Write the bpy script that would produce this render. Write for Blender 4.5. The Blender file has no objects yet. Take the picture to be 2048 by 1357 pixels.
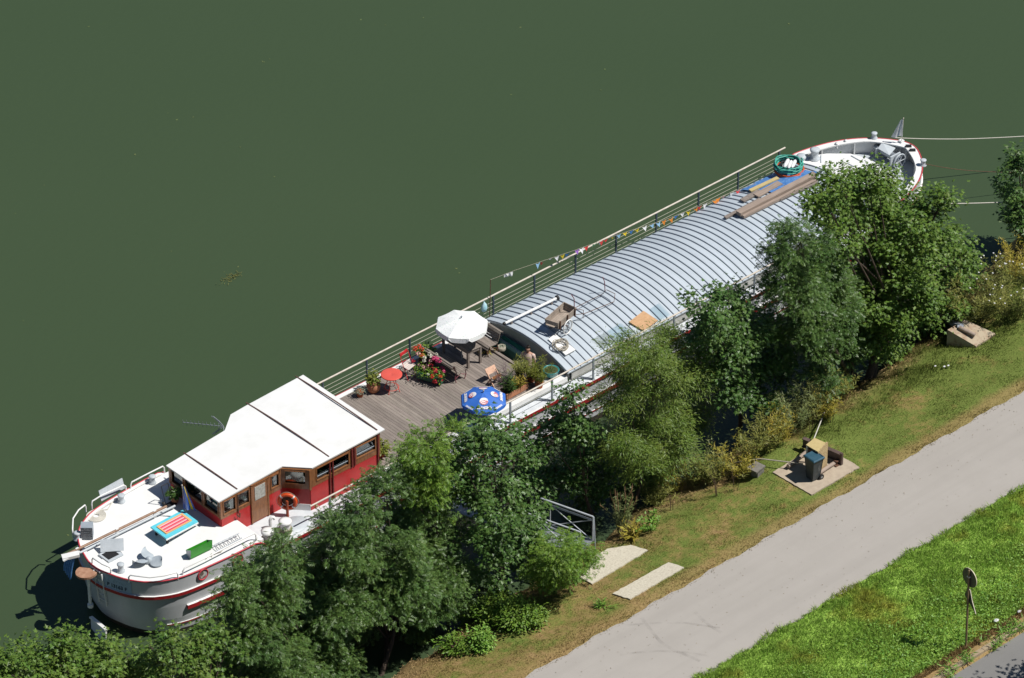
import bpy, math, random
import numpy as np
from mathutils import Vector, Matrix
random.seed(7)
rng = np.random.default_rng(11)
S = bpy.context.scene
rad = math.radians

# ---------------------------------------------------------------- camera
# world axes: X runs along the barge from stern to bow, Y towards the far side of the river, Z up, water at z = 0
TH, PH = 0.73294, 0.60889
CAM = np.array([-63.95766, -91.86138, 89.09922])
FPX = 8600.0                                   # focal length in pixels of the 2048 wide photograph
RV = np.array([math.cos(TH), -math.sin(TH), 0.0])
GV = np.array([math.sin(TH), math.cos(TH), 0.0])
FV = GV * math.cos(PH) - np.array([0, 0, 1.0]) * math.sin(PH)
UV_ = GV * math.sin(PH) + np.array([0, 0, 1.0]) * math.cos(PH)
cam_data = bpy.data.cameras.new('camera')
cam_data.sensor_width = 36.0
cam_data.lens = FPX / 2048 * 36.0
cam_data.clip_start = 1.0
cam_data.clip_end = 3000.0
cam = bpy.data.objects.new('camera', cam_data)
S.collection.objects.link(cam)
cam.matrix_world = Matrix(((RV[0], UV_[0], -FV[0], CAM[0]), (RV[1], UV_[1], -FV[1], CAM[1]),
                           (RV[2], UV_[2], -FV[2], CAM[2]), (0, 0, 0, 1)))
S.camera = cam

# ---------------------------------------------------------------- light
SUNDIR = Vector((0.419, -0.492, 1.0)).normalized()
sun_data = bpy.data.lights.new('sun', 'SUN')
sun_data.energy = 5.0
sun_data.angle = rad(0.53)
sun_data.color = (1.0, 0.965, 0.91)
sun = bpy.data.objects.new('sun', sun_data)
S.collection.objects.link(sun)
sun.rotation_euler = SUNDIR.to_track_quat('Z', 'Y').to_euler()
sun.location = (20, -20, 60)
world = bpy.data.worlds.new('World')
S.world = world
world.use_nodes = True
wn = world.node_tree
sky = wn.nodes.new('ShaderNodeTexSky')
sky.sky_type = 'NISHITA'
sky.sun_disc = False
sky.dust_density = 0.0
sky.ozone_density = 3.0
sky.sun_elevation = math.asin(SUNDIR.z)
sky.sun_rotation = math.atan2(SUNDIR.x, SUNDIR.y)
wn.links.new(sky.outputs[0], wn.nodes['Background'].inputs[0])
wn.nodes['Background'].inputs[1].default_value = 0.05
S.view_settings.view_transform = 'Standard'
S.view_settings.look = 'None'
S.view_settings.exposure = 0.0
S.view_settings.gamma = 1.0
S.render.engine = 'CYCLES'
S.cycles.max_bounces = 6
S.cycles.diffuse_bounces = 2
S.cycles.transparent_max_bounces = 12
S.cycles.use_denoising = True

# ---------------------------------------------------------------- helpers
COL = S.collection

def ray(px, py):
    return FV * FPX + RV * (px - 1024.0) - UV_ * (py - 678.5)

def at(px, py, z):
    """point of the photograph (2048 px wide) that lies at height z"""
    d = ray(px, py)
    return Vector(CAM + d * ((z - CAM[2]) / d[2]))

def onY(px, py, y):
    d = ray(px, py)
    return Vector(CAM + d * ((y - CAM[1]) / d[1]))

def onX(px, py, x):
    d = ray(px, py)
    return Vector(CAM + d * ((x - CAM[0]) / d[0]))

def ppm(p):
    return FPX / float(np.dot(np.array(p) - CAM, FV))

def wloc(o):
    v = Vector((0, 0, 0))
    while o is not None:
        v = v + o.location
        o = o.parent
    return v

def tag(o, label=None, cat=None, group=None, kind=None):
    if label: o['label'] = label
    if cat: o['category'] = cat
    if group: o['group'] = group
    if kind: o['kind'] = kind
    return o

def thing(name, label, cat, loc, group=None):
    o = bpy.data.objects.new(name, None)
    o.empty_display_size = 0.2
    COL.objects.link(o)
    o.location = loc
    return tag(o, label, cat, group)

def link(name, me, parent=None):
    o = bpy.data.objects.new(name, me)
    COL.objects.link(o)
    if parent is not None:
        o.parent = parent
    return o

class MB:
    """collects shapes in world coordinates; build() links them as one mesh object"""
    def __init__(s):
        s.v, s.f, s.m, s.s = [], [], [], []
    def add(s, vs, fs, m=0, sm=False):
        b = len(s.v)
        s.v += [tuple(v) for v in vs]
        for f in fs:
            s.f.append([b + i for i in f]); s.m.append(m); s.s.append(sm)
        return s
    def box(s, c, size, rz=0.0, m=0, rot=None):
        hx, hy, hz = size[0] / 2, size[1] / 2, size[2] / 2
        R = rot if rot is not None else Matrix.Rotation(rz, 3, 'Z')
        vs = [Vector(c) + R @ Vector((x, y, z)) for z in (-hz, hz) for x, y in ((-hx, -hy), (hx, -hy), (hx, hy), (-hx, hy))]
        return s.add(vs, [(3, 2, 1, 0), (4, 5, 6, 7), (0, 1, 5, 4), (1, 2, 6, 5), (2, 3, 7, 6), (3, 0, 4, 7)], m)
    def bar(s, p0, p1, w, h, m=0, up=(0, 0, 1)):
        p0, p1 = Vector(p0), Vector(p1)
        d = (p1 - p0); L = d.length; d.normalize()
        u = Vector(up)
        if abs(d.dot(u)) > 0.98: u = Vector((1, 0, 0))
        a = u.cross(d).normalized(); b = d.cross(a).normalized()
        R = Matrix((d, a, b)).transposed()
        return s.box((p0 + p1) / 2, (L, w, h), m=m, rot=R)
    def tube(s, pts, r, n=8, m=0, closed=False, caps=True):
        pts = [Vector(p) for p in pts]; N = len(pts)
        rs = r if isinstance(r, (list, tuple)) else [r] * N
        vs = []; up = None
        for i, p in enumerate(pts):
            if closed: d = pts[(i + 1) % N] - pts[i - 1]
            else: d = pts[min(i + 1, N - 1)] - pts[max(i - 1, 0)]
            d = d.normalized() if d.length > 1e-9 else Vector((0, 0, 1))
            if up is None:
                up = Vector((0, 0, 1)) if abs(d.z) < 0.9 else Vector((1, 0, 0))
            a = (up - d * up.dot(d))
            if a.length < 1e-6: a = d.orthogonal()
            a.normalize(); up = a; b = d.cross(a)
            for k in range(n):
                t = 2 * math.pi * k / n
                vs.append(p + (a * math.cos(t) + b * math.sin(t)) * rs[i])
        fs = []
        for i in range(N if closed else N - 1):
            j = (i + 1) % N
            for k in range(n):
                l = (k + 1) % n
                fs.append((i * n + k, i * n + l, j * n + l, j * n + k))
        s.add(vs, fs, m, True)
        if caps and not closed:
            s.add(vs[:n], [tuple(range(n))[::-1]], m); s.add(vs[-n:], [tuple(range(n))], m)
        return s
    def lathe(s, prof, c, n=20, m=0, sm=True, sx=1.0, sy=1.0, rz=0.0):
        c = Vector(c); vs = []
        for r, z in prof:
            for k in range(n):
                t = 2 * math.pi * k / n
                x, y = r * math.cos(t) * sx, r * math.sin(t) * sy
                vs.append((c.x + x * math.cos(rz) - y * math.sin(rz), c.y + x * math.sin(rz) + y * math.cos(rz), c.z + z))
        fs = []
        for i in range(len(prof) - 1):
            for k in range(n):
                l = (k + 1) % n
                fs.append((i * n + k, i * n + l, (i + 1) * n + l, (i + 1) * n + k))
        s.add(vs, fs, m, sm)
        if prof[0][0] > 1e-4: s.add(vs[:n], [tuple(range(n))[::-1]], m)
        if prof[-1][0] > 1e-4: s.add(vs[-n:], [tuple(range(n))], m)
        return s
    def cyl(s, c, r, h, n=20, m=0):
        return s.lathe([(r, 0), (r, h)], c, n, m)
    def prism(s, poly, z0, z1, m=0, mside=None):
        n = len(poly)
        za = z0 if callable(z0) else (lambda x, y: z0)
        zb = z1 if callable(z1) else (lambda x, y: z1)
        a = sum(poly[i][0] * poly[(i + 1) % n][1] - poly[(i + 1) % n][0] * poly[i][1] for i in range(n))
        if a < 0: poly = poly[::-1]
        vs = [(p[0], p[1], za(*p[:2])) for p in poly] + [(p[0], p[1], zb(*p[:2])) for p in poly]
        s.add(vs, [tuple(range(n))[::-1]], m if mside is None else mside)
        s.add(vs, [tuple(range(n, 2 * n))], m)
        s.add(vs, [(i, (i + 1) % n, n + (i + 1) % n, n + i) for i in range(n)], m if mside is None else mside)
        return s
    def ball(s, c, r, n=10, m=0, sx=1, sy=1, sz=1, rz=0.0):
        prof = [(r * math.sin(math.pi * i / n), -r * math.cos(math.pi * i / n) * sz) for i in range(n + 1)]
        return s.lathe(prof, c, n * 2, m, True, sx, sy, rz)
    def build(s, name, mats, parent=None):
        me = bpy.data.meshes.new(name)
        off = wloc(parent) if parent is not None else Vector((0, 0, 0))
        me.from_pydata([(v[0] - off.x, v[1] - off.y, v[2] - off.z) for v in s.v], [], s.f)
        if not isinstance(mats, (list, tuple)): mats = [mats]
        for mm in mats: me.materials.append(mm)
        me.polygons.foreach_set('material_index', s.m)
        me.polygons.foreach_set('use_smooth', s.s)
        me.update()
        return link(name, me, parent)

def solo(mb, name, mats, label, cat, group=None, kind=None, origin=None):
    """a thing that is one mesh"""
    o = mb.build(name, mats)
    if origin is None:
        xs = np.array(mb.v); origin = Vector(((xs[:, 0].min() + xs[:, 0].max()) / 2, (xs[:, 1].min() + xs[:, 1].max()) / 2, xs[:, 2].min()))
    o.data.transform(Matrix.Translation(-Vector(origin))); o.location = origin
    return tag(o, label, cat, group, kind)

# ---------------------------------------------------------------- materials
def mat(name, col, rough=0.6, metal=0.0, spec=0.4, col2=None, scale=6.0, detail=4.0, lo=0.35, hi=0.65, stretch=None,
        bump=0.0, bscale=None, island=0.0, coat=0.0, transl=0.0, coords='Object'):
    m = bpy.data.materials.new(name); m.use_nodes = True
    nt = m.node_tree; N, L = nt.nodes, nt.links
    b = N['Principled BSDF']
    b.inputs['Base Color'].default_value = (*col, 1)
    b.inputs['Roughness'].default_value = rough
    b.inputs['Metallic'].default_value = metal
    b.inputs['Specular IOR Level'].default_value = spec
    if coat: b.inputs['Coat Weight'].default_value = coat
    cout = None
    def vec():
        t = N.new('ShaderNodeTexCoord'); o = t.outputs[coords]
        if stretch:
            mp = N.new('ShaderNodeMapping'); mp.inputs['Scale'].default_value = stretch
            L.new(o, mp.inputs[0]); o = mp.outputs[0]
        return o
    if col2 is not None or bump:
        v = vec()
    if col2 is not None:
        n = N.new('ShaderNodeTexNoise'); n.inputs['Scale'].default_value = scale; n.inputs['Detail'].default_value = detail
        n.inputs['Roughness'].default_value = 0.62
        L.new(v, n.inputs['Vector'])
        r = N.new('ShaderNodeMapRange'); r.inputs[1].default_value = lo; r.inputs[2].default_value = hi
        L.new(n.outputs['Fac'], r.inputs[0])
        x = N.new('ShaderNodeMix'); x.data_type = 'RGBA'
        x.inputs[6].default_value = (*col, 1); x.inputs[7].default_value = (*col2, 1)
        L.new(r.outputs[0], x.inputs[0]); cout = x.outputs[2]
    if island:
        g = N.new('ShaderNodeNewGeometry'); h = N.new('ShaderNodeHueSaturation')
        r1 = N.new('ShaderNodeMapRange'); r1.inputs[3].default_value = 1 - island; r1.inputs[4].default_value = 1 + island
        L.new(g.outputs['Random Per Island'], r1.inputs[0]); L.new(r1.outputs[0], h.inputs['Value'])
        r2 = N.new('ShaderNodeMapRange'); r2.inputs[3].default_value = 0.5 - 0.03 * min(1, island * 2); r2.inputs[4].default_value = 0.5 + 0.02 * min(1, island * 2)
        mu = N.new('ShaderNodeMath'); mu.operation = 'FRACT'; m2 = N.new('ShaderNodeMath'); m2.operation = 'MULTIPLY'; m2.inputs[1].default_value = 17.3
        L.new(g.outputs['Random Per Island'], m2.inputs[0]); L.new(m2.outputs[0], mu.inputs[0]); L.new(mu.outputs[0], r2.inputs[0])
        L.new(r2.outputs[0], h.inputs['Hue'])
        if cout is not None: L.new(cout, h.inputs['Color'])
        else: h.inputs['Color'].default_value = (*col, 1)
        cout = h.outputs[0]
    if cout is not None: L.new(cout, b.inputs['Base Color'])
    if bump:
        n2 = N.new('ShaderNodeTexNoise'); n2.inputs['Scale'].default_value = bscale or scale * 3; n2.inputs['Detail'].default_value = 6
        L.new(v, n2.inputs['Vector'])
        bp = N.new('ShaderNodeBump'); bp.inputs['Strength'].default_value = bump; bp.inputs['Distance'].default_value = 0.02
        L.new(n2.outputs['Fac'], bp.inputs['Height']); L.new(bp.outputs[0], b.inputs['Normal'])
    if transl:
        t = N.new('ShaderNodeBsdfTranslucent')
        if cout is not None: L.new(cout, t.inputs['Color'])
        else: t.inputs['Color'].default_value = (*col, 1)
        mx = N.new('ShaderNodeMixShader'); mx.inputs[0].default_value = transl
        L.new(b.outputs[0], mx.inputs[1]); L.new(t.outputs[0], mx.inputs[2])
        L.new(mx.outputs[0], N['Material Output'].inputs['Surface'])
    return m

def glass_mat(name, tint=(0.55, 0.62, 0.6), refl=0.12, trans=0.75):
    m = bpy.data.materials.new(name); m.use_nodes = True
    nt = m.node_tree; N, L = nt.nodes, nt.links
    N.remove(N['Principled BSDF'])
    t = N.new('ShaderNodeBsdfTransparent'); t.inputs[0].default_value = (*tint, 1)
    g = N.new('ShaderNodeBsdfGlossy'); g.inputs['Roughness'].default_value = 0.02
    f = N.new('ShaderNodeLayerWeight'); f.inputs[0].default_value = 0.2
    a = N.new('ShaderNodeMath'); a.operation = 'MULTIPLY_ADD'; a.inputs[1].default_value = 0.35; a.inputs[2].default_value = refl
    L.new(f.outputs['Facing'], a.inputs[0])
    x = N.new('ShaderNodeMixShader'); L.new(a.outputs[0], x.inputs[0]); L.new(t.outputs[0], x.inputs[1]); L.new(g.outputs[0], x.inputs[2])
    L.new(x.outputs[0], N['Material Output'].inputs['Surface'])
    return m

M = {}
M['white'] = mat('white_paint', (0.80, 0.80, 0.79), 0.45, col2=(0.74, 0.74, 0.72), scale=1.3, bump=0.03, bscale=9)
M['hull'] = mat('hull_paint', (0.57, 0.585, 0.60), 0.4, col2=(0.47, 0.485, 0.50), scale=1.1, detail=8, stretch=(1, 1, 0.35), bump=0.05, bscale=1.6)
M['sidedeck'] = mat('pale_blue_deck_paint', (0.66, 0.69, 0.71), 0.5, col2=(0.56, 0.59, 0.62), scale=2.2, detail=8, bump=0.04, bscale=14)
M['red'] = mat('red_paint', (0.42, 0.028, 0.032), 0.35, col2=(0.33, 0.022, 0.026), scale=2.0)
M['redbright'] = mat('red_cabin_paint', (0.50, 0.026, 0.024), 0.28, col2=(0.40, 0.02, 0.02), scale=1.4)
M['pinkred'] = mat('faded_red_edge', (0.50, 0.05, 0.07), 0.5)
M['antifoul'] = mat('black_bottom', (0.03, 0.028, 0.026), 0.6, col2=(0.06, 0.05, 0.035), scale=4)
M['roof'] = mat('roof_zinc', (0.50, 0.56, 0.615), 0.5, col2=(0.43, 0.485, 0.535), scale=1.0, detail=9, spec=0.5, bump=0.08, bscale=3, stretch=(2.4, 0.6, 1))
M['seam'] = mat('roof_seam', (0.25, 0.285, 0.335), 0.5, col2=(0.31, 0.345, 0.39), scale=4)  # darker than the sheets: each seam's shadow is put into its colour
M['deckwood'] = mat('weathered_deck', (0.285, 0.245, 0.212), 0.8, col2=(0.185, 0.157, 0.136), scale=3.0, detail=8, stretch=(7, 0.7, 1), lo=0.3, hi=0.7, island=0.16, bump=0.1, bscale=30)
M['greywood'] = mat('grey_weathered_wood', (0.275, 0.235, 0.20), 0.8, col2=(0.175, 0.148, 0.127), scale=4, detail=8, stretch=(5, 1, 3), island=0.14, bump=0.08)
M['plank'] = mat('old_plank', (0.36, 0.29, 0.23), 0.8, col2=(0.25, 0.2, 0.16), scale=3, detail=8, stretch=(0.6, 6, 3), island=0.16, bump=0.08)
M['varnish'] = mat('varnished_wood', (0.30, 0.125, 0.045), 0.35, col2=(0.19, 0.075, 0.027), scale=5, detail=6, stretch=(3, 3, 0.8), coat=0.3)
M['ply'] = mat('plywood', (0.56, 0.345, 0.185), 0.7, col2=(0.46, 0.27, 0.14), scale=5, stretch=(1, 4, 1))
M['osb'] = mat('chipboard', (0.52, 0.40, 0.22), 0.8, col2=(0.36, 0.25, 0.13), scale=22, detail=3, lo=0.4, hi=0.6)
M['ochre'] = mat('ochre_board', (0.53, 0.42, 0.20), 0.75, col2=(0.47, 0.37, 0.17), scale=9)
M['oldrail'] = mat('cream_rail', (0.66, 0.60, 0.52), 0.5, col2=(0.52, 0.46, 0.38), scale=5)
M['wire'] = mat('rail_wire', (0.36, 0.36, 0.28), 0.5)
M['steelblue'] = mat('dark_blue_steel', (0.06, 0.085, 0.11), 0.45, metal=0.1)
M['galv'] = mat('galvanised_steel', (0.36, 0.39, 0.42), 0.4, metal=0.5, col2=(0.28, 0.31, 0.34), scale=8)
M['railgrey'] = mat('rail_grey', (0.46, 0.49, 0.52), 0.5, col2=(0.38, 0.41, 0.44), scale=4)
M['greysteel'] = mat('grey_steel', (0.33, 0.37, 0.41), 0.5, col2=(0.27, 0.31, 0.35), scale=4)
M['palegrey'] = mat('pale_grey_paint', (0.52, 0.56, 0.59), 0.45, col2=(0.44, 0.48, 0.51), scale=3)
M['dark'] = mat('hatch_shade_paint', (0.012, 0.012, 0.014), 0.7)
M['darkwood'] = mat('dark_interior', (0.045, 0.028, 0.018), 0.7, col2=(0.02, 0.014, 0.01), scale=2)
M['black'] = mat('black_rubber', (0.02, 0.02, 0.022), 0.6)
M['rust'] = mat('rusty_iron', (0.17, 0.085, 0.05), 0.8, col2=(0.09, 0.045, 0.03), scale=14)
M['pinkiron'] = mat('purple_red_iron', (0.24, 0.07, 0.09), 0.6)
M['rudderplate'] = mat('rudder_head_rust', (0.43, 0.25, 0.16), 0.75, col2=(0.30, 0.15, 0.09), scale=6)
M['terra'] = mat('terracotta', (0.46, 0.185, 0.09), 0.8, col2=(0.40, 0.20, 0.12), scale=5)
M['terra2'] = mat('terracotta_dark', (0.36, 0.11, 0.045), 0.8, col2=(0.27, 0.08, 0.035), scale=8)
M['coral'] = mat('coral_red_metal', (0.70, 0.105, 0.075), 0.4, col2=(0.62, 0.10, 0.075), scale=5)
M['chairred'] = mat('chair_red', (0.62, 0.035, 0.04), 0.45)
M['teal'] = mat('teal_paint', (0.045, 0.24, 0.20), 0.4, col2=(0.035, 0.19, 0.16), scale=5)
M['tealglaze'] = mat('teal_glaze', (0.05, 0.27, 0.25), 0.25, col2=(0.04, 0.20, 0.2), scale=4)
M['potgreen'] = mat('green_plastic', (0.02, 0.10, 0.065), 0.4)
M['soil'] = mat('soil', (0.075, 0.06, 0.03), 0.95, col2=(0.06, 0.085, 0.02), scale=25)
M['lifebuoy'] = mat('lifebuoy_orange', (0.72, 0.09, 0.015), 0.45, col2=(0.62, 0.08, 0.02), scale=6)
M['postred'] = mat('post_red_brown', (0.33, 0.06, 0.018), 0.5)
M['cyan'] = mat('cyan_paint', (0.13, 0.60, 0.72), 0.45, col2=(0.10, 0.52, 0.64), scale=5)
M['orangewood'] = mat('orange_wood', (0.74, 0.40, 0.17), 0.5)
M['green'] = mat('bright_green', (0.035, 0.30, 0.02), 0.4, col2=(0.03, 0.24, 0.02), scale=4)
M['propeller'] = mat('propeller_paint', (0.44, 0.49, 0.53), 0.4, col2=(0.36, 0.41, 0.45), scale=5)
M['rope'] = mat('rope_grey', (0.42, 0.38, 0.31), 0.9, col2=(0.30, 0.27, 0.21), scale=40)
M['ropewhite'] = mat('rope_white', (0.62, 0.60, 0.54), 0.9, col2=(0.52, 0.49, 0.42), scale=30)
M['hose'] = mat('green_hose', (0.03, 0.28, 0.20), 0.4, col2=(0.10, 0.42, 0.34), scale=9)
M['hoseorange'] = mat('orange_hose', (0.58, 0.10, 0.03), 0.45)
M['tarp'] = mat('blue_tarpaulin', (0.05, 0.17, 0.46), 0.45, col2=(0.14, 0.30, 0.58), scale=7, bump=0.4, bscale=12)
M['cloth'] = mat('white_cloth', (0.78, 0.78, 0.77), 0.8, transl=0.2)
M['blueumb'] = mat('blue_parasol_cloth', (0.040, 0.165, 0.60), 0.6, transl=0.12)
M['concrete'] = mat('concrete', (0.46, 0.385, 0.29), 0.9, col2=(0.38, 0.31, 0.235), scale=5, detail=8, bump=0.1, bscale=60)
M['greyblock'] = mat('grey_block', (0.22, 0.205, 0.18), 0.9, col2=(0.15, 0.14, 0.12), scale=6, bump=0.1, bscale=40)
M['cartwood'] = mat('pale_cart_wood', (0.36, 0.305, 0.25), 0.8, col2=(0.25, 0.21, 0.17), scale=4, detail=8, island=0.14, bump=0.08)
M['blockconc'] = mat('block_concrete', (0.42, 0.35, 0.25), 0.9, col2=(0.26, 0.15, 0.10), scale=4, detail=8, lo=0.45, hi=0.7, bump=0.1, bscale=40)
M['palesl'] = mat('pale_chipped_slab', (0.66, 0.61, 0.49), 0.9, col2=(0.47, 0.42, 0.33), scale=16, detail=8, lo=0.42, hi=0.72, bump=0.2, bscale=50)
M['path'] = None
M['bin'] = mat('bin_plastic', (0.045, 0.055, 0.062), 0.45, col2=(0.10, 0.105, 0.09), scale=7, detail=6, lo=0.55, hi=0.8)
M['binlid'] = mat('bin_lid', (0.03, 0.085, 0.125), 0.3, col2=(0.05, 0.11, 0.15), scale=5)
M['signback'] = mat('sign_back', (0.085, 0.08, 0.065), 0.5, col2=(0.065, 0.06, 0.05), scale=5)
M['signpole'] = mat('sign_pole', (0.22, 0.165, 0.09), 0.6, col2=(0.15, 0.10, 0.055), scale=6)
M['bark'] = mat('bark', (0.085, 0.062, 0.045), 0.9, col2=(0.045, 0.033, 0.025), scale=9, detail=8, stretch=(3, 3, 0.6), bump=0.3)
M['stem'] = mat('green_stem', (0.09, 0.10, 0.03), 0.8)
M['twig'] = mat('brown_twig', (0.10, 0.065, 0.04), 0.9)
M['skin'] = mat('skin', (0.50, 0.28, 0.20), 0.5)
M['hair'] = mat('dark_hair', (0.018, 0.013, 0.010), 0.55)
M['shirt'] = mat('pale_pink_top', (0.66, 0.50, 0.44), 0.8, col2=(0.58, 0.42, 0.36), scale=14)
M['trousers'] = mat('brown_trousers', (0.10, 0.06, 0.04), 0.85)
M['letters'] = mat('dark_blue_letters', (0.012, 0.03, 0.07), 0.5)
M['lettersthin'] = mat('thin_blue_letters', (0.10, 0.15, 0.22), 0.5)
M['whitelet'] = mat('white_print', (0.80, 0.80, 0.80), 0.6)
M['redlet'] = mat('red_print', (0.62, 0.10, 0.13), 0.6)
M['glass'] = glass_mat('window_glass')
M['skylight'] = glass_mat('skylight_sheet', (0.86, 0.93, 0.95), 0.06)
# ================================================================ setting: river, ground, path, road
def interp(x, xs, ys): return np.interp(x, xs, ys)
SHX = [-400, -60, 0, 7.7, 13, 17.5, 23, 29, 33, 37, 42, 50, 70, 400]
SHY = [-14, -11, -9.2, -8.55, -8.1, -7.65, -7.35, -7.4, -6.7, -5.5, -4.2, -3, -1, 4]
def vnoise(x, y, s):
    return (np.sin(x * 1.7 * s + 1.3 * np.sin(y * 1.1 * s)) + np.sin(y * 2.3 * s + 1.7 * np.sin(x * 0.9 * s + 2)) +
            0.6 * np.sin((x + y) * 3.1 * s + 0.5)) / 2.6
def shoreY(x): return interp(x, SHX, SHY) + 0.12 * np.sin(np.asarray(x) * 2.3) + 0.07 * np.sin(np.asarray(x) * 5.1 + 1)
FLATS = []
def ground_h(x, y):
    h = ground_h0(x, y)
    x = np.asarray(x, float); y = np.asarray(y, float)
    for poly, k in FLATS:
        d = np.full(np.shape(x), -1e9)
        for i in range(len(poly)):
            ax, ay = poly[i]; bx_, by_ = poly[(i + 1) % len(poly)]; L_ = math.hypot(bx_ - ax, by_ - ay)
            d = np.maximum(d, -((bx_ - ax) * (y - ay) - (by_ - ay) * (x - ax)) / L_)
        w = np.clip(1 - (d - 0.22) / 0.3, 0, 1)
        h = h * (1 - w) + (k[0] * x + k[1] * y + k[2]) * w
    return h
def ccw(poly):
    a = sum(poly[i][0] * poly[(i + 1) % len(poly)][1] - poly[(i + 1) % len(poly)][0] * poly[i][1] for i in range(len(poly)))
    return poly if a > 0 else poly[::-1]
def quad(pts, z): return ccw([tuple(at(a, b, z))[:2] for a, b in pts])
def ground_h0(x, y):
    x = np.asarray(x, float); y = np.asarray(y, float)
    d = shoreY(x) - y                      # distance inland from the waterline
    h = np.interp(d, [-60, -3, -0.4, 0.0, 0.35, 1.2, 2.6, 4.5, 5.5], [-3, -1.6, -0.5, 0.0, 0.5, 0.95, 1.35, 1.62, 1.74])
    flat = np.interp(y, [-400, -60, -27.5, -22.35, -22.25, -22.0, -20, -17.4, -16.9, -12.95, -12.4, -5], [6, 3.0, 2.06, 2.06, 2.16, 2.18, 2.05, 1.86, 1.775, 1.775, 1.76, 1.76])
    w = np.clip((-y - 11.5) / 1.4, 0, 1)
    h = h * (1 - w) + flat * w
    pw = np.clip(1.0 - (np.hypot((x - 22.62), (y + 11.25)) - 1.75) / 0.9, 0, 1)   # levelled ground round the concrete slab
    h = h * (1 - pw) + 1.60 * pw
    bump = (1 - pw) * 0.035 * vnoise(x, y, 0.9) + 0.02 * vnoise(x + 5, y - 3, 2.7)
    mask = np.where((y < -12.7) & (y > -17.1), 0.05, 1.0) * np.where(y < -21.9, 0.0, 1.0)
    return h + bump * mask
Q_S1 = quad([(1160, 1136), (1184, 1155), (1296, 1090), (1262, 1072), (1215, 1074), (1190, 1088)], 1.56)
Q_S2 = quad([(1225, 1179), (1260, 1200), (1368, 1136), (1337, 1117)], 1.72)
for _q in (Q_S1, Q_S2):
    _x = np.array([p[0] for p in _q]); _y = np.array([p[1] for p in _q])
    FLATS.append((_q, np.linalg.lstsq(np.stack([_x, _y, np.ones(len(_x))], 1), ground_h0(_x, _y), rcond=None)[0]))
def gz(x, y): return float(ground_h(x, y))

# the same colour recipe serves the soil sheet and the blades that grow from it
def lawn_color(nt, dull=1.0):
    N, L = nt.nodes, nt.links
    g = N.new('ShaderNodeNewGeometry')
    sep = N.new('ShaderNodeSeparateXYZ'); L.new(g.outputs['Position'], sep.inputs[0])
    flat = N.new('ShaderNodeCombineXYZ'); L.new(sep.outputs[0], flat.inputs[0]); L.new(sep.outputs[1], flat.inputs[1])
    def noise(sc, det=4):
        n = N.new('ShaderNodeTexNoise'); n.inputs['Scale'].default_value = sc; n.inputs['Detail'].default_value = det
        n.inputs['Roughness'].default_value = 0.65
        L.new(flat.outputs[0], n.inputs['Vector']); return n.outputs['Fac']
    def rng_(src, a, b, c=0.0, d=1.0):
        r = N.new('ShaderNodeMapRange'); r.inputs[1].default_value = a; r.inputs[2].default_value = b
        r.inputs[3].default_value = c; r.inputs[4].default_value = d
        L.new(src, r.inputs[0]); return r.outputs[0]
    def mix(f, a, b):
        x = N.new('ShaderNodeMix'); x.data_type = 'RGBA'
        L.new(f, x.inputs[0])
        for i, c in ((6, a), (7, b)):
            if isinstance(c, tuple): x.inputs[i].default_value = (*c, 1)
            else: L.new(c, x.inputs[i])
        return x.outputs[2]
    def math_(op, a, b):
        m = N.new('ShaderNodeMath'); m.operation = op
        for i, c in ((0, a), (1, b)):
            if isinstance(c, (int, float)): m.inputs[i].default_value = c
            else: L.new(c, m.inputs[i])
        return m.outputs[0]
    big = noise(0.42, 5); fine = noise(3.2, 6)
    vfine = noise(17.0, 5)
    grn = mix(fine, (0.095, 0.145, 0.024), (0.175, 0.205, 0.05))
    dry = mix(fine, (0.20, 0.135, 0.05), (0.36, 0.25, 0.115))
    yg = mix(fine, (0.16, 0.16, 0.04), (0.24, 0.205, 0.065))
    # the strip is drier towards the lower end of the bank, greener up-river
    t = math_('ADD', rng_(sep.outputs[0], 6.0, 30.0, 0.11, -0.12), big)
    t = math_('ADD', t, math_('MULTIPLY', math_('SUBTRACT', fine, 0.5), 0.5))
    c = mix(rng_(t, 0.42, 0.54), grn, yg)
    c = mix(rng_(t, 0.52, 0.68), c, dry)
    # trodden strip beside the path
    e1 = rng_(math_('ADD', sep.outputs[1], math_('MULTIPLY', math_('SUBTRACT', big, 0.5), 0.9)), -12.75, -12.4, 1.0, 0.0)
    side = rng_(sep.outputs[1], -14.0, -13.9)
    c = mix(math_('MULTIPLY', math_('MULTIPLY', e1, side), 0.7), c, dry)
    # steep bank at the water: bare dry earth
    e2 = rng_(sep.outputs[2], 1.15, 0.85)
    c = mix(math_('MULTIPLY', e2, 0.65), c, (0.27, 0.19, 0.085))
    # lush verge between path and road
    lush = mix(fine, (0.23, 0.39, 0.058), (0.37, 0.52, 0.11))
    lush = mix(rng_(big, 0.52, 0.64), lush, (0.33, 0.35, 0.06))
    c = mix(rng_(sep.outputs[1], -16.5, -16.7), c, lush)
    edge = rng_(sep.outputs[1], -21.6, -21.75)
    c = mix(edge, c, dry)
    hs = N.new('ShaderNodeHueSaturation'); L.new(c, hs.inputs['Color']); L.new(rng_(vfine, 0.3, 0.7, 0.62, 1.42), hs.inputs['Value'])
    return hs.outputs[0]

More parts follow.
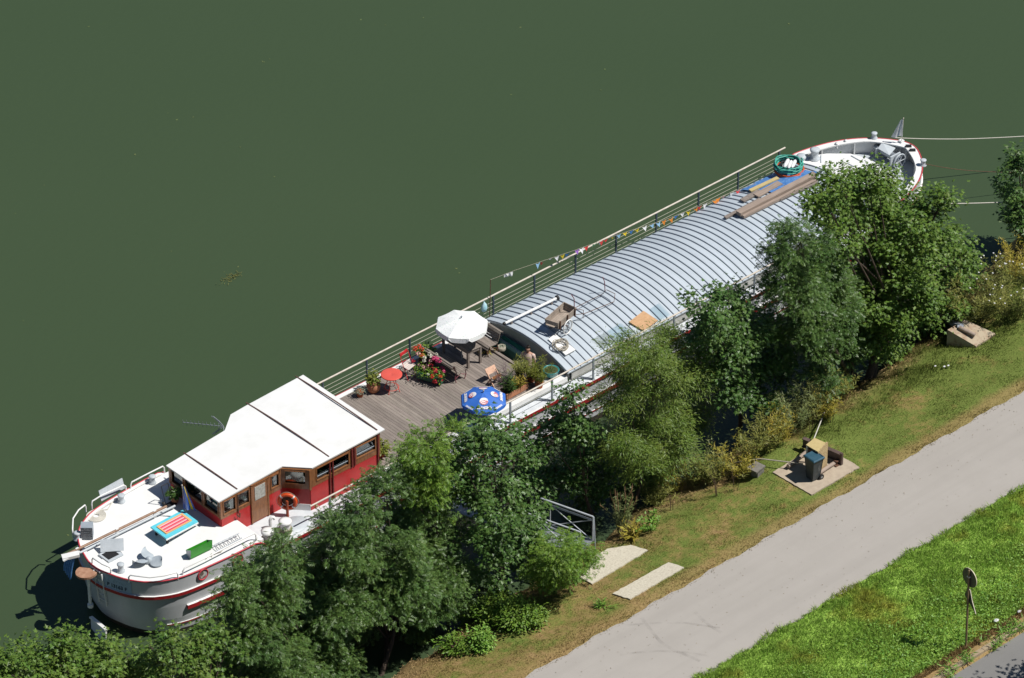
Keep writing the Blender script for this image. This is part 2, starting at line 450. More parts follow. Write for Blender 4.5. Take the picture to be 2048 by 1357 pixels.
def lawn_mat(name, blade):
    m = bpy.data.materials.new(name); m.use_nodes = True
    nt = m.node_tree; N, L = nt.nodes, nt.links
    b = N['Principled BSDF']; b.inputs['Roughness'].default_value = 0.8; b.inputs['Specular IOR Level'].default_value = 0.2
    c = lawn_color(nt)
    if blade:
        g = N.new('ShaderNodeNewGeometry'); h = N.new('ShaderNodeHueSaturation')
        r1 = N.new('ShaderNodeMapRange'); r1.inputs[3].default_value = 0.55; r1.inputs[4].default_value = 1.6
        L.new(g.outputs['Random Per Island'], r1.inputs[0]); L.new(r1.outputs[0], h.inputs['Value']); L.new(c, h.inputs['Color'])
        c = h.outputs[0]
        t = N.new('ShaderNodeBsdfTranslucent'); L.new(c, t.inputs[0])
        x = N.new('ShaderNodeMixShader'); x.inputs[0].default_value = 0.35
        L.new(b.outputs[0], x.inputs[1]); L.new(t.outputs[0], x.inputs[2]); L.new(x.outputs[0], N['Material Output'].inputs['Surface'])
    L.new(c, b.inputs['Base Color'])
    return m
M['soilsheet'] = lawn_mat('bank_soil', False)
M['blade'] = lawn_mat('grass_blades', True)

gx = np.unique(np.concatenate([np.linspace(-400, -12, 14), np.arange(-12, 60, 0.3), np.linspace(60, 400, 14)]))
gy = np.unique(np.concatenate([np.linspace(-400, -40, 14), np.arange(-40, -26, 1.0), np.arange(-26, 2, 0.22), np.linspace(2, 30, 10)]))
GX, GY = np.meshgrid(gx, gy, indexing='ij')
GZ = ground_h(GX, GY)
nv = len(gx), len(gy)
vs = np.stack([GX, GY, GZ], -1).reshape(-1, 3)
idx = np.arange(nv[0] * nv[1]).reshape(nv)
fs = np.stack([idx[:-1, :-1], idx[1:, :-1], idx[1:, 1:], idx[:-1, 1:]], -1).reshape(-1, 4)
me = bpy.data.meshes.new('ground'); me.from_pydata(vs.tolist(), [], fs.tolist()); me.materials.append(M['soilsheet'])
me.polygons.foreach_set('use_smooth', [True] * len(fs)); me.update()
tag(link('ground', me), 'grassy river bank with dry patches sloping to the water', 'ground', kind='structure')

# river
def water_mat():
    m = bpy.data.materials.new('murky_green_water'); m.use_nodes = True
    nt = m.node_tree; N, L = nt.nodes, nt.links
    b = N['Principled BSDF']
    tc = N.new('ShaderNodeTexCoord')
    n = N.new('ShaderNodeTexNoise'); n.inputs['Scale'].default_value = 0.05; n.inputs['Detail'].default_value = 3
    L.new(tc.outputs['Object'], n.inputs['Vector'])
    x = N.new('ShaderNodeMix'); x.data_type = 'RGBA'
    x.inputs[6].default_value = (0.044, 0.071, 0.033, 1); x.inputs[7].default_value = (0.053, 0.080, 0.039, 1)
    L.new(n.outputs['Fac'], x.inputs[0]); L.new(x.outputs[2], b.inputs['Base Color'])
    b.inputs['Roughness'].default_value = 0.12; b.inputs['IOR'].default_value = 1.33; b.inputs['Specular IOR Level'].default_value = 0.5
    mp = N.new('ShaderNodeMapping'); mp.inputs['Scale'].default_value = (1.0, 2.2, 1)
    mp.inputs['Rotation'].default_value = (0, 0, 0.35)
    L.new(tc.outputs['Object'], mp.inputs[0])
    w1 = N.new('ShaderNodeTexNoise'); w1.inputs['Scale'].default_value = 1.6; w1.inputs['Detail'].default_value = 5; w1.inputs['Roughness'].default_value = 0.55
    L.new(mp.outputs[0], w1.inputs['Vector'])
    bp = N.new('ShaderNodeBump'); bp.inputs['Strength'].default_value = 0.22; bp.inputs['Distance'].default_value = 0.05
    L.new(w1.outputs['Fac'], bp.inputs['Height']); L.new(bp.outputs[0], b.inputs['Normal'])
    return m
w = MB(); w.add([(-900, -30, 0), (900, -30, 0), (900, 1200, 0), (-900, 1200, 0)], [(0, 1, 2, 3)])
tag(w.build('river', water_mat()), 'calm murky green river water', 'water', kind='structure')

# path
def path_mat(name, c1, c2, c3):
    m = mat(name, c1, 0.9, col2=c2, scale=0.8, detail=8, lo=0.3, hi=0.7, bump=0.12, bscale=120, spec=0.15)
    nt = m.node_tree; N, L = nt.nodes, nt.links
    b = N['Principled BSDF']; src = b.inputs['Base Color'].links[0].from_socket
    tc = N.new('ShaderNodeTexCoord'); n = N.new('ShaderNodeTexNoise'); n.inputs['Scale'].default_value = 26; n.inputs['Detail'].default_value = 3
    L.new(tc.outputs['Object'], n.inputs['Vector'])
    r = N.new('ShaderNodeMapRange'); r.inputs[1].default_value = 0.62; r.inputs[2].default_value = 0.75; r.inputs[4].default_value = 0.3
    L.new(n.outputs['Fac'], r.inputs[0])
    x = N.new('ShaderNodeMix'); x.data_type = 'RGBA'; L.new(r.outputs[0], x.inputs[0]); L.new(src, x.inputs[6]); x.inputs[7].default_value = (*c3, 1)
    # long streaks along the way, worn by wheels
    mp = N.new('ShaderNodeMapping'); mp.inputs['Scale'].default_value = (0.12, 2.2, 1); L.new(tc.outputs['Object'], mp.inputs[0])
    s = N.new('ShaderNodeTexNoise'); s.inputs['Scale'].default_value = 1.0; s.inputs['Detail'].default_value = 4; L.new(mp.outputs[0], s.inputs['Vector'])
    r2 = N.new('ShaderNodeMapRange'); r2.inputs[1].default_value = 0.45; r2.inputs[2].default_value = 0.7; r2.inputs[4].default_value = 0.35; L.new(s.outputs['Fac'], r2.inputs[0])
    x2 = N.new('ShaderNodeMix'); x2.data_type = 'RGBA'; L.new(r2.outputs[0], x2.inputs[0]); L.new(x.outputs[2], x2.inputs[6]); x2.inputs[7].default_value = (*c3, 1)
    L.new(x2.outputs[2], b.inputs['Base Color'])
    return m
M['path'] = path_mat('pale_asphalt', (0.388, 0.361, 0.330), (0.363, 0.337, 0.307), (0.318, 0.295, 0.268))
M['road'] = path_mat('grey_asphalt', (0.225, 0.22, 0.21), (0.20, 0.195, 0.185), (0.17, 0.165, 0.16))
def strip(xs, y0f, y1f, zf, ny=6):
    m = MB(); vs = []
    for x in xs:
        a, b = y0f(x), y1f(x)
        for j in range(ny + 1):
            y = a + (b - a) * j / ny; vs.append((x, y, zf(x, y)))
    k = ny + 1
    return m.add(vs, [(i * k + j, (i + 1) * k + j, (i + 1) * k + j + 1, i * k + j + 1) for i in range(len(xs) - 1) for j in range(ny)], 0, True)
pxs = np.concatenate([[-400, -100, -30], np.arange(-10, 60, 0.25), [80, 150, 400]])
pm = strip(pxs, lambda x: -16.85 + 0.04 * math.sin(x * 3) + 0.03 * math.sin(x * 8.1), lambda x: -13.1 + 0.045 * math.sin(x * 2.4 + 1) + 0.03 * math.sin(x * 7.3),
           lambda x, y: 1.80 + 0.02 * (1 - ((y + 14.95) / 1.95) ** 2))
tag(pm.build('path', M['path']), 'pale asphalt towpath along the bank', 'path', kind='structure')
rm = strip(pxs, lambda x: -29.0, lambda x: -22.36, lambda x, y: 2.085)
tag(rm.build('road', M['road']), 'grey asphalt road behind the kerb', 'road', kind='structure')
M['kerb'] = mat('kerb_stone', (0.40, 0.31, 0.19), 0.9, col2=(0.27, 0.22, 0.15), scale=4, detail=8, island=0.1, bump=0.15, bscale=40)
km = MB()
x = -20.0
while x < 60:
    km.box((x + 0.495, -22.24 + 0.008 * random.uniform(-1, 1), 2.115), (0.985, 0.17, 0.22)); x += 1.0
tag(km.build('kerb', M['kerb']), 'weathered stone kerb edging the road', 'kerb', kind='structure')
# faint tyre marks on the path
tm = bpy.data.materials.new('tyre_mark'); tm.use_nodes = True
_n, _l = tm.node_tree.nodes, tm.node_tree.links
_n['Principled BSDF'].inputs['Base Color'].default_value = (0.12, 0.11, 0.10, 1); _n['Principled BSDF'].inputs['Roughness'].default_value = 0.9
_t = _n.new('ShaderNodeBsdfTransparent'); _x = _n.new('ShaderNodeMixShader')
_tc = _n.new('ShaderNodeTexCoord'); _no = _n.new('ShaderNodeTexNoise'); _no.inputs['Scale'].default_value = 3.0; _no.inputs['Detail'].default_value = 6
_l.new(_tc.outputs['Object'], _no.inputs['Vector'])
_r = _n.new('ShaderNodeMapRange'); _r.inputs[1].default_value = 0.35; _r.inputs[2].default_value = 0.75; _r.inputs[4].default_value = 0.16
_l.new(_no.outputs['Fac'], _r.inputs[0]); _l.new(_r.outputs[0], _x.inputs[0]); _l.new(_t.outputs[0], _x.inputs[1]); _l.new(_n['Principled BSDF'].outputs[0], _x.inputs[2])
_l.new(_x.outputs[0], _n['Material Output'].inputs['Surface'])
tmb = MB()
def mark(pts, w):
    P = [at(a, b, 1.826) for a, b in pts]
    Q = []
    for i in range(len(P) - 1):
        for k in range(6): Q.append(P[i].lerp(P[i + 1], k / 6))
    Q.append(P[-1]); vs = []
    for i, q in enumerate(Q):
        d = (Q[min(i + 1, len(Q) - 1)] - Q[max(i - 1, 0)]); d.z = 0; d.normalize(); n = Vector((-d.y, d.x, 0)) * w / 2
        z = 1.80 + 0.02 * (1 - ((q.y + 14.95) / 1.95) ** 2) + 0.004
        vs += [(q.x + n.x, q.y + n.y, z), (q.x - n.x, q.y - n.y, z)]
    tmb.add(vs, [(2 * i, 2 * i + 1, 2 * i + 3, 2 * i + 2) for i in range(len(Q) - 1)])
mark([(1283, 1235), (1300, 1258), (1320, 1283), (1345, 1300), (1372, 1310), (1400, 1322)], 0.12)
mark([(1240, 1310), (1275, 1305), (1320, 1302), (1375, 1305), (1420, 1312)], 0.10)
mark([(1385, 1218), (1400, 1235), (1420, 1252), (1450, 1270)], 0.12)
mark([(1250, 1250), (1310, 1246), (1370, 1246), (1440, 1256)], 0.09)
tag(tmb.build('tyre_marks', tm), 'faint dark tyre marks curving over the pale towpath', 'tyre marks', kind='stuff')
# ================================================================ vegetation
def leafmat(name, c, c2, isl=0.32, tr=0.22, rough=0.48, spec=0.35):
    return mat(name, c, rough, spec=spec, col2=c2, scale=1.1, detail=3, island=isl, transl=tr)
M['maple'] = leafmat('maple_leaf', (0.081, 0.159, 0.022), (0.130, 0.215, 0.034))
M['mapledark'] = leafmat('dark_maple_leaf', (0.058, 0.129, 0.026), (0.093, 0.176, 0.036), rough=0.45, spec=0.45)
M['mapleyellow'] = leafmat('yellowing_maple_leaf', (0.073, 0.152, 0.023), (0.122, 0.190, 0.032))
M['ash'] = leafmat('ash_leaf', (0.063, 0.132, 0.029), (0.106, 0.187, 0.040), rough=0.45, spec=0.45)
M['ashbright'] = leafmat('bright_ash_leaf', (0.104, 0.209, 0.023), (0.153, 0.254, 0.033))
M['willow'] = leafmat('willow_leaf', (0.105, 0.178, 0.024), (0.160, 0.225, 0.040))
M['scrub'] = leafmat('scrub_leaf', (0.200, 0.225, 0.050), (0.280, 0.280, 0.070))
M['scrubgrey'] = leafmat('grey_green_scrub_leaf', (0.150, 0.195, 0.065), (0.210, 0.235, 0.085))
M['scrubgold'] = leafmat('golden_scrub_leaf', (0.330, 0.300, 0.040), (0.400, 0.320, 0.055))
M['bedleaf'] = leafmat('garden_leaf', (0.123, 0.239, 0.027), (0.182, 0.281, 0.041))
M['weed'] = leafmat('weed_leaf', (0.130, 0.275, 0.036), (0.220, 0.385, 0.062))
M['seedhead'] = leafmat('tan_seed_head', (0.300, 0.200, 0.100), (0.360, 0.240, 0.140))
M['fern'] = leafmat('feathery_leaf', (0.130, 0.170, 0.020), (0.190, 0.200, 0.030))
M['spiky'] = leafmat('spiky_leaf', (0.045, 0.100, 0.020), (0.070, 0.130, 0.030))
M['purple'] = leafmat('purple_stem', (0.130, 0.080, 0.100), (0.160, 0.100, 0.110))
M['succ'] = leafmat('grey_succulent', (0.200, 0.250, 0.170), (0.270, 0.310, 0.220))

# leaf outlines: (vertices, faces), leaf axis along y, length 1
def _half(pts):
    R = [(x, y, -0.22 * x) for x, y in pts]; Lf = [(-x, y, -0.22 * x) for x, y in pts]
    n = len(pts)
    return R + Lf, [tuple(range(n)), tuple(range(n, 2 * n))[::-1]]
T_MAPLE = _half([(0, 0), (0.30, -0.06), (0.22, 0.2), (0.54, 0.46), (0.20, 0.52), (0, 1.0)])
T_OVAL = _half([(0, 0), (0.2, 0.2), (0.24, 0.5), (0, 1.0)])
T_LANCE = ([(0, 0, 0), (0.085, 0.4, -0.02), (0, 1, -0.12), (-0.085, 0.4, -0.02)], [(0, 1, 2, 3)])
def _ash():
    V, F = [], []
    for i, y in enumerate((0.16, 0.36, 0.56, 0.74)):
        for s in (-1, 1):
            b = len(V); l = 0.36 - 0.02 * i
            V += [(0, y, 0), (s * l * 0.45, y + 0.02, -0.04), (s * l, y + 0.2, -0.14), (s * l * 0.5, y + 0.17, -0.03)]
            F.append((b, b + 1, b + 2, b + 3) if s > 0 else (b + 3, b + 2, b + 1, b))
    b = len(V); V += [(0, 0.72, 0), (0.08, 0.86, -0.03), (0, 1.08, -0.12), (-0.08, 0.86, -0.03)]; F.append((b, b + 1, b + 2, b + 3))
    return V, F
T_ASH = _ash()

def leaf_mesh(name, pos, nrm, size, tmpl, m, parent, tdir=None, off=None):
    """one mesh of many leaves; each leaf keeps the shape of tmpl"""
    pos = np.asarray(pos, float); nrm = np.asarray(nrm, float); n = len(pos)
    size = np.broadcast_to(np.asarray(size, float), (n,))
    nrm = nrm / np.linalg.norm(nrm, axis=1, keepdims=True)
    t = rng.normal(size=(n, 3)) if tdir is None else np.asarray(tdir, float) + 0.25 * rng.normal(size=(n, 3))
    t = t - nrm * (t * nrm).sum(1, keepdims=True); t /= np.linalg.norm(t, axis=1, keepdims=True) + 1e-9
    b = np.cross(t, nrm)
    tv = np.array(tmpl[0]); k = len(tv)
    V = pos[:, None, :] + size[:, None, None] * (tv[None, :, 0:1] * b[:, None, :] + tv[None, :, 1:2] * t[:, None, :] + tv[None, :, 2:3] * nrm[:, None, :])
    V = V.reshape(-1, 3)
    if parent is not None: V = V - np.array(wloc(parent))
    fl = [len(f) for f in tmpl[1]]; loops = np.concatenate([np.array(f) for f in tmpl[1]])
    LI = (np.arange(n)[:, None] * k + loops[None, :]).reshape(-1)
    tot = np.tile(fl, n); st = np.concatenate([[0], np.cumsum(tot)[:-1]])
    me = bpy.data.meshes.new(name)
    me.vertices.add(len(V)); me.vertices.foreach_set('co', V.reshape(-1).astype(np.float32))
    me.loops.add(len(LI)); me.loops.foreach_set('vertex_index', LI.astype(np.int32))
    me.polygons.add(len(tot)); me.polygons.foreach_set('loop_start', st.astype(np.int32))
    me.materials.append(m); me.update(calc_edges=True); me.validate()
    return link(name, me, parent)

KINDS = {  # template, leaf length, leaf area factor, leaves in a cluster, cluster radius, droop
    'maple': (T_MAPLE, 0.145, 0.52, 18, 0.27, 0.15),
    'ash': (T_ASH, 0.24, 0.20, 15, 0.25, 0.35),
    'willow': (T_LANCE, 0.15, 0.11, 38, 0.27, 0.22),
    'oval': (T_OVAL, 0.11, 0.36, 20, 0.22, 0.2),
}
def crown_points(blobs, kind, lai, surf=0.74, bough=0.40):
    tmpl, ln, af, per, cr, droop = KINDS[kind]
    P, Nn, Z, T = [], [], [], []
    for c, r in blobs:
        c = np.array(c)
        nl = 2.1 * lai * math.pi * r * r / (af * ln * ln)
        nc = max(3, int(nl / per))
        # boughs: the sprays gather round a few directions and leave gaps between them
        nb_ = max(5, int(4 * math.pi * r * r * 0.62 / (math.pi * bough * bough)))
        bd = rng.normal(size=(nb_ * 3, 3)); bd /= np.linalg.norm(bd, axis=1, keepdims=True)
        bd = bd[(bd[:, 2] > -0.55) | (rng.random(len(bd)) < 0.25)][:nb_]
        br = rng.uniform(0.80, 1.08, len(bd))
        bi = rng.integers(0, len(bd), nc)
        d = bd[bi] + rng.normal(size=(nc, 3)) * (0.50 * bough / r)
        d /= np.linalg.norm(d, axis=1, keepdims=True)
        ph = rng.random(3) * 6.28
        lump = 1 + 0.13 * np.sin(d[:, 0] * 5 + ph[0]) + 0.13 * np.sin(d[:, 1] * 5 + ph[1]) + 0.11 * np.sin(d[:, 2] * 6 + ph[2])
        u = rng.random(len(d))
        rr = np.where(u < surf, br[bi] + rng.normal(size=len(d)) * 0.07, rng.uniform(0.30, 0.80, len(d)))
        stray = rng.random(len(d)) < 0.03
        rr = np.where(stray, rng.uniform(1.08, 1.24, len(d)), rr)
        cc = c + d * (r * lump * rr)[:, None] * np.array([1, 1, 0.92])
        for i in range(len(cc)):
            k = int(per * rng.uniform(0.55, 1.35) * (0.45 if stray[i] else 1))
            k = max(4, k)
            ax = d[i] * 0.9 + np.array([0, 0, 0.35]); ax /= np.linalg.norm(ax)
            o = rng.normal(size=(k, 3)) * cr * np.array([0.6, 0.6, 0.38])
            s = rng.uniform(-0.6, 0.9, (k, 1)) * cr
            pp = cc[i] + o + ax * s
            out = pp - (cc[i] - ax * cr * 1.2)
            out /= np.linalg.norm(out, axis=1, keepdims=True)
            nn = out * 0.42 + np.array([0, 0, 0.85]) + rng.normal(size=(k, 3)) * 0.40
            tt = out * 1.0 + np.array([0, 0, -droop]) + rng.normal(size=(k, 3)) * 0.25
            P.append(pp); Nn.append(nn); T.append(tt); Z.append(ln * rng.uniform(0.65, 1.2, k))
    return np.concatenate(P), np.concatenate(Nn), np.concatenate(Z), np.concatenate(T)

def tree(name, label, cat, group, base, pblobs, Y, kind, m, lai=3.4, trunk=0.11, forks=1, depth=0.5, lean=None, leafscale=1.0):
    """base: (x, y) on the bank; pblobs: (px, py, r px) traced from the photograph, set round the vertical plane at Y"""
    blobs = []
    for i, b in enumerate(pblobs):
        dy = b[3] if len(b) > 3 else (((i * 0.37) % 1.0) * 1.9 - 1.25) * (depth + 0.45)
        c = onY(b[0], b[1], Y + dy); r = b[2] / ppm(c)
        blobs.append((c, r))
    if base is None:      # rooted straight below the crown, on dry land
        mx = sum(q[0].x for q in blobs) / len(blobs); my = sum(q[0].y for q in blobs) / len(blobs)
        base = (mx, min(my, float(shoreY(mx)) - 0.7))
    bz = gz(*base) - 0.05
    root = thing(name, label, cat, (base[0], base[1], bz), group)
    P, Nn, Z, T = crown_points(blobs, kind, lai)
    leaf_mesh('crown', P, Nn, Z * leafscale, KINDS[kind][0], m, root, T)
    tb = MB()
    big = sorted(blobs, key=lambda q: -q[1])
    ctr = sum((q[0] * q[1] for q in blobs), Vector()) / sum(q[1] for q in blobs)
    for k in range(forks):
        b0 = Vector((base[0] + 0.28 * k * math.cos(k * 2.1), base[1] + 0.22 * k * math.sin(k * 2.1 + 1), bz))
        tgt = ctr if forks == 1 else big[k % len(big)][0]
        low = b0.lerp(tgt, 0.45) + Vector((0.12 * math.sin(k * 3 + base[0]), 0.1 * math.cos(base[0] * 2 + k), 0.25))
        tr = trunk * (1 - 0.18 * k)
        tb.tube([b0, b0.lerp(low, 0.3), b0.lerp(low, 0.65) + Vector((0.05, -0.04, 0)), low, low.lerp(tgt, 0.6), tgt], [tr * 1.2, tr * 0.95, tr * 0.82, tr * 0.6, tr * 0.36, tr * 0.15], 8)
        for j, (c, r) in enumerate(big):
            if j % forks != k: continue
            s = low.lerp(tgt, 0.35 * ((j * 7) % 5) / 5)
            mid = s.lerp(c, 0.5) + Vector((0, 0, 0.12 * r))
            tb.tube([s, mid, c], [tr * 0.34, tr * 0.22, tr * 0.08], 6)
            for q in range(5):
                e = c + Vector(rng.normal(size=3)).normalized() * r * 0.6
                tb.tube([mid.lerp(c, 0.3 + 0.14 * q), (c + e) / 2 + Vector((0, 0, 0.08)), e], [tr * 0.11, tr * 0.07, tr * 0.03], 5, caps=False)
    tb.build('trunk', M['bark'], root)
    return root

G_T = 'trees growing along the bank'
def bx(px, py, z): p = at(px, py, z); return (p.x, p.y)

tree('maple_tree', 'low broad maple filling the bottom left corner below the stern rudder', 'tree', G_T, None,
     [(30, 1350, 52), (95, 1345, 57), (165, 1340, 57), (228, 1338, 52), (205, 1302, 36), (45, 1312, 30), (120, 1312, 40), (290, 1368, 48), (20, 1410, 66), (110, 1415, 81), (210, 1415, 76), (262, 1320, 23), (-20, 1350, 43)],
     -6.8, 'maple', M['maple'], 3.2, 0.16)
tree('maple_tree', 'small maple with yellowing leaf tips beside the lower hull of the stern', 'tree', G_T, None,
     [(340, 1299, 36), (395, 1284, 38), (445, 1304, 36), (370, 1339, 46), (312, 1326, 28), (425, 1354, 49), (340, 1404, 57), (430, 1414, 57), (300, 1294, 13), (430, 1264, 15)],
     -8.4, 'maple', M['mapleyellow'], 3.0, 0.10)
tree('ash_tree', 'dark feathery ash covering the hull behind the two portholes', 'tree', G_T, (3.4, -8.4),
     [(492, 1160, 30), (540, 1135, 42), (590, 1130, 52), (462, 1195, 36), (520, 1195, 72), (608, 1210, 70), (490, 1265, 62), (580, 1290, 82), (645, 1325, 55), (545, 1365, 75), (650, 1380, 60), (562, 1092, 22), (485, 1330, 50), (630, 1260, 55), (610, 1350, 50, -1.2), (675, 1345, 40, -1.0), (560, 1335, 60, -1.3), (655, 1290, 40, -1.0)],
     -7.0, 'ash', M['ash'], 3.3, 0.12, depth=0.7)
tree('ash_tree', 'tall spreading ash with two thin trunks below the red cabin wall', 'tree', G_T, bx(760, 1322, 0.85),
     [(720, 1020, 34), (772, 985, 42), (822, 1012, 50), (674, 1080, 42), (738, 1072, 78), (836, 1085, 82), (888, 1128, 50), (695, 1150, 66), (796, 1170, 85), (868, 1195, 52), (742, 1228, 40), (668, 1232, 42), (825, 1238, 34), (640, 1120, 46), (905, 1165, 28), (640, 1185, 44), (715, 1262, 24), (800, 1185, 60, -1.6), (850, 1205, 48, -1.6), (880, 1150, 42, -1.5), (750, 1195, 50, -1.3), (690, 1215, 40, -1.2)],
     -6.9, 'ash', M['ash'], 3.4, 0.11, forks=2, depth=0.8)
tree('ash_tree', 'bright green young ash with its crown in front of the wooden terrace', 'tree', G_T, bx(905, 1175, 0.8),
     [(850, 898, 33), (822, 933, 33), (880, 913, 39), (850, 958, 43), (902, 866, 24), (905, 958, 41), (812, 973, 28), (868, 1008, 33), (838, 876, 15)],
     -6.6, 'ash', M['ashbright'], 3.2, 0.08)
tree('maple_tree', 'dark bluish green maple just below the blue parasol', 'tree', G_T, bx(1000, 1150, 0.8),
     [(958, 868, 36), (1005, 880, 40), (1046, 900, 38), (925, 925, 40), (990, 945, 62), (1066, 955, 46), (948, 1000, 42), (1022, 1010, 50), (1082, 978, 22), (975, 838, 18), (1040, 862, 14)],
     -6.7, 'maple', M['mapledark'], 3.2, 0.12)
tree('maple_tree', 'low grey green maple clump left of the gangway handrail', 'tree', G_T, bx(1010, 1165, 0.95),
     [(1000, 1066, 42), (1046, 1062, 34), (1078, 1078, 22), (968, 1098, 34), (1030, 1108, 42), (945, 1062, 26), (985, 1140, 30)],
     -8.0, 'maple', M['mapledark'], 3.0, 0.07)
tree('bushy_sapling', 'small bright green bush covering the left end of the pale entrance slab', 'sapling', None, bx(1110, 1180, 1.25),
     [(1108, 1098, 34), (1148, 1098, 34), (1090, 1128, 32), (1130, 1130, 38), (1172, 1100, 14), (1080, 1155, 24), (1120, 1160, 28), (1160, 1128, 18)],
     -9.9, 'ash', M['ashbright'], 3.4, 0.05, depth=0.4, leafscale=0.85)
tree('maple_tree', 'dark maple with a thin shoot rising against the white side deck', 'tree', G_T, bx(1195, 1045, 0.6),
     [(1142, 780, 17), (1140, 815, 20), (1122, 850, 36), (1166, 850, 44), (1104, 888, 30), (1176, 905, 52), (1130, 945, 40, 0.5), (1200, 955, 46, 0.4), (1228, 990, 28, 0.8), (1168, 985, 34, 0.9), (1104, 935, 22, 0.6)],
     -6.9, 'maple', M['mapledark'], 3.1, 0.09, depth=0.1)
tree('willow_tree', 'yellow green willow with slender leaves in front of the roof skylights', 'tree', G_T, bx(1268, 1012, 0.7),
     [(1282, 700, 42), (1338, 700, 46), (1242, 742, 42), (1310, 768, 66), (1378, 756, 48), (1404, 815, 34), (1232, 800, 42), (1300, 846, 62), (1370, 862, 48), (1252, 872, 42), (1305, 918, 42), (1222, 702, 16), (1400, 716, 24), (1290, 958, 34), (1345, 905, 40), (1260, 690, 16), (1325, 668, 14), (1250, 895, 36, -1.5), (1290, 930, 38, -1.5), (1340, 900, 40, -1.4)],
     -7.1, 'willow', M['willow'], 3.1, 0.06, depth=0.7)
tree('maple_tree', 'rounded mid green maple on a slim trunk right of the willow', 'tree', G_T, bx(1478, 858, 0.7),
     [(1420, 622, 36), (1480, 606, 36), (1530, 640, 44), (1412, 668, 34), (1468, 686, 62), (1536, 706, 55), (1440, 738, 40), (1498, 768, 52), (1556, 752, 40), (1530, 800, 30), (1392, 602, 14), (1455, 585, 18), (1420, 700, 28), (1560, 690, 36), (1450, 655, 40), (1505, 660, 46), (1490, 725, 50), (1460, 775, 36)],
     -7.1, 'maple', M['mapledark'], 3.2, 0.10, depth=0.7)
tree('ash_tree', 'dark slender ash leaning between two maples over the arched roof edge', 'tree', G_T, bx(1716, 752, 0.85),
     [(1600, 486, 46), (1562, 522, 34), (1640, 536, 52), (1582, 582, 54), (1655, 606, 54), (1698, 660, 42), (1620, 656, 52), (1686, 706, 36), (1640, 712, 40), (1604, 620, 40), (1580, 690, 30), (1645, 752, 24), (1610, 540, 44), (1640, 580, 48), (1660, 655, 44)],
     -7.5, 'ash', M['ash'], 3.3, 0.10, forks=2, depth=0.6)
tree('maple_tree', 'biggest maple of the bank hiding the near side of the bow', 'tree', G_T, bx(1742, 750, 0.9),
     [(1682, 374, 34), (1738, 382, 46), (1798, 418, 52), (1868, 420, 38), (1650, 420, 34), (1718, 450, 74), (1815, 482, 78), (1896, 490, 42), (1690, 540, 64), (1790, 562, 86), (1876, 562, 62), (1918, 515, 28), (1742, 640, 64), (1828, 650, 68), (1896, 632, 30), (1782, 700, 38), (1852, 715, 26), (1752, 345, 20), (1700, 345, 16), (1890, 395, 20), (1940, 560, 18), (1665, 350, 12), (1642, 392, 26), (1692, 420, 46), (1746, 425, 48), (1662, 482, 42), (1762, 520, 60), (1842, 520, 56), (1722, 592, 56), (1858, 615, 48), (1800, 610, 60)],
     -6.9, 'maple', M['maple'], 3.3, 0.17, forks=2, depth=0.9)
tree('maple_tree', 'dark maple cut off by the right edge of the view', 'tree', G_T, None,
     [(2046, 335, 30), (2030, 372, 26), (2062, 420, 52), (2048, 452, 32), (2085, 380, 60), (2025, 420, 14), (2035, 310, 14)],
     -6.0, 'maple', M['mapledark'], 3.2, 0.12)
# a tree across the road whose crown throws the leafy shadow on the asphalt
tree('maple_tree', 'maple across the road throwing leafy shade on the asphalt', 'tree', None, None,
     [(2234, 1150, 58), (2290, 1124, 60), (2262, 1182, 48), (2325, 1172, 60), (2215, 1182, 36)], -26.6, 'maple', M['maple'], 3.0, 0.14)

# ---------------------------------------------------------------- shrubs, reeds and weeds of the bank
def stems(base, n, h, spread, r, mb, bend=0.25, z0=None):
    """returns the stems' points; draws them into mb"""
    out = []
    bz = (gz(base[0], base[1]) if z0 is None else z0) - 0.02
    for i in range(n):
        a = rng.random() * 6.28; q = spread * math.sqrt(rng.random()) * 0.35
        p0 = Vector((base[0] + q * math.cos(a), base[1] + q * math.sin(a), bz))
        hh = h * rng.uniform(0.6, 1.08); s = spread * rng.uniform(0.25, 1.0)
        p1 = p0 + Vector((math.cos(a) * s * 0.4, math.sin(a) * s * 0.4, hh * 0.6))
        p2 = p0 + Vector((math.cos(a) * s, math.sin(a) * s, hh)) + Vector((rng.normal() * bend, rng.normal() * bend, 0)) * 0.4
        mb.tube([p0, p1, p2], [r, r * 0.75, r * 0.35], 4, caps=False); out.append((p0, p1, p2))
    return out
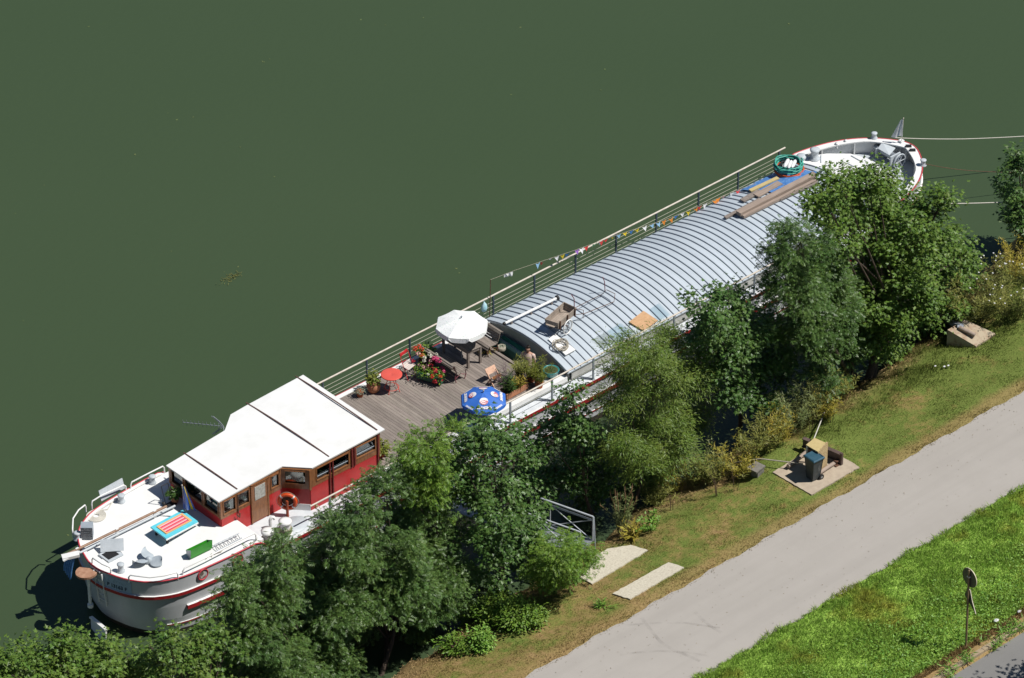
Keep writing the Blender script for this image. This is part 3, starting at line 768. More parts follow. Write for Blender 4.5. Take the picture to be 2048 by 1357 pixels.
def scrub(name, label, cat, base, h, spread, n, m, tmpl=T_LANCE, ln=0.16, per=36, group=None, up=0.5, start=0.25, r=0.008, stemmat=None, tips=None, z0=None, root=None, bend=0.25):
    own = root is None
    if own:
        root = thing(name, label, cat, (base[0], base[1], (gz(*base[:2]) if z0 is None else z0)), group)
    mb = MB(); st = stems(base, n, h, spread, r, mb, bend, z0)
    P, Nn, T = [], [], []
    for p0, p1, p2 in st:
        for k in range(per):
            t = start + (1 - start) * rng.random()
            q = p0 * (1 - t) ** 2 + p1 * (2 * t * (1 - t)) + p2 * t * t
            a = rng.random() * 6.28
            o = Vector((math.cos(a), math.sin(a), up + rng.normal() * 0.25))
            P.append(q + o * 0.02); T.append(o); Nn.append(Vector((-math.cos(a) * 0.5, -math.sin(a) * 0.5, 1)) + Vector(rng.normal(size=3)) * 0.3)
    leaf_mesh('foliage', np.array(P), np.array(Nn), ln * rng.uniform(0.6, 1.25, len(P)), tmpl, m, root, np.array(T))
    mb.build('stems', stemmat or M['stem'], root)
    if tips:
        for p0, p1, p2 in st:
            tb = MB()
            if tips[2] == 'flower': tb.ball(p2 + Vector((0, 0, 0.03)), 0.035, 4, sz=0.5)
            else: tb.tube([p1.lerp(p2, 0.6), p2, p2 + Vector((0, 0, 0.12))], [tips[1] * 0.8, tips[1], tips[1] * 0.3], 5)
            tb.build(tips[2], tips[0], root)
    return root

G_S = 'scrub bushes on the edge of the bank'
def B(px, py, z=1.2):
    p = at(px, py, z)
    for _ in range(4): p = at(px, py, gz(p.x, p.y))
    return (p.x, p.y)
scrub('scrub_bush', 'golden yellow scrub bush above the drooping mooring rope', 'bush', B(1342, 985), 1.35, 0.62, 26, M['scrubgold'], per=34, group=G_S)
scrub('scrub_bush', 'grey green scrub at the foot of the willow', 'bush', B(1405, 950), 1.25, 0.7, 26, M['scrubgrey'], per=34, group=G_S)
scrub('scrub_bush', 'bright yellow green scrub bush left of the small stone block', 'bush', B(1470, 955), 1.3, 0.75, 34, M['scrubgold'], per=34, group=G_S)
scrub('scrub_bush', 'loose yellow green scrub behind the bright yellow bush', 'bush', B(1530, 905), 1.5, 0.75, 30, M['scrub'], per=36, group=G_S)
scrub('scrub_bush', 'tall pale green scrub right of the slim maple trunk', 'bush', B(1585, 872), 1.9, 0.8, 32, M['scrubgrey'], per=42, group=G_S)
scrub('scrub_bush', 'dense olive scrub below the dark ash', 'bush', B(1650, 818), 1.35, 0.85, 30, M['scrub'], per=40, group=G_S)
scrub('scrub_bush', 'small olive scrub where the bank grass turns lush', 'bush', B(1690, 792), 1.1, 0.55, 22, M['scrub'], per=30, group=G_S)
scrub('scrub_bush', 'grey green scrub overhanging the dark water', 'bush', B(1556, 866), 1.3, 0.6, 24, M['scrubgrey'], per=36, group=G_S)
scrub('scrub_bush', 'wide yellow green willow scrub behind the concrete mooring block', 'bush', B(1945, 645), 1.9, 1.35, 60, M['scrub'], per=44, group=G_S)
scrub('scrub_bush', 'willow scrub dotted with white flowers at the right edge', 'bush', B(2025, 630), 2.0, 1.3, 60, M['scrub'], per=42, group=G_S, tips=(M['cloth'], 0.016, 'flower'))
scrub('scrub_bush', 'yellow branched scrub under the dark maple at the right edge', 'bush', B(2045, 560), 1.7, 1.1, 40, M['scrubgold'], per=36, group=G_S)
scrub('scrub_bush', 'thin grassy scrub between the big maple and the mooring block', 'bush', B(1905, 655), 1.0, 0.6, 26, M['scrubgrey'], per=28, group=G_S)
for _px, _py, _h, _m, _lb in ((1385, 972, 1.1, 'scrub', 'light yellow green reeds right of the golden scrub bush'), (1425, 968, 1.2, 'scrub', 'light reeds in front of the pair of crooked saplings'), (1503, 928, 1.35, 'scrub', 'tall pale reeds just behind the small stone block'), (1560, 890, 1.4, 'scrubgold', 'yellowish reeds left of the chipboard box on the bank edge'),
                         (1608, 850, 1.3, 'scrub', 'pale reeds behind the taut mooring rope'), (1650, 838, 1.0, 'scrubgold', 'short yellowish reeds right behind the taut mooring rope'), (1310, 1010, 0.9, 'scrub', 'short reeds below the golden scrub bush by the willow trunk')):
    scrub('reed_clump', _lb, 'reeds', B(_px, _py), _h, 0.55, 30, M[_m], per=30, ln=0.15, group='pale reeds on the edge of the bank', up=0.7, start=0.15, r=0.006)
scrub('fireweed_clump', 'tall weed clump with tan seed spikes beside the gangway handrail', 'weeds', B(1243, 1068), 1.95, 0.42, 22, M['scrubgrey'], per=44, ln=0.13, start=0.1, tips=(M['seedhead'], 0.018, 'seed_head'))
scrub('reed_tuft', 'yellow reed tuft at the top corner of the entrance slab', 'reeds', B(1262, 1078), 0.5, 0.28, 14, M['scrubgold'], per=10, ln=0.3, up=1.2)
scrub('weed_clump', 'low green weed clump in the shade below the thin saplings', 'weeds', B(1302, 1062), 0.55, 0.5, 16, M['weed'], tmpl=T_OVAL, per=18, ln=0.12)
scrub('sapling', 'thin bare sapling with a dark stem nearest the entrance slab', 'sapling', B(1345, 1020), 1.25, 0.22, 3, M['scrub'], per=16, start=0.7, r=0.014, stemmat=M['twig'])
scrub('sapling', 'pair of thin crooked saplings in the shaded grass strip', 'sapling', B(1435, 992), 1.15, 0.3, 4, M['scrub'], per=16, start=0.7, r=0.014, stemmat=M['twig'])
scrub('sapling', 'single thin sapling in front of the small stone block', 'sapling', B(1472, 982), 0.95, 0.18, 2, M['scrub'], per=14, start=0.7, r=0.013, stemmat=M['twig'])
scrub('sapling', 'thin saplings standing left of the taut mooring rope', 'sapling', B(1622, 860), 1.05, 0.2, 3, M['scrub'], per=10, start=0.8, r=0.013, stemmat=M['twig'])
scrub('sapling', 'thin sapling on the right of the taut mooring rope', 'sapling', B(1664, 845), 0.9, 0.15, 2, M['scrub'], per=10, start=0.8, r=0.012, stemmat=M['twig'])
# little garden bed by the woven fence
def bush(name, label, base, h, r, m, n=5, tmpl='oval', group=None, ls=1.0, lai=3.2, z0=None):
    z = gz(*base) if z0 is None else z0
    root = thing(name, label, 'bush', (base[0], base[1], z), group)
    bl = []
    for i in range(n):
        a = i * 2.4; q = r * 0.5 * math.sqrt((i + 0.3) / n)
        bl.append((Vector((base[0] + q * math.cos(a), base[1] + q * math.sin(a), z + h * (0.45 + 0.22 * ((i * 3) % 3) / 2))), r * 0.5))
    P, Nn, Z, T = crown_points(bl, tmpl, lai)
    leaf_mesh('foliage', P, Nn, Z * ls, KINDS[tmpl][0], m, root, T)
    mb = MB()
    for c, rr in bl: mb.tube([(base[0], base[1], z - 0.02), (c.x, c.y, c.z)], [0.015, 0.006], 5)
    mb.build('stems', M['twig'], root)
    return root
G_B = 'leafy bushes of the garden bed'
bush('garden_bush', 'light green leafy bush nearest the open grass in the garden bed', B(1045, 1252), 0.95, 0.75, M['bedleaf'], 7, group=G_B)
bush('garden_bush', 'light green leafy bush in the middle of the garden bed', B(992, 1240), 1.0, 0.8, M['bedleaf'], 7, group=G_B)
bush('garden_bush', 'darker leafy bush at the shaded back of the garden bed', B(950, 1238), 1.0, 0.6, M['weed'], 6, group=G_B)
bush('garden_bush', 'small bush growing over the right end of the woven fence', B(962, 1295), 0.7, 0.45, M['weed'], 5, group=G_B)
bush('garden_bush', 'low bright plant just behind the left end of the woven fence', B(922, 1300), 0.45, 0.42, M['bedleaf'], 5, group=G_B)
bush('garden_bush', 'dark low plant left of the woven fence', B(898, 1300), 0.35, 0.3, M['weed'], 4, group=G_B)
G_K = 'weeds growing along the kerb'
for i, (px, py, s, lb) in enumerate([(1985, 1290, 0.34, 'broad leaved weed in the gutter right of the sign pole'), (2012, 1272, 0.32, 'weed tuft in the gutter with a gap on either side'),
                                     (2034, 1262, 0.26, 'small weed in the gutter nearest the right edge'), (1895, 1350, 0.40, 'spreading weed in the gutter at the bottom edge'), (1935, 1322, 0.3, 'thin grassy weed in the gutter below the sign pole')]):
    p = at(px, py, 2.09)
    scrub('weed', lb, 'weed', (p.x, p.y), 0.28 + 0.1 * s, s, 16, M['weed'], tmpl=T_LANCE, per=9, ln=0.2, group=G_K, up=0.3, start=0.05, z0=2.085)
p = B(1200, 1212); scrub('weed', 'single rosette weed in the dry grass below the entrance slabs', 'weed', p, 0.2, 0.22, 12, M['weed'], tmpl=T_LANCE, per=8, ln=0.2, up=0.4, start=0.05)

# ---------------------------------------------------------------- grass
def blades(name, label, x0, x1, y0, y1, n, h, w, keep=None, clump=0.0):
    x = rng.uniform(x0, x1, n); y = rng.uniform(y0, y1, n)
    if clump:
        dn = vnoise(x, y, 1.3) + 0.6 * vnoise(x + 9, y, 4.1)
        k = rng.random(n) < np.clip(0.55 + 0.5 * dn, 0.15, 1); x, y = x[k], y[k]
    if keep is not None:
        k = keep(x, y); x, y = x[k], y[k]
    z = ground_h(x, y); n = len(x)
    hh = h(x, y) * rng.uniform(0.5, 1.35, n)
    a = rng.uniform(0, 6.28, n); l = rng.normal(size=(n, 2)) * 0.45
    ww = w * rng.uniform(0.6, 1.3, n)
    base = np.stack([x, y, z - 0.01], 1); side = np.stack([np.cos(a), np.sin(a), np.zeros(n)], 1) * ww[:, None]
    mid = base + np.stack([l[:, 0] * 0.35, l[:, 1] * 0.35, np.full(n, 0.6)], 1) * hh[:, None]
    tip = base + np.stack([l[:, 0], l[:, 1], np.ones(n)], 1) * hh[:, None]
    V = np.stack([base - side, base + side, mid + side * 0.7, tip, mid - side * 0.7], 1).reshape(-1, 3)
    me = bpy.data.meshes.new(name)
    me.vertices.add(n * 5); me.vertices.foreach_set('co', V.reshape(-1).astype(np.float32))
    LI = (np.arange(n)[:, None] * 5 + np.arange(5)[None, :]).reshape(-1)
    me.loops.add(n * 5); me.loops.foreach_set('vertex_index', LI.astype(np.int32))
    me.polygons.add(n); me.polygons.foreach_set('loop_start', (np.arange(n) * 5).astype(np.int32))
    me.materials.append(M['blade']); me.update(calc_edges=True)
    return tag(link(name, me), label, 'grass', kind='stuff')
def off_slabs(x, y):
    k = np.ones(len(x), bool)
    for poly in SLABS:
        ins = np.ones(len(x), bool); n = len(poly)
        for i in range(n):
            ax, ay = poly[i]; bx_, by_ = poly[(i + 1) % n]
            ins &= ((bx_ - ax) * (y - ay) - (by_ - ay) * (x - ax)) > 0
        k &= ~ins
    return k
Q_PAD = quad([(1545, 946), (1623, 991), (1719, 936), (1640, 888)], 1.62)
SLABS = [Q_PAD, Q_S1, Q_S2]
blades('bank_grass', 'short patchy green and straw coloured grass of the bank', -6, 48, -13.05, -6.0, 330000, lambda x, y: 0.042 + 0.03 * np.clip(vnoise(x, y, 0.8), 0, 1) + 0.09 * np.clip((x - 22) / 8, 0, 1) * np.clip((y + 10.8) / 1.2, 0, 1), 0.008,
       lambda x, y: off_slabs(x, y) & (ground_h(x, y) > 0.55), 1.0)
blades('edge_grass', 'green grass tufts fringing the pale towpath', -6, 48, -13.22, -12.9, 9000, lambda x, y: 0.07 + 0 * x, 0.009, off_slabs, 1.0)
blades('verge_grass', 'lush green grass of the verge beside the road', -12, 50, -21.95, -16.62, 430000, lambda x, y: 0.13 + 0.06 * vnoise(x, y, 1.1) + 0.04 * vnoise(x, y, 3.7), 0.010, lambda x, y: y < -16.80 + 0.10 * vnoise(x, y * 0, 2.3) + 0.06 * vnoise(x, y * 0, 7.1))
# broad leaved ground cover in the lower verge
n = 52000
x = rng.uniform(-12, 50, n); y = rng.uniform(-21.75, -18.2, n)
dn = vnoise(x, y, 1.1) + 0.5 * vnoise(x + 3, y + 7, 3.3) + 0.9 * (-(y + 19.6))
k = rng.random(n) < np.clip(0.35 + 0.45 * dn, 0, 1); x, y = x[k], y[k]
hgt = 0.10 + 0.14 * np.clip(vnoise(x, y, 1.6), 0, 1)
leaf_o = leaf_mesh('ground_cover', np.stack([x, y, ground_h(x, y) + hgt * rng.uniform(0.4, 1.25, len(x)) + 0.05], 1), np.array([0, 0, 1.0]) + rng.normal(size=(len(x), 3)) * 0.42,
                   0.085 * rng.uniform(0.6, 1.4, len(x)), T_OVAL, M['weed'], None)
tag(leaf_o, 'broad leaved ground cover spreading through the verge grass', 'ground cover', kind='stuff')
# fallen straw and stalks on the steep bank
n = 5000
x = rng.uniform(3, 44, n); y = shoreY(x) - rng.uniform(0.05, 1.5, n)
leaf_o = leaf_mesh('dry_stalks', np.stack([x, y, ground_h(x, y) + 0.03], 1), np.array([0, 0, 1.0]) + rng.normal(size=(n, 3)) * 0.5, 0.12 * rng.uniform(0.5, 1.4, n), T_LANCE, mat('straw', (0.40, 0.29, 0.13), 0.9, col2=(0.28, 0.19, 0.09), scale=3, island=0.25), None)
tag(leaf_o, 'dry straw and stalks lying on the steep bank above the water', 'dry grass', kind='stuff')
# grit and bits of leaf on the towpath
n = 900
x = rng.uniform(0, 45, n); y = -13.15 - 3.6 * rng.random(n) ** 2.2
leaf_o = leaf_mesh('path_litter', np.stack([x, y, np.full(n, 1.832)], 1), np.array([0, 0, 1.0]) + rng.normal(size=(n, 3)) * 0.2, rng.uniform(0.02, 0.055, n), T_OVAL, mat('grit', (0.20, 0.17, 0.12), 0.9, col2=(0.30, 0.25, 0.16), scale=2, island=0.3), None)
tag(leaf_o, 'grit and bits of dead leaf scattered over the towpath', 'litter', kind='stuff')
# specks floating on the river
n = 90
x = rng.uniform(-8, 60, n); y = rng.uniform(2, 42, n)
k = (y > 3.2); x, y = x[k], y[k]
leaf_o = leaf_mesh('floating_leaves', np.stack([x, y, np.full(len(x), 0.012)], 1), np.array([0, 0, 1.0]) + rng.normal(size=(len(x), 3)) * 0.05, rng.uniform(0.04, 0.13, len(x)), T_OVAL, mat('floating_leaf', (0.15, 0.18, 0.06), 0.7, col2=(0.08, 0.12, 0.04), scale=1.0, island=0.3), None)
tag(leaf_o, 'small pale leaves scattered over the green river', 'floating leaves', kind='stuff')
p = at(463, 555, 0.0); n = 120
xx = p.x + rng.normal(size=n) * 0.20; yy = p.y + rng.normal(size=n) * 0.10
leaf_o = leaf_mesh('floating_weed', np.stack([xx, yy, rng.uniform(0.005, 0.05, n)], 1), np.array([0, 0, 1.0]) + rng.normal(size=(n, 3)) * 0.3, 0.14 * rng.uniform(0.5, 1.3, n), T_LANCE, mat('water_weed', (0.12, 0.13, 0.035), 0.8, island=0.3), None)
tag(leaf_o, 'clump of yellowish water weed floating alone on the river', 'water weed', kind='stuff')
# ================================================================ the barge
barge = thing('barge', 'long white river barge with red cabin, wooden terrace and arched grey roof', 'barge', (0, 0, 0))
HX = [0.30, 0.33, 0.45, 0.62, 1.0, 1.5, 2.2, 3.5, 5.0, 8, 20, 30, 34, 35, 36, 37, 37.8, 38.4, 38.8, 38.95, 39.0]
HB = [0.0, 0.32, 0.72, 1.18, 1.76, 2.14, 2.41, 2.56, 2.62, 2.62, 2.62, 2.62, 2.61, 2.55, 2.40, 2.10, 1.66, 1.12, 0.58, 0.28, 0.0]
def smooth_outline():
    P = [Vector((x, b, 0)) for x, b in zip(HX, HB)]
    out = []
    n = len(P)
    for i in range(n - 1):
        p0 = P[i - 1] if i > 0 else Vector((P[1].x, -P[1].y, 0))
        p3 = P[i + 2] if i + 2 < n else Vector((P[-2].x, -P[-2].y, 0))
        L = (P[i + 1] - P[i]).length; k = max(2, min(24, int(L / 0.22)))
        for j in range(k):
            t = j / k
            if L > 1.6: q = P[i].lerp(P[i + 1], t)
            else:
                a, b, c, d = p0, P[i], P[i + 1], p3
                q = 0.5 * ((2 * b) + (c - a) * t + (2 * a - 5 * b + 4 * c - d) * t * t + (3 * b - a - 3 * c + d) * t ** 3)
            out.append((q.x, q.y))
    out.append((P[-1].x, 0.0))
    return out
OUT = smooth_outline()
OX = [p[0] for p in OUT]; OB = [p[1] for p in OUT]
def hb(x): return float(np.interp(x, OX, OB))
def ztop(x):
    if x < 5.15: return 2.45
    if x < 5.75: return 2.45 - 0.57 * (x - 5.15) / 0.6
    if x < 34.4: return 1.88
    if x < 35.2: return 1.88 + 0.5 * (x - 34.4) / 0.8
    return 2.38 + 0.02 * (x - 35.2) / 3.8
def ring(z, inset=0.0, top=False, xs=None):
    """closed outline at height z: near side from stern to bow, back along the far side"""
    e = float(np.interp(z, [-0.9, 0.0, 0.9, 1.9], [0.95, 0.42, 0.12, 0.0]))
    pts = []
    def tr(x, b):
        xs_ = x + e * (1.0 * math.exp(-max(0, x - 0.3) / 1.6)) - e * 1.1 * math.exp(-max(0, 39.0 - x) / 1.8)
        k = 1 - e * (0.22 * math.exp(-max(0, x - 0.3) / 2.5) + 0.25 * math.exp(-max(0, 39 - x) / 2.2))
        b2 = max(0.0, b * k - inset)
        if inset and x < 1.2: xs_ += inset * (1.2 - x) / 0.9
        if inset and x > 37.9: xs_ -= inset * (x - 37.9) / 1.1
        return xs_, b2
    for x, b in OUT:
        xx, bb = tr(x, b); pts.append((xx, -bb, min(ztop(x), 9) if top else min(z, ztop(x))))
    for x, b in OUT[-2:0:-1]:
        xx, bb = tr(x, b); pts.append((xx, bb, min(ztop(x), 9) if top else min(z, ztop(x))))
    return pts
hull = MB()
lv = [ring(0, top=True), ring(1.80), ring(1.3), ring(0.75), ring(0.25), ring(0.12), ring(-0.4), ring(-0.9)]
# the top ring keeps the plan of the deck level
lv[0] = [(a[0], a[1], b[2]) for a, b in zip(ring(1.9), lv[0])]
nr = len(lv[0])
for i in range(len(lv) - 1):
    hull.add(lv[i] + lv[i + 1], [(k, nr + k, nr + (k + 1) % nr, (k + 1) % nr) for k in range(nr)], 0 if i < 4 else 1, True)
hull.build('hull', [M['hull'], M['antifoul']], barge)

def outline_strip(z, h, out, x0, x1, side, m, top=None, name='strake', zf=None):
    """a rubbing strake following the hull's side between x0 and x1"""
    mb = MB(); R = ring(z); sel = [p for p in R[:len(OUT)] if x0 <= p[0] <= x1]
    a = []; n = len(sel)
    for i, p in enumerate(sel):
        d = Vector(sel[min(i + 1, n - 1)][:2] + (0,)) - Vector(sel[max(i - 1, 0)][:2] + (0,)); d.normalize()
        nrm = Vector((d.y, -d.x, 0))
        zz = z if zf is None else zf(p[0])
        q = Vector((p[0], p[1], zz))
        a.append((q - nrm * 0.03, q + nrm * out))
    vs = []
    for q, r in a:
        for v, dz in ((q, h / 2), (r, h / 2), (r, -h / 2), (q, -h / 2)): vs.append((v.x, v.y * -side, v.z + dz))
    k = 4
    def flip(f): return f if side < 0 else f[::-1]
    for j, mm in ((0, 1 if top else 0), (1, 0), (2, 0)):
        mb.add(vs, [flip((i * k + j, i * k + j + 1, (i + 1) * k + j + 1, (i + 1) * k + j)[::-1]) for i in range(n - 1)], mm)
    mb.add(vs, [flip((0, 1, 2, 3)), flip(((n - 1) * k + 3, (n - 1) * k + 2, (n - 1) * k + 1, (n - 1) * k))], 0)
    return mb.build(name, [m] + ([top] if top else []), barge)
for s in (-1, 1):  # white top faces paint the sunlit highlight along the red strakes
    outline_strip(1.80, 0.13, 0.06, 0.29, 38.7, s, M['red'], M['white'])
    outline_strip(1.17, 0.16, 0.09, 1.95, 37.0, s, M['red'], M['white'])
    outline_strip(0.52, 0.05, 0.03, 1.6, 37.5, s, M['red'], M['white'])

# rim: white capping with a red outer edge
def capping(x0, x1, w, name, zadd=0.0, both=True, redz=-0.012):
    cap = MB(); R = ring(1.9); Ri = ring(1.9, w)
    ids = [i for i in range(nr) if x0 <= R[i][0] <= x1]
    def seg(i, j):
        A, B_, C, D = R[i], R[j], Ri[j], Ri[i]
        za, zb = ztop(OUT[i][0] if i < len(OUT) else OUT[nr - i][0]) + zadd, ztop(OUT[j][0] if j < len(OUT) else OUT[nr - j][0]) + zadd
        o = 0.02
        v = [(A[0], A[1], za), (B_[0], B_[1], zb), (C[0], C[1], zb), (D[0], D[1], za), (A[0], A[1], za - 0.05), (B_[0], B_[1], zb - 0.05), (C[0], C[1], zb - 0.05), (D[0], D[1], za - 0.05)]
        cap.add(v, [(0, 1, 2, 3), (4, 7, 6, 5)], 0); cap.add(v, [(0, 4, 5, 1)], 0); cap.add(v, [(3, 2, 6, 7)], 0)
    red = []
    for i in ids:
        j = (i + 1) % nr
        if j in ids:
            seg(i, j)
    pts = [(R[i][0], R[i][1], ztop(OUT[i][0] if i < len(OUT) else OUT[nr - i][0]) + zadd + redz) for i in ids]
    # split into runs
    runs, cur = [], []
    for n_, i in enumerate(ids):
        if cur and i != ids[n_ - 1] + 1: runs.append(cur); cur = []
        cur.append(pts[n_])
    runs.append(cur)
    if len(runs) == 2 and x0 < 1: runs = [runs[1] + runs[0]]
    for r_ in runs:
        if len(r_) > 1: cap.tube(r_, 0.03, 6, 1)
    return cap.build(name, [M['white'], M['pinkred']], barge)
capping(0.0, 5.7, 0.13, 'stern_rim', 0.012)
capping(34.9, 39.2, 0.30, 'bow_rim', 0.012)

# decks
dk = MB()
Ri = [p for p in ring(1.9, 0.06)]
half = len(OUT)
def deckpoly(x0, x1, inset=0.06):
    n = [(p[0], p[1]) for p in ring(1.9, inset)[:half] if x0 <= p[0] <= x1]
    return [(x0, -max(0, hb(x0) - inset))] * (x0 > 0.5) + n + [(x1, -max(0, hb(x1) - inset))] * (x1 < 38.5) + \
           [(x1, max(0, hb(x1) - inset))] * (x1 < 38.5) + [(a, -b) for a, b in n[::-1] if b < -1e-5] + [(x0, max(0, hb(x0) - inset))] * (x0 > 0.5)
dk.prism(deckpoly(0.0, 5.42, 0.10), 2.2, 2.385, 0)
dk.build('stern_deck', M['white'], barge)
dk = MB(); dk.prism(deckpoly(5.42, 18.56, 0.03), 1.70, 1.862, 0); dk.prism(deckpoly(19.40, 34.75, 0.03), 1.70, 1.862, 0); dk.box((18.98, -2.115, 1.781), (0.84, 0.95, 0.162)); dk.box((18.98, 1.995, 1.781), (0.84, 1.19, 0.162)); dk.build('side_deck', M['sidedeck'], barge)
dk = MB(); dk.prism(deckpoly(34.75, 38.9, 0.12), 1.60, 1.80, 0); dk.build('bow_deck', M['palegrey'], barge)
# inside of the bow bulwark
bw = MB(); A = [p for p in ring(1.9, 0.10) if p[0] > 34.9]; n = len(A)
bw.add([(p[0], p[1], 1.80) for p in A] + [(p[0], p[1], 2.36) for p in A], [(i, n + i, n + i + 1, i + 1) for i in range(n - 1)], 0, True)
for i in range(3, n - 3, 6):
    p = Vector((A[i][0], A[i][1], 2.07)); q = p.lerp(Vector((36.6, 0, 2.07)), 0.09)
    bw.bar(p, q, 0.05, 0.52)
bw.build('bulwark', M['white'], barge)
# raised fore hatch
fh = MB(); fh.prism([(34.85, -2.22), (35.5, -2.2), (36.3, -1.8), (36.95, -1.2), (37.2, -0.5), (37.2, 0.5), (36.95, 1.2), (36.3, 1.8), (35.5, 2.2), (34.85, 2.22)], 1.81, 2.30)
fh.build('fore_hatch', M['white'], barge)
for a, b in (((1702, 312), (1720, 322)), ((1655, 332), (1664, 327)), ((1695, 327), (1708, 334)), ((1642, 311), (1642, 326))):
    p, q = at(*a, 2.31), at(*b, 2.31); hl = MB(); hl.bar((p.x, p.y, 2.31), (q.x, q.y, 2.31), 0.03, 0.03); hl.build('hatch_strap', M['greysteel'], barge)

# bollards: parts fixed to the decks
def bollard(x, y, z, r=0.11, h=0.34, rope=False, double=False):
    b = MB()
    b.lathe([(r * 1.35, 0), (r * 1.35, 0.03), (r * 0.92, 0.06), (r * 0.88, h * 0.72), (r * 1.15, h * 0.86), (r * 1.2, h), (r * 0.6, h * 1.05), (0, h * 1.06)], (x, y, z), 16)
    o = b.build('bollard', M['palegrey'] if not rope else M['white'], barge)
    if rope:
        t = MB()
        for k in range(4): t.lathe([(r * 0.95, 0.05 + k * 0.045), (r * 1.22, 0.07 + k * 0.045), (r * 0.95, 0.095 + k * 0.045)], (x, y, z), 16)
        t.build('rope_turns', M['rope'], o)
    return o
for px, py, z in ((155, 1079, 2.39), (243, 1004, 2.39), (305, 966, 2.39)):
    p = at(px, py, z); bollard(p.x, p.y, z, 0.105, 0.28)
p = at(242, 1143, 2.39); bollard(p.x, p.y, 2.39, 0.105, 0.30)
for px, py in ((536, 1086), (571, 1066)):
    p = at(px, py, 1.86); bollard(p.x, p.y, 1.86, 0.19, 0.50, True)
for px, py, z, r, h in ((1629, 318, 2.31, 0.16, 0.42), (1602, 338, 1.87, 0.16, 0.58), (1748, 277, 2.40, 0.10, 0.24), (1846, 331, 2.40, 0.10, 0.24)):
    p = at(px, py, z); bollard(p.x, p.y, z, r, h)
# little fairleads on the bow rim
for px, py in ((1673, 296), (1691, 290)):
    p = at(px, py, 2.25); b = MB(); b.lathe([(0.06, 0), (0.05, 0.16), (0.07, 0.2), (0, 0.22)], (p.x, p.y, 2.25), 10); b.build('cleat', M['white'], barge)
b = MB()
for px, py in ((1817, 294), (1825, 302)):
    p = at(px, py, 2.41); b.box((p.x, p.y, 2.44), (0.22, 0.13, 0.07), rad(-40))
b.build('fairlead', M['black'], barge)
b = MB(); p = at(1801, 312, 1.8); b.bar((p.x, p.y, 1.8), (p.x, p.y, 2.5), 0.16, 0.16); b.build('stem_post', M['white'], barge)

# ---------------------------------------------------------------- rails along the sides
def railing(y, xs, x0, x1, wires, topm, postm, brace=0):
    r = MB(); r.tube([(x0, y, 2.8), (x1, y, 2.8)], 0.032, 8)
    o = r.build('handrail', topm, barge)
    w = MB()
    for z in wires: w.tube([(max(x0, xs[0]), y, z), (min(x1, xs[-1]), y, z)], 0.0105, 5)
    w.build('rail_wires', M['wire'], o)
    for x in xs:
        p = MB(); p.box((x, y, 2.315), (0.055, 0.055, 0.95)); p.box((x, y, 1.875), (0.12, 0.1, 0.02))
        if brace: p.bar((x, y, 1.90), (x - 0.25, y + brace * 0.42, 1.90), 0.03, 0.03)
        p.build('post', postm, o)
    return o
railing(2.60, [12.26, 14.26, 16.24, 18.2, 20.18, 22.16, 24.17, 26.18, 28.2, 30.35, 32.4, 34.55], 11.6, 34.85, (2.02, 2.19, 2.36, 2.53), M['oldrail'], M['steelblue'])
railing(-2.62, [8.2, 10.25, 12.3, 14.3, 16.3, 18.25, 20.2, 22.15, 24.1, 26.1, 28.1, 30.1, 32.1], 7.35, 33.0, (2.33,), M['oldrail'], M['greysteel'], 1)

# ---------------------------------------------------------------- arched hold roof
def arch(y): return 2.30 + 0.43 * (1 - (y / 2.2) ** 2)
AX0, AX1 = 19.38, 35.0
ys = [-2.2 + 4.4 * i / 28 for i in range(29)]
ar = MB(); vs = []
for x in (AX0, AX1):
    for y in ys: vs.append((x, y, arch(y)))
n = len(ys)
ar.add(vs, [(j, n + j, n + j + 1, j + 1) for j in range(n - 1)], 0, True)
vs2 = [(x, y, z - 0.04) for x, y, z in vs]
ar.add(vs2, [(j + 1, n + j + 1, n + j, j) for j in range(n - 1)], 0, True)
ar.add(vs + vs2, [(j, j + 1, 2 * n + j + 1, 2 * n + j) for j in range(n - 1)], 0)
for s in (0, n - 1):
    f = (s, 2 * n + s, 3 * n + s, n + s)
    ar.add(vs + vs2, [f if s else f[::-1]], 0)
hold_roof = ar.build('hold_roof', M['roof'], barge)
sm = MB(); x = AX0 + 0.02
k = 0
while x < AX1:
    pts = [(x + 0.012 * math.sin(k * 2.3), y, arch(y)) for y in ys]
    a = MB(); vs = []
    for p in pts:
        vs += [(p[0] - 0.017, p[1], p[2] - 0.005), (p[0] - 0.012, p[1], p[2] + 0.04), (p[0] + 0.012, p[1], p[2] + 0.04), (p[0] + 0.017, p[1], p[2] - 0.005)]
    sm.add(vs, [(4 * i + j, 4 * i + j + 1, 4 * i + j + 5, 4 * i + j + 4) for i in range(n - 1) for j in range(3)][::1])
    x += 0.3045; k += 1
sm.build('roof_seams', M['seam'], hold_roof)
hs = MB()
hs.box(((AX0 + AX1) / 2 + 0.1, -2.12, 2.075), (AX1 - AX0 - 0.3, 0.05, 0.44)); hs.box(((AX0 + AX1) / 2 + 0.1, 2.12, 2.075), (AX1 - AX0 - 0.3, 0.05, 0.44))
for xx in (AX0 + 0.22, AX1 - 0.12):
    pl = [(y, arch(y) - 0.042) for y in ys if abs(y) <= 2.13]
    vs = [(xx, y, 1.0) for y, z in pl] + [(xx, y, z) for y, z in pl]; q = len(pl)
    hs.add(vs, [(i, q + i, q + i + 1, i + 1) for i in range(q - 1)])
hs.build('hold_side', mat('hold_wall_paint', (0.50, 0.50, 0.47), 0.6, col2=(0.40, 0.40, 0.375), scale=2.5, detail=8), barge)
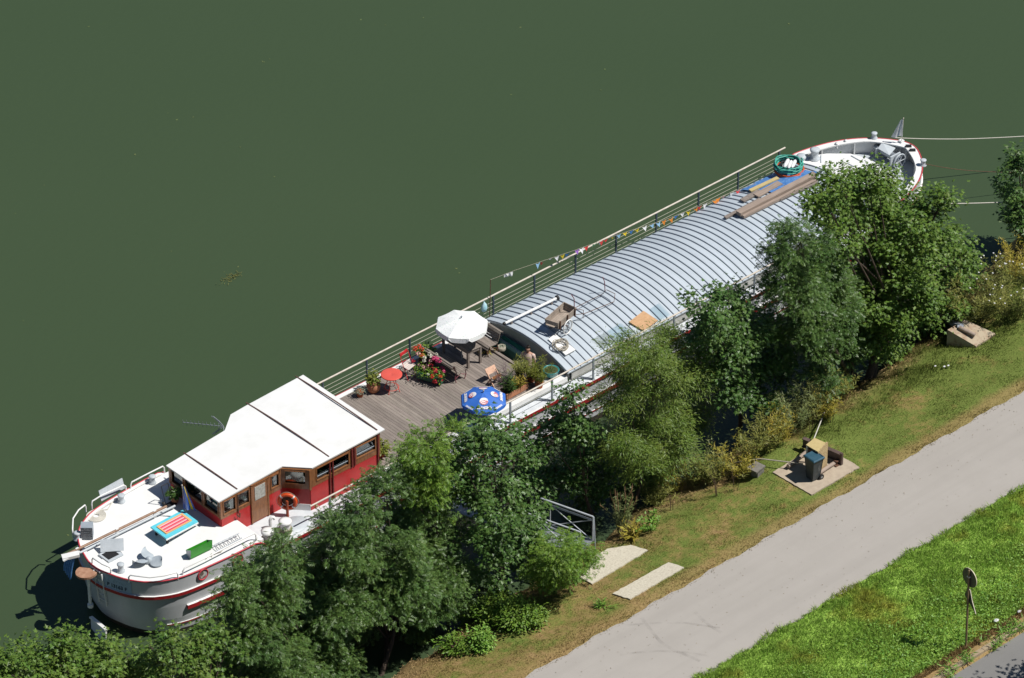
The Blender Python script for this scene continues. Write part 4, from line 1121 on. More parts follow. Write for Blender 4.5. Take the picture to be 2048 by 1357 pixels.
# translucent skylight sheets lying on the roof
def onroof(px, py, dz=0.0):
    p = at(px, py, 2.6)
    for _ in range(12): p = at(px, py, arch(max(-2.2, min(2.2, p.y))) + dz)
    return p
def skylight(pts, m):
    P = [onroof(a, b, 0.05) for a, b in pts]; s = MB(); K = 8; vs = []
    for i in range(K + 1):
        l = P[0].lerp(P[3], i / K); r = P[1].lerp(P[2], i / K)
        for q in (l, r): vs.append((q.x, q.y, arch(q.y) + 0.062))
    s.add(vs, [(2 * i, 2 * i + 1, 2 * i + 3, 2 * i + 2) for i in range(K)])
    return s.build('skylight', m, barge)
sk2 = glass_mat('milky_skylight_sheet', (0.90, 0.91, 0.88), 0.08)
skylight([(1182, 680), (1214, 664), (1236, 684), (1207, 698)], sk2)
skylight([(1214, 663), (1242, 647), (1266, 667), (1236, 683)], M['skylight'])
skylight([(1299, 619), (1318, 607), (1341, 630), (1316, 642)], M['skylight'])

# ---------------------------------------------------------------- wooden terrace
TZ = 2.10
tf = MB(); x = 11.12
while x < 18.55:
    tf.box((x + 0.058, 0.15, TZ - 0.015), (0.116, 4.06, 0.03)); x += 0.1235
terrace = tf.build('terrace_floor', M['deckwood'], barge)
tk = MB()
tk.box((15.25, -2.02, 1.985), (8.3, 0.28, 0.25)); tk.box((15.25, 2.28, 1.985), (8.3, 0.18, 0.25)); tk.box((11.06, 0.13, 1.96), (0.08, 4.02, 0.2)); tk.box((18.98, 1.78, 1.985), (0.86, 0.8, 0.2)); tk.box((18.98, -1.76, 1.985), (0.86, 0.24, 0.2))
tk.build('terrace_border', M['white'], barge)
fg = MB(); fg.box((15.2, 2.615, 1.885), (8.3, 0.04, 0.03)); fg.build('gunwale_edge', M['red'], barge)
# stairwell below the arched roof's end wall
sw = MB()
sw.box((18.98, -0.12, 1.22), (0.84, 3.0, 0.04), m=0)
sw.box((18.56, -0.12, 1.66), (0.03, 3.0, 0.86), m=1); sw.box((19.0, 1.385, 1.66), (0.84, 0.03, 0.86), m=1); sw.box((19.0, -1.635, 1.66), (0.84, 0.03, 0.86), m=1)
for i in range(3): sw.box((18.98, -1.05 - 0.2 * i, 1.34 + 0.19 * i), (0.78, 0.22, 0.04), m=0)
sw.build('stairwell', [M['darkwood'], M['teal']], barge)
ct = MB(); ct.box((18.52, -0.12, 2.13), (0.09, 3.1, 0.07)); ct.build('stairwell_coaming', M['greywood'], barge)
dr = MB()   # teal door leaf hinged open and lying across the well
def slab4(mb, pts, th, m=0):
    P = [Vector(p) for p in pts]; nn = (P[1] - P[0]).cross(P[3] - P[0]).normalized()
    if nn.z < 0: nn = -nn; P = P[::-1]
    v = [p - nn * th for p in P] + P
    mb.add(v, [(3, 2, 1, 0), (4, 5, 6, 7), (0, 1, 5, 4), (1, 2, 6, 5), (2, 3, 7, 6), (3, 0, 4, 7)], m); return mb
c4 = [onX(1007.5, 671, 19.45), onX(1051, 698, 19.45), at(1037.4, 708.5, 1.62), at(997, 680.5, 1.62)]
slab4(dr, c4, 0.03, 0)
i4 = [c4[0].lerp(c4[2], .12), c4[1].lerp(c4[3], .12), c4[2].lerp(c4[0], .30), c4[3].lerp(c4[1], .30)]
up = Vector((0, 0, 0.012)); slab4(dr, [p + up for p in i4], 0.01, 1)
j4 = [c4[0].lerp(c4[2], .2), c4[1].lerp(c4[3], .2), c4[2].lerp(c4[0], .5), c4[3].lerp(c4[1], .5)]
slab4(dr, [p + up * 2 for p in j4], 0.01, 0)
dr.build('hatch_door', [M['teal'], mat('dark_teal_frame', (0.012, 0.075, 0.065), 0.5)], barge)

# ---------------------------------------------------------------- wheelhouse
def wroof(x, y): return 3.50 + (x - 4.7) * 0.042 - 0.012 * y * y
FP = [(4.8, -1.08), (7.35, -1.08), (8.02, -1.82), (11.0, -1.85), (11.0, 2.25), (8.75, 2.25), (8.0, 2.25), (7.3, 1.6), (4.8, 1.6)]
core = MB(); cz = lambda x, y: wroof(x, y) - 0.03
cx, cy = 7.9, 0.1
ins = [(cx + (a - cx) * 0.90, cy + (b - cy) * 0.82) for a, b in FP]
wh = MB()
wh.prism(FP, 1.80, 1.92, 0)
wheelhouse = wh.build('wheelhouse', M['white'], barge)
ip = MB()   # dim interior seen through the panes
n = len(FP)
ip.prism([(cx + (a - cx) * 0.97, cy + (b - cy) * 0.95) for a, b in FP], 2.40, 2.44)
ip.box((7.0, 0.3, 2.62), (1.2, 1.0, 0.34)); ip.box((9.6, 0.2, 2.60), (1.4, 1.3, 0.3), 0.2); ip.box((9.9, 1.6, 2.75), (1.6, 0.4, 0.6))
ip.build('interior', M['darkwood'], wheelhouse)
red, wood, dkline = MB(), MB(), MB()
def wall(p0, p1, zb, zs, wins, name_w='window', posts=True, zt=None):
    p0, p1 = Vector((*p0, 0)), Vector((*p1, 0)); d = p1 - p0; L = d.length; d.normalize(); nn = Vector((d.y, -d.x, 0))
    R = Matrix((d, -nn, Vector((0, 0, 1)))).transposed()
    def pan(mb, u0, u1, z0, z1, th, o, m=0):
        if u1 - u0 < 0.005 or z1 - z0 < 0.005: return
        c = p0 + d * ((u0 + u1) / 2) + nn * o; c.z = (z0 + z1) / 2
        mb.box(c, (u1 - u0, th, z1 - z0), m=m, rot=R)
    topz = min(wroof(p0.x, p0.y), wroof(p1.x, p1.y)) - 0.055 if zt is None else zt
    pan(red, 0, L, zb, zs, 0.05, 0.0)
    u = 0.0
    for (a, b, z0, z1) in wins:
        pan(wood, u, a, zs, topz, 0.06, 0.003)
        pan(wood, a, b, zs, z0, 0.06, 0.003); pan(wood, a, b, z1, topz, 0.06, 0.003)
        w = MB(); pan(w, a, b, z0, z1, 0.006, -0.012); w.build(name_w, M['glass'], wheelhouse)
        f = MB()
        for (q, r_, s, t) in ((a, b, z0 - 0.03, z0 + 0.012), (a, b, z1 - 0.012, z1 + 0.02), (a - 0.02, a + 0.014, z0 - 0.03, z1 + 0.02), (b - 0.014, b + 0.02, z0 - 0.03, z1 + 0.02)): pan(f, q, r_, s, t, 0.03, 0.036)
        f.build('window_frame', M['varnish'], wheelhouse)
        u = b
    pan(wood, u, L, zs, topz, 0.06, 0.003)
    # filler up to the sloping roof
    pan(wood, 0, L, topz, topz + 0.0, 0.05, 0)
    if abs(wroof(p0.x, p0.y) - wroof(p1.x, p1.y)) > 0.01:
        a3 = p0 + nn * 0.02; b3 = p1 + nn * 0.02
        v = [(a3.x, a3.y, topz), (b3.x, b3.y, topz), (b3.x, b3.y, wroof(p1.x, p1.y) - 0.05), (a3.x, a3.y, wroof(p0.x, p0.y) - 0.05)]
        wood.add(v, [(0, 1, 2, 3)], 0)
    return pan
pan = wall(FP[8], FP[0], 1.85, 2.72, [(0.10, 0.72, 2.84, 3.36), (0.82, 1.74, 2.84, 3.37), (1.84, 2.58, 2.82, 3.37)])
pan = wall(FP[0], FP[1], 1.85, 2.70, [(0.09, 0.60, 2.84, 3.38), (0.66, 1.18, 2.84, 3.38), (2.12, 2.46, 2.90, 3.40)])
# cabin door
do = MB(); pan(do, 1.30, 1.94, 1.93, 3.44, 0.06, 0.03); door = do.build('door', M['varnish'], wheelhouse)
df = MB()
for q in ((1.24, 1.30, 1.9, 3.47), (1.94, 2.0, 1.9, 3.47), (1.24, 2.0, 3.44, 3.48)): pan(df, *q, 0.09, 0.03)
df.build('door_frame', M['varnish'], wheelhouse)
dn = MB(); pan(dn, 1.40, 1.84, 2.80, 3.34, 0.012, 0.068); dn.build('door_notice', mat('faded_notice', (0.50, 0.50, 0.46), 0.6, col2=(0.34, 0.34, 0.30), scale=16, detail=5, lo=0.42, hi=0.6), wheelhouse)
pan = wall(FP[1], FP[2], 2.12, 2.75, [(0.16, 0.86, 2.96, 3.46)])
lb = MB(); pan(lb, 0.0, 1.0, 1.85, 2.12, 0.05, 0.012); lb.build('base_panel', M['white'], wheelhouse)
pan = wall(FP[2], FP[3], 1.86, 2.80, [(0.26, 1.66, 2.98, 3.47), (1.98, 2.82, 3.04, 3.50)])
# bars inside the wide windows, gutters and drain pipes
gb = MB(); pan(gb, 0.30, 1.62, 3.12, 3.145, 0.02, 0.02); pan(gb, 1.98, 2.78, 3.18, 3.205, 0.02, 0.02); pan(gb, 2.2, 2.22, 3.06, 3.54, 0.02, -0.1); gb.build('window_bar', M['greysteel'], wheelhouse)
ps = MB(); pan(ps, 0.80, 0.845, 1.9, 3.48, 0.045, 0.05); pan(ps, 0.93, 0.975, 1.9, 3.48, 0.045, 0.05); pan(ps, 1.76, 1.83, 2.82, 3.56, 0.05, 0.05); pan(ps, 1.88, 1.94, 2.82, 3.56, 0.05, 0.05); pan(ps, 2.9, 2.95, 1.9, 3.6, 0.05, 0.05)
ps.build('drain_pipe', mat('dark_red_pipe', (0.15, 0.02, 0.015), 0.5), wheelhouse)
wall(FP[3], FP[4], 1.86, 2.80, [(0.5, 1.8, 3.0, 3.5), (2.2, 3.5, 3.0, 3.5)])
wall(FP[4], FP[6], 1.86, 2.80, [(0.4, 1.3, 3.0, 3.5), (1.6, 2.6, 3.0, 3.46)])
wall(FP[6], FP[7], 1.86, 2.75, [])
wall(FP[7], FP[8], 1.86, 2.70, [(0.5, 1.1, 2.86, 3.32), (1.5, 2.1, 2.86, 3.32)])
for a, b in (FP[0], FP[1], FP[2], FP[3], FP[8]): wood.box((a, b, (2.72 + wroof(a, b) - 0.06) / 2), (0.09, 0.09, wroof(a, b) - 0.06 - 2.72))
red.build('red_panel', M['redbright'], wheelhouse); wood.build('wood_panel', M['varnish'], wheelhouse)
RP = [(4.68, 1.66), (4.70, -1.12), (7.42, -1.12), (8.10, -1.86), (11.22, -1.95), (11.22, 2.36), (8.72, 2.38), (8.02, 2.36), (7.30, 1.78), (6.0, 1.72)]
rf = MB(); rf.prism(RP, lambda x, y: wroof(x, y) - 0.045, wroof, 0, 1)
cabin_roof = rf.build('cabin_roof', [M['white'], mat('roof_edge', (0.62, 0.60, 0.57), 0.6)], wheelhouse)
M['sealant'] = mat('brown_sealant', (0.10, 0.05, 0.04), 0.7)
def rseam(a, b):
    seam = MB()
    p, q = at(*a, wroof(5, 0)), at(*b, wroof(5, 0))
    for _ in range(4): p, q = at(*a, wroof(p.x, p.y)), at(*b, wroof(q.x, q.y))
    K = 8; pts = [p.lerp(q, i / K) for i in range(K + 1)]
    for i in range(K):
        s, e = pts[i], pts[i + 1]
        seam.bar((s.x, s.y, wroof(s.x, s.y) + 0.006), (e.x, e.y, wroof(e.x, e.y) + 0.006), 0.042, 0.022)
    seam.build('roof_seam', M['sealant'], wheelhouse)
rseam((367, 906), (474.5, 979)); rseam((492, 806), (658, 914)); rseam((591, 753), (754.5, 861))
# two round white plates standing inside the near windows, wipers outside
for px, py in ((456, 1009), (487, 993)):
    p = onY(px, py, -1.0); d = MB(); d.lathe([(0.0, -0.012), (0.06, -0.014), (0.135, -0.005), (0.135, 0.008), (0.05, 0.012), (0, 0.012)], (0, 0, 0), 20)
    o = d.build('round_plate', M['palegrey'], None)
    o.data.transform(Matrix.Rotation(rad(55), 4, 'X')); o.data.transform(Matrix.Translation(p)); o.parent = wheelhouse
lp = MB()
p = onY(475, 985, -1.14); lp.tube([(p.x, -1.14, 3.42), (p.x, -1.14, 2.62)], 0.02, 6); lp.tube([(p.x - 0.1, -1.18, 2.66), (p.x, -1.2, 2.5), (p.x + 0.05, -1.16, 2.62)], 0.025, 6)
lp.build('mooring_light', M['rust'], wheelhouse)
# television antenna on the roof edge
an = thing('tv_antenna', 'long spiky television antenna at the far edge of the white cabin roof', 'antenna', at(444, 858, 3.6))
ab = MB()
A0 = onY(447, 853, 1.95); A1 = onY(366, 845, 2.35)
A1 = A0 + (A1 - A0)
A0z = at(447, 853, 3.75); A1z = at(366, 845, 3.83)
ab.tube([A0z, A1z], 0.014, 6)
ab.build('boom', M['galv'], an)
dirn = (A1z - A0z).normalized(); side = dirn.cross(Vector((0, 0, 1))).normalized()
el = MB()
for i in range(10):
    c = A0z.lerp(A1z, 0.12 + 0.098 * i)
    el.tube([c - Vector((0, 0, 0.11)), c + Vector((0, 0, 0.11))], 0.008, 5)
el.build('elements', M['galv'], an)
rfl = MB()
for s in (-1, 1):
    for k in range(2):
        rfl.tube([A0z + dirn * 0.05 * k, A0z + dirn * (0.12 + 0.05 * k) + Vector((0, 0, 0.16 * s)) + side * 0.02, A0z + dirn * (0.34 + 0.06 * k) + Vector((0, 0, 0.38 * s))], 0.014, 5)
rfl.build('reflector', M['galv'], an)
mst = MB(); mst.tube([(A0z.x, A0z.y, wroof(A0z.x, A0z.y) - 0.02), A0z], 0.02, 6); mst.build('mast', M['galv'], an)

# ---------------------------------------------------------------- stern fittings
# rudder
rh = at(143, 1131, 2.36)
rud = MB()
top = Vector((0.02, 0.02, 2.36))
rp = [(top.x + 0.42 * math.cos(t) * 0.9, top.y + 0.34 * math.sin(t)) for t in np.linspace(rad(95), rad(335), 18)]
rud.prism(rp, 2.29, 2.37, 0)
rud_o = rud.build('rudder_head', M['rudderplate'], barge)
st = MB(); st.tube([(0.05, -0.02, 2.30), (0.05, -0.02, 0.95)], 0.055, 10); st.tube([(0.05, -0.02, 1.02), (0.05, -0.02, 0.90)], 0.10, 10)
st.build('rudder_stock', M['white'], barge)
bl = MB()
ra = Vector((0.05, -0.02, onX(154, 1214, 0.05).z)); rb_ = onX(212, 1260, -0.15)
bl.add([(ra.x + 0.03, ra.y, ra.z), (rb_.x + 0.03, rb_.y, rb_.z), (rb_.x + 0.03, rb_.y, -0.7), (ra.x + 0.03, ra.y, -0.7), (ra.x - 0.03, ra.y, ra.z), (rb_.x - 0.03, rb_.y, rb_.z), (rb_.x - 0.03, rb_.y, -0.7), (ra.x - 0.03, ra.y, -0.7)],
       [(0, 1, 2, 3), (7, 6, 5, 4), (0, 4, 5, 1), (1, 5, 6, 2), (3, 7, 4, 0)])
bl.bar(ra + Vector((0, 0.03, 0.01)), rb_ + Vector((0, -0.02, 0.01)), 0.12, 0.05)
bl.build('rudder_blade', M['white'], barge)
sl = MB()
for i in range(6): sl.box((0.30 + 0.02 * i, -0.30, 2.25 - 0.22 * i), (0.02, 0.36, 0.02), rad(8))
sl.bar((0.22, -0.12, 2.40), (0.36, -0.10, 1.0), 0.03, 0.05); sl.bar((0.26, -0.48, 2.40), (0.40, -0.46, 1.0), 0.03, 0.05)
sl.box((0.52, -0.12, 2.40), (0.5, 0.5, 0.05)); sl.build('rudder_ladder', M['white'], barge)
# steering boom above the deck
sp = MB()
b0, b1 = at(333, 1013, 2.64), at(134, 1109, 2.62)
sp.tube([b0, b1], 0.045, 10)
boom = sp.build('tiller_boom', mat('boom_wood', (0.32, 0.19, 0.12), 0.5, col2=(0.22, 0.13, 0.085), scale=5), barge)
s2 = MB(); c0, c1 = at(350, 1012, 2.52), at(160, 1106, 2.50); s2.tube([c0, c1], 0.04, 8); s2.build('tiller_pipe', M['palegrey'], barge)
s3 = MB(); e0, e1 = at(158, 1108, 2.66), at(124, 1116, 2.62)
s3.bar(e0, e1, 0.24, 0.10); s3.bar(at(160, 1104, 2.7), at(126, 1122, 2.6), 0.08, 0.05)
s3.build('tiller_end', M['white'], barge)
for t in (0.12, 0.5, 0.9):
    q = b0.lerp(b1, t); s3 = MB(); s3.bar((q.x, q.y, 2.39), (q.x, q.y, q.z + 0.06), 0.05, 0.11); s3.build('tiller_bracket', M['white'], barge)
# open hatch; a thin black sheet paints the shade of its hole
h0 = at(222, 1112, 2.39)
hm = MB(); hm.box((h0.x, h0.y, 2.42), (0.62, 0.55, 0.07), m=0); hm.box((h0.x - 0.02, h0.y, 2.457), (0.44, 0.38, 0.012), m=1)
hatch = hm.build('hatch', [M['palegrey'], M['dark']], barge)
hd = MB(); slab4(hd, [(h0.x - 0.20, h0.y + 0.30, 2.47), (h0.x + 0.40, h0.y - 0.18, 2.50), (h0.x + 0.58, h0.y + 0.05, 2.80), (h0.x - 0.02, h0.y + 0.53, 2.77)], 0.03); hd.build('hatch_lid', M['palegrey'], barge)
# guard hoops round the stern
def hoop(pts, h=0.30, z=2.40, m='white', r=0.026):
    P = [at(a, b, z) for a, b in pts]
    t = [Vector((P[0].x, P[0].y, z))] + [Vector((P[0].x, P[0].y, z + h * 0.7))] + [Vector((p.x, p.y, z + h)) for p in ([P[0].lerp(P[1], 0.08)] + P[1:-1] + [P[-1].lerp(P[-2], 0.08)])] + [Vector((P[-1].x, P[-1].y, z + h * 0.7)), Vector((P[-1].x, P[-1].y, z))]
    mb = MB(); mb.tube(t, r, 7); return mb.build('guard_hoop', M[m], barge)
hoop([(185, 1130), (205, 1143), (222, 1150)], 0.30)
hoop([(258, 1165), (300, 1170), (330, 1166), (356, 1159)], 0.30)
hoop([(366, 1153), (420, 1127), (470, 1101), (512, 1080)], 0.30)
hoop([(146, 1075), (147, 1052), (158, 1035), (172, 1024)], 0.30)
hoop([(184, 1018), (205, 1005), (252, 983)], 0.30)
hoop([(262, 980), (295, 963), (329, 946)], 0.30)
# portholes
def porthole(px, py, side=-1):
    p = onY(px, py, side * 2.57); y = side * (hb(p.x) + 0.004); z = p.z
    a = MB(); K = 20
    c = [(p.x + 0.20 * math.cos(2 * math.pi * i / K), y + side * 0.012, z + 0.20 * math.sin(2 * math.pi * i / K)) for i in range(K)]
    a.tube(c, 0.026, 6, closed=True)
    o = a.build('porthole', M['pinkred'], barge)
    g = MB(); g.add([(q[0], y + side * 0.006, q[2]) for q in c], [tuple(range(K)) if side < 0 else tuple(range(K))[::-1]], 0)
    # pale and dark blotches painted on a flat disc as lit sill and recess shadow
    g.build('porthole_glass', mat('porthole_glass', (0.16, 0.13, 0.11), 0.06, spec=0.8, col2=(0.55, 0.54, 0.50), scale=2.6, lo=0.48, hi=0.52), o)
    return o
porthole(408, 1151); porthole(474, 1119)
# name board and letters, bent to the hull
def hull_pt(s, z, side=-1, out=0.0):
    """point on the hull side at arc length s from the stern post"""
    R = ring(max(z, 1.0))[:half]; acc = 0.0
    for i in range(len(R) - 1):
        a, b = Vector(R[i][:2]), Vector(R[i + 1][:2]); l = (b - a).length
        if acc + l >= s or i == len(R) - 2:
            q = a.lerp(b, (s - acc) / l if l else 0); d = (b - a).normalized(); n2 = Vector((d.y, -d.x))
            q = q + n2 * out; return Vector((q.x, q.y * -side, z))
        acc += l
def arclen(px, py, z):
    p = at(px, py, z); R = ring(z)[:half]; acc = 0; best = (9, 0)
    for i in range(len(R) - 1):
        a, b = Vector(R[i][:2]), Vector(R[i + 1][:2]); d = (a - Vector((p.x, p.y))).length
        if d < best[0]: best = (d, acc)
        acc += (b - a).length
    return best[1]
def pick(px, py):
    """arc length and height of the hull point seen at a pixel"""
    best = None
    for k in range(60):
        z = 1.5 + k * 0.018; p = at(px, py, z); x = p.x
        d = abs(-p.y - hb(x)) if 0.3 < x < 38 else 9
        if best is None or d < best[0]: best = (d, z)
    return arclen(px, py, best[1]), best[1]
def text_mesh(s, size, shear=0.0, bold=0.0):
    cu = bpy.data.curves.new('text', 'FONT'); cu.body = s; cu.size = size; cu.shear = shear; cu.offset = bold; cu.align_x = 'CENTER'; cu.align_y = 'CENTER'; cu.resolution_u = 3
    o = bpy.data.objects.new('text', cu); COL.objects.link(o)
    dg = bpy.context.evaluated_depsgraph_get(); me = bpy.data.meshes.new_from_object(o.evaluated_get(dg))
    bpy.data.objects.remove(o); bpy.data.curves.remove(cu); me.materials.clear()
    return me
s_a, z_a = pick(209, 1165); s_b, z_b = pick(260, 1180)
s0, s1 = s_a - 0.10, s_a + 0.98
nb = MB(); K = 10; vs = []
for i in range(K + 1):
    s = s0 + (s1 - s0) * i / K
    for z in (1.88, 2.36): vs.append(hull_pt(s, z, -1, 0.012))
nb.add(vs, [(2 * i, 2 * i + 2, 2 * i + 3, 2 * i + 1) for i in range(K)])
board = nb.build('name_board', mat('name_board_paint', (0.36, 0.46, 0.57), 0.5), barge)
def bend_text(txt, size, smid, z, mname, shear=0.0, bold=0.0, xs=1.0, rise=0.0):
    me = text_mesh(txt, size, shear, bold); me.name = 'lettering'
    for v in me.vertices:
        v.co = hull_pt(smid + v.co.x * xs, z + v.co.y + rise * v.co.x, -1, 0.018)
    me.materials.append(M[mname]); me.update()
    return link('lettering', me, barge)
bend_text('P 13163 F', 0.205, (s0 + s1) / 2 + 0.0, 2.02, 'letters', 0, 0.006, 0.92)
bend_text("L' Enrich", 0.22, (s0 + s1) / 2 + 0.02, 2.235, 'lettersthin', 0.45, -0.006, 1.0)
# swan neck vent beside the cabin
vn = MB(); p = at(541, 1058, 1.87)
vn.tube([(p.x, p.y, 1.86), (p.x, p.y, 2.22), (p.x + 0.05, p.y, 2.32), (p.x + 0.13, p.y - 0.02, 2.30), (p.x + 0.16, p.y - 0.03, 2.22)], 0.055, 10); vn.build('vent_pipe', M['white'], barge)
dm = MB(); p = at(585, 1052, 1.865); dm.lathe([(0.62, 0), (0.60, 0.03), (0, 0.04)], (p.x, p.y, 1.865), 24, sx=1.0, sy=0.7); dm.build('deck_plate', M['palegrey'], barge)
# windlass in the bow
wl = thing('windlass', 'grey anchor windlass standing in the well of the bow', 'windlass', at(1775, 325, 1.8))
wb = MB(); c = at(1775, 322, 1.8)
for s in (-1, 1): wb.box((c.x, c.y + 0.38 * s, 2.06), (0.52, 0.06, 0.40))
wb.box((c.x, c.y, 1.83), (0.75, 0.9, 0.06)); slab4(wb, [(c.x - 0.25, c.y - 0.30, 2.30), (c.x + 0.30, c.y - 0.1, 2.30), (c.x + 0.12, c.y + 0.42, 2.40), (c.x - 0.25, c.y + 0.30, 2.32)], 0.03); wb.build('frame', M['palegrey'], wl)
wd = MB()
wd.tube([(c.x, c.y - 0.36, 2.12), (c.x, c.y + 0.36, 2.12)], 0.15, 14); wd.tube([(c.x, c.y - 0.66, 2.12), (c.x, c.y - 0.42, 2.12)], 0.12, 12); wd.tube([(c.x, c.y + 0.42, 2.12), (c.x, c.y + 0.66, 2.12)], 0.12, 12); wd.build('drum', M['galv'], wl)
ww = MB(); K = 22; ww.tube([(c.x - 0.12 + 0.30 * math.cos(6.283 * i / K), c.y - 0.72, 2.16 + 0.30 * math.sin(6.283 * i / K)) for i in range(K)], 0.03, 6, closed=True)
for i in range(3):
    t = i * math.pi / 3; ww.tube([(c.x - 0.12 + 0.29 * math.cos(t), c.y - 0.72, 2.16 + 0.29 * math.sin(t)), (c.x - 0.12 - 0.29 * math.cos(t), c.y - 0.72, 2.16 - 0.29 * math.sin(t))], 0.015, 5)
ww.build('hand_wheel', M['palegrey'], wl)
# ================================================================ things aboard
def V3(p, z=None): return (p.x, p.y, p.z if z is None else z)
# ---- parasols
def parasol(name, label, px, py, rim_z, r, rise, base_z, nseg, cloth_mats, facemat, valance, tilt=(0, 0), scallop=True, pole_r=0.02, rot=0.0):
    c = at(px, py, rim_z)
    root = thing(name, label, 'parasol', (c.x, c.y, base_z))
    mb = MB(); apex = Vector((c.x, c.y, rim_z + rise))
    R = []
    for i in range(nseg):
        a = rot + 2 * math.pi * i / nseg
        R.append(Vector((c.x + r * math.cos(a), c.y + r * math.sin(a), rim_z)))
    K = 6
    for i in range(nseg):
        A, B_ = R[i], R[(i + 1) % nseg]; vs = []
        for k in range(K + 1):
            t = k / K
            for j in range(K + 1):
                s = j / K
                e = A.lerp(B_, s); q = apex.lerp(e, t)
                q.z += 0.10 * rise * math.sin(math.pi * t) - 0.025 * r * math.sin(math.pi * s) * t
                vs.append(q)
        mb.add(vs, [(k * (K + 1) + j, (k + 1) * (K + 1) + j, (k + 1) * (K + 1) + j + 1, k * (K + 1) + j + 1) for k in range(K) for j in range(K)], facemat[i % len(facemat)], False)
        if valance:
            E = [vs[K * (K + 1) + j] for j in range(K + 1)]; ctr = Vector((c.x, c.y, rim_z))
            low = []
            for j, e in enumerate(E):
                s = j / K; drop = valance * (1 if 0 < j < K else 0.45)
                out = (e - ctr); out.z = 0; out.normalize()
                low.append(e + Vector((0, 0, -drop)) + out * 0.03)
            v2 = E + low
            mb.add(v2, [(j, K + 1 + j, K + 2 + j, j + 1) for j in range(K)], facemat[i % len(facemat)])
    can = mb.build('canopy', cloth_mats, root)
    pl = MB(); pl.tube([(c.x, c.y, base_z), (c.x, c.y, rim_z + rise + 0.05)], pole_r, 8); pl.ball((c.x, c.y, rim_z + rise + 0.06), 0.035, 6)
    pl.build('pole', M['greysteel'], root)
    rb = MB()
    for p in R: rb.tube([apex - Vector((0, 0, 0.05)), p - Vector((0, 0, 0.015))], 0.006, 4, caps=False)
    rb.build('ribs', M['greysteel'], root)
    return root, c, R, apex, can
confetti = bpy.data.materials.new('white_parasol_cloth'); confetti.use_nodes = True
_N, _L = confetti.node_tree.nodes, confetti.node_tree.links
_b = _N['Principled BSDF']; _b.inputs['Roughness'].default_value = 0.8
_tc = _N.new('ShaderNodeTexCoord'); _v = _N.new('ShaderNodeTexVoronoi'); _v.inputs['Scale'].default_value = 17
_L.new(_tc.outputs['Object'], _v.inputs['Vector'])
_r = _N.new('ShaderNodeMapRange'); _r.inputs[1].default_value = 0.34; _r.inputs[2].default_value = 0.24; _L.new(_v.outputs['Distance'], _r.inputs[0])
_h = _N.new('ShaderNodeHueSaturation'); _h.inputs['Saturation'].default_value = 0.75; _L.new(_v.outputs['Color'], _h.inputs['Color'])
_gr = _N.new('ShaderNodeMix'); _gr.data_type = 'RGBA'; _gr.inputs[0].default_value = 0.62; _L.new(_h.outputs[0], _gr.inputs[6]); _gr.inputs[7].default_value = (0.30, 0.55, 0.42, 1)
_mx = _N.new('ShaderNodeMix'); _mx.data_type = 'RGBA'; _mx.inputs[6].default_value = (0.87, 0.88, 0.87, 1); _L.new(_gr.outputs[2], _mx.inputs[7])
_mm = _N.new('ShaderNodeMath'); _mm.operation = 'MULTIPLY'; _mm.inputs[1].default_value = 0.55; _L.new(_r.outputs[0], _mm.inputs[0]); _L.new(_mm.outputs[0], _mx.inputs[0])
_L.new(_mx.outputs[2], _b.inputs['Base Color'])
TBZ = TZ + 0.72
tp = at(923, 684, TBZ)
parasol('parasol', 'open white parasol speckled with tiny coloured dots over the wooden table', 923, 649, TBZ + 0.80, 0.93, 0.27, TZ, 8, [confetti], [0], 0.17, rot=rad(-70))
root, c, R, apex, can = parasol('parasol', 'open blue parasol printed with red and white swirls near the bank side rail', 967, 799, TZ + 0.98, 0.80, 0.30, TZ, 8, [M['blueumb']], [0], 0.10, rot=rad(-17))
pbm = MB(); pbm.lathe([(0.24, 0), (0.24, 0.06), (0.05, 0.10), (0.04, 0.25), (0, 0.25)], (c.x, c.y, TZ), 18); pbm.build('base', M['black'], root)
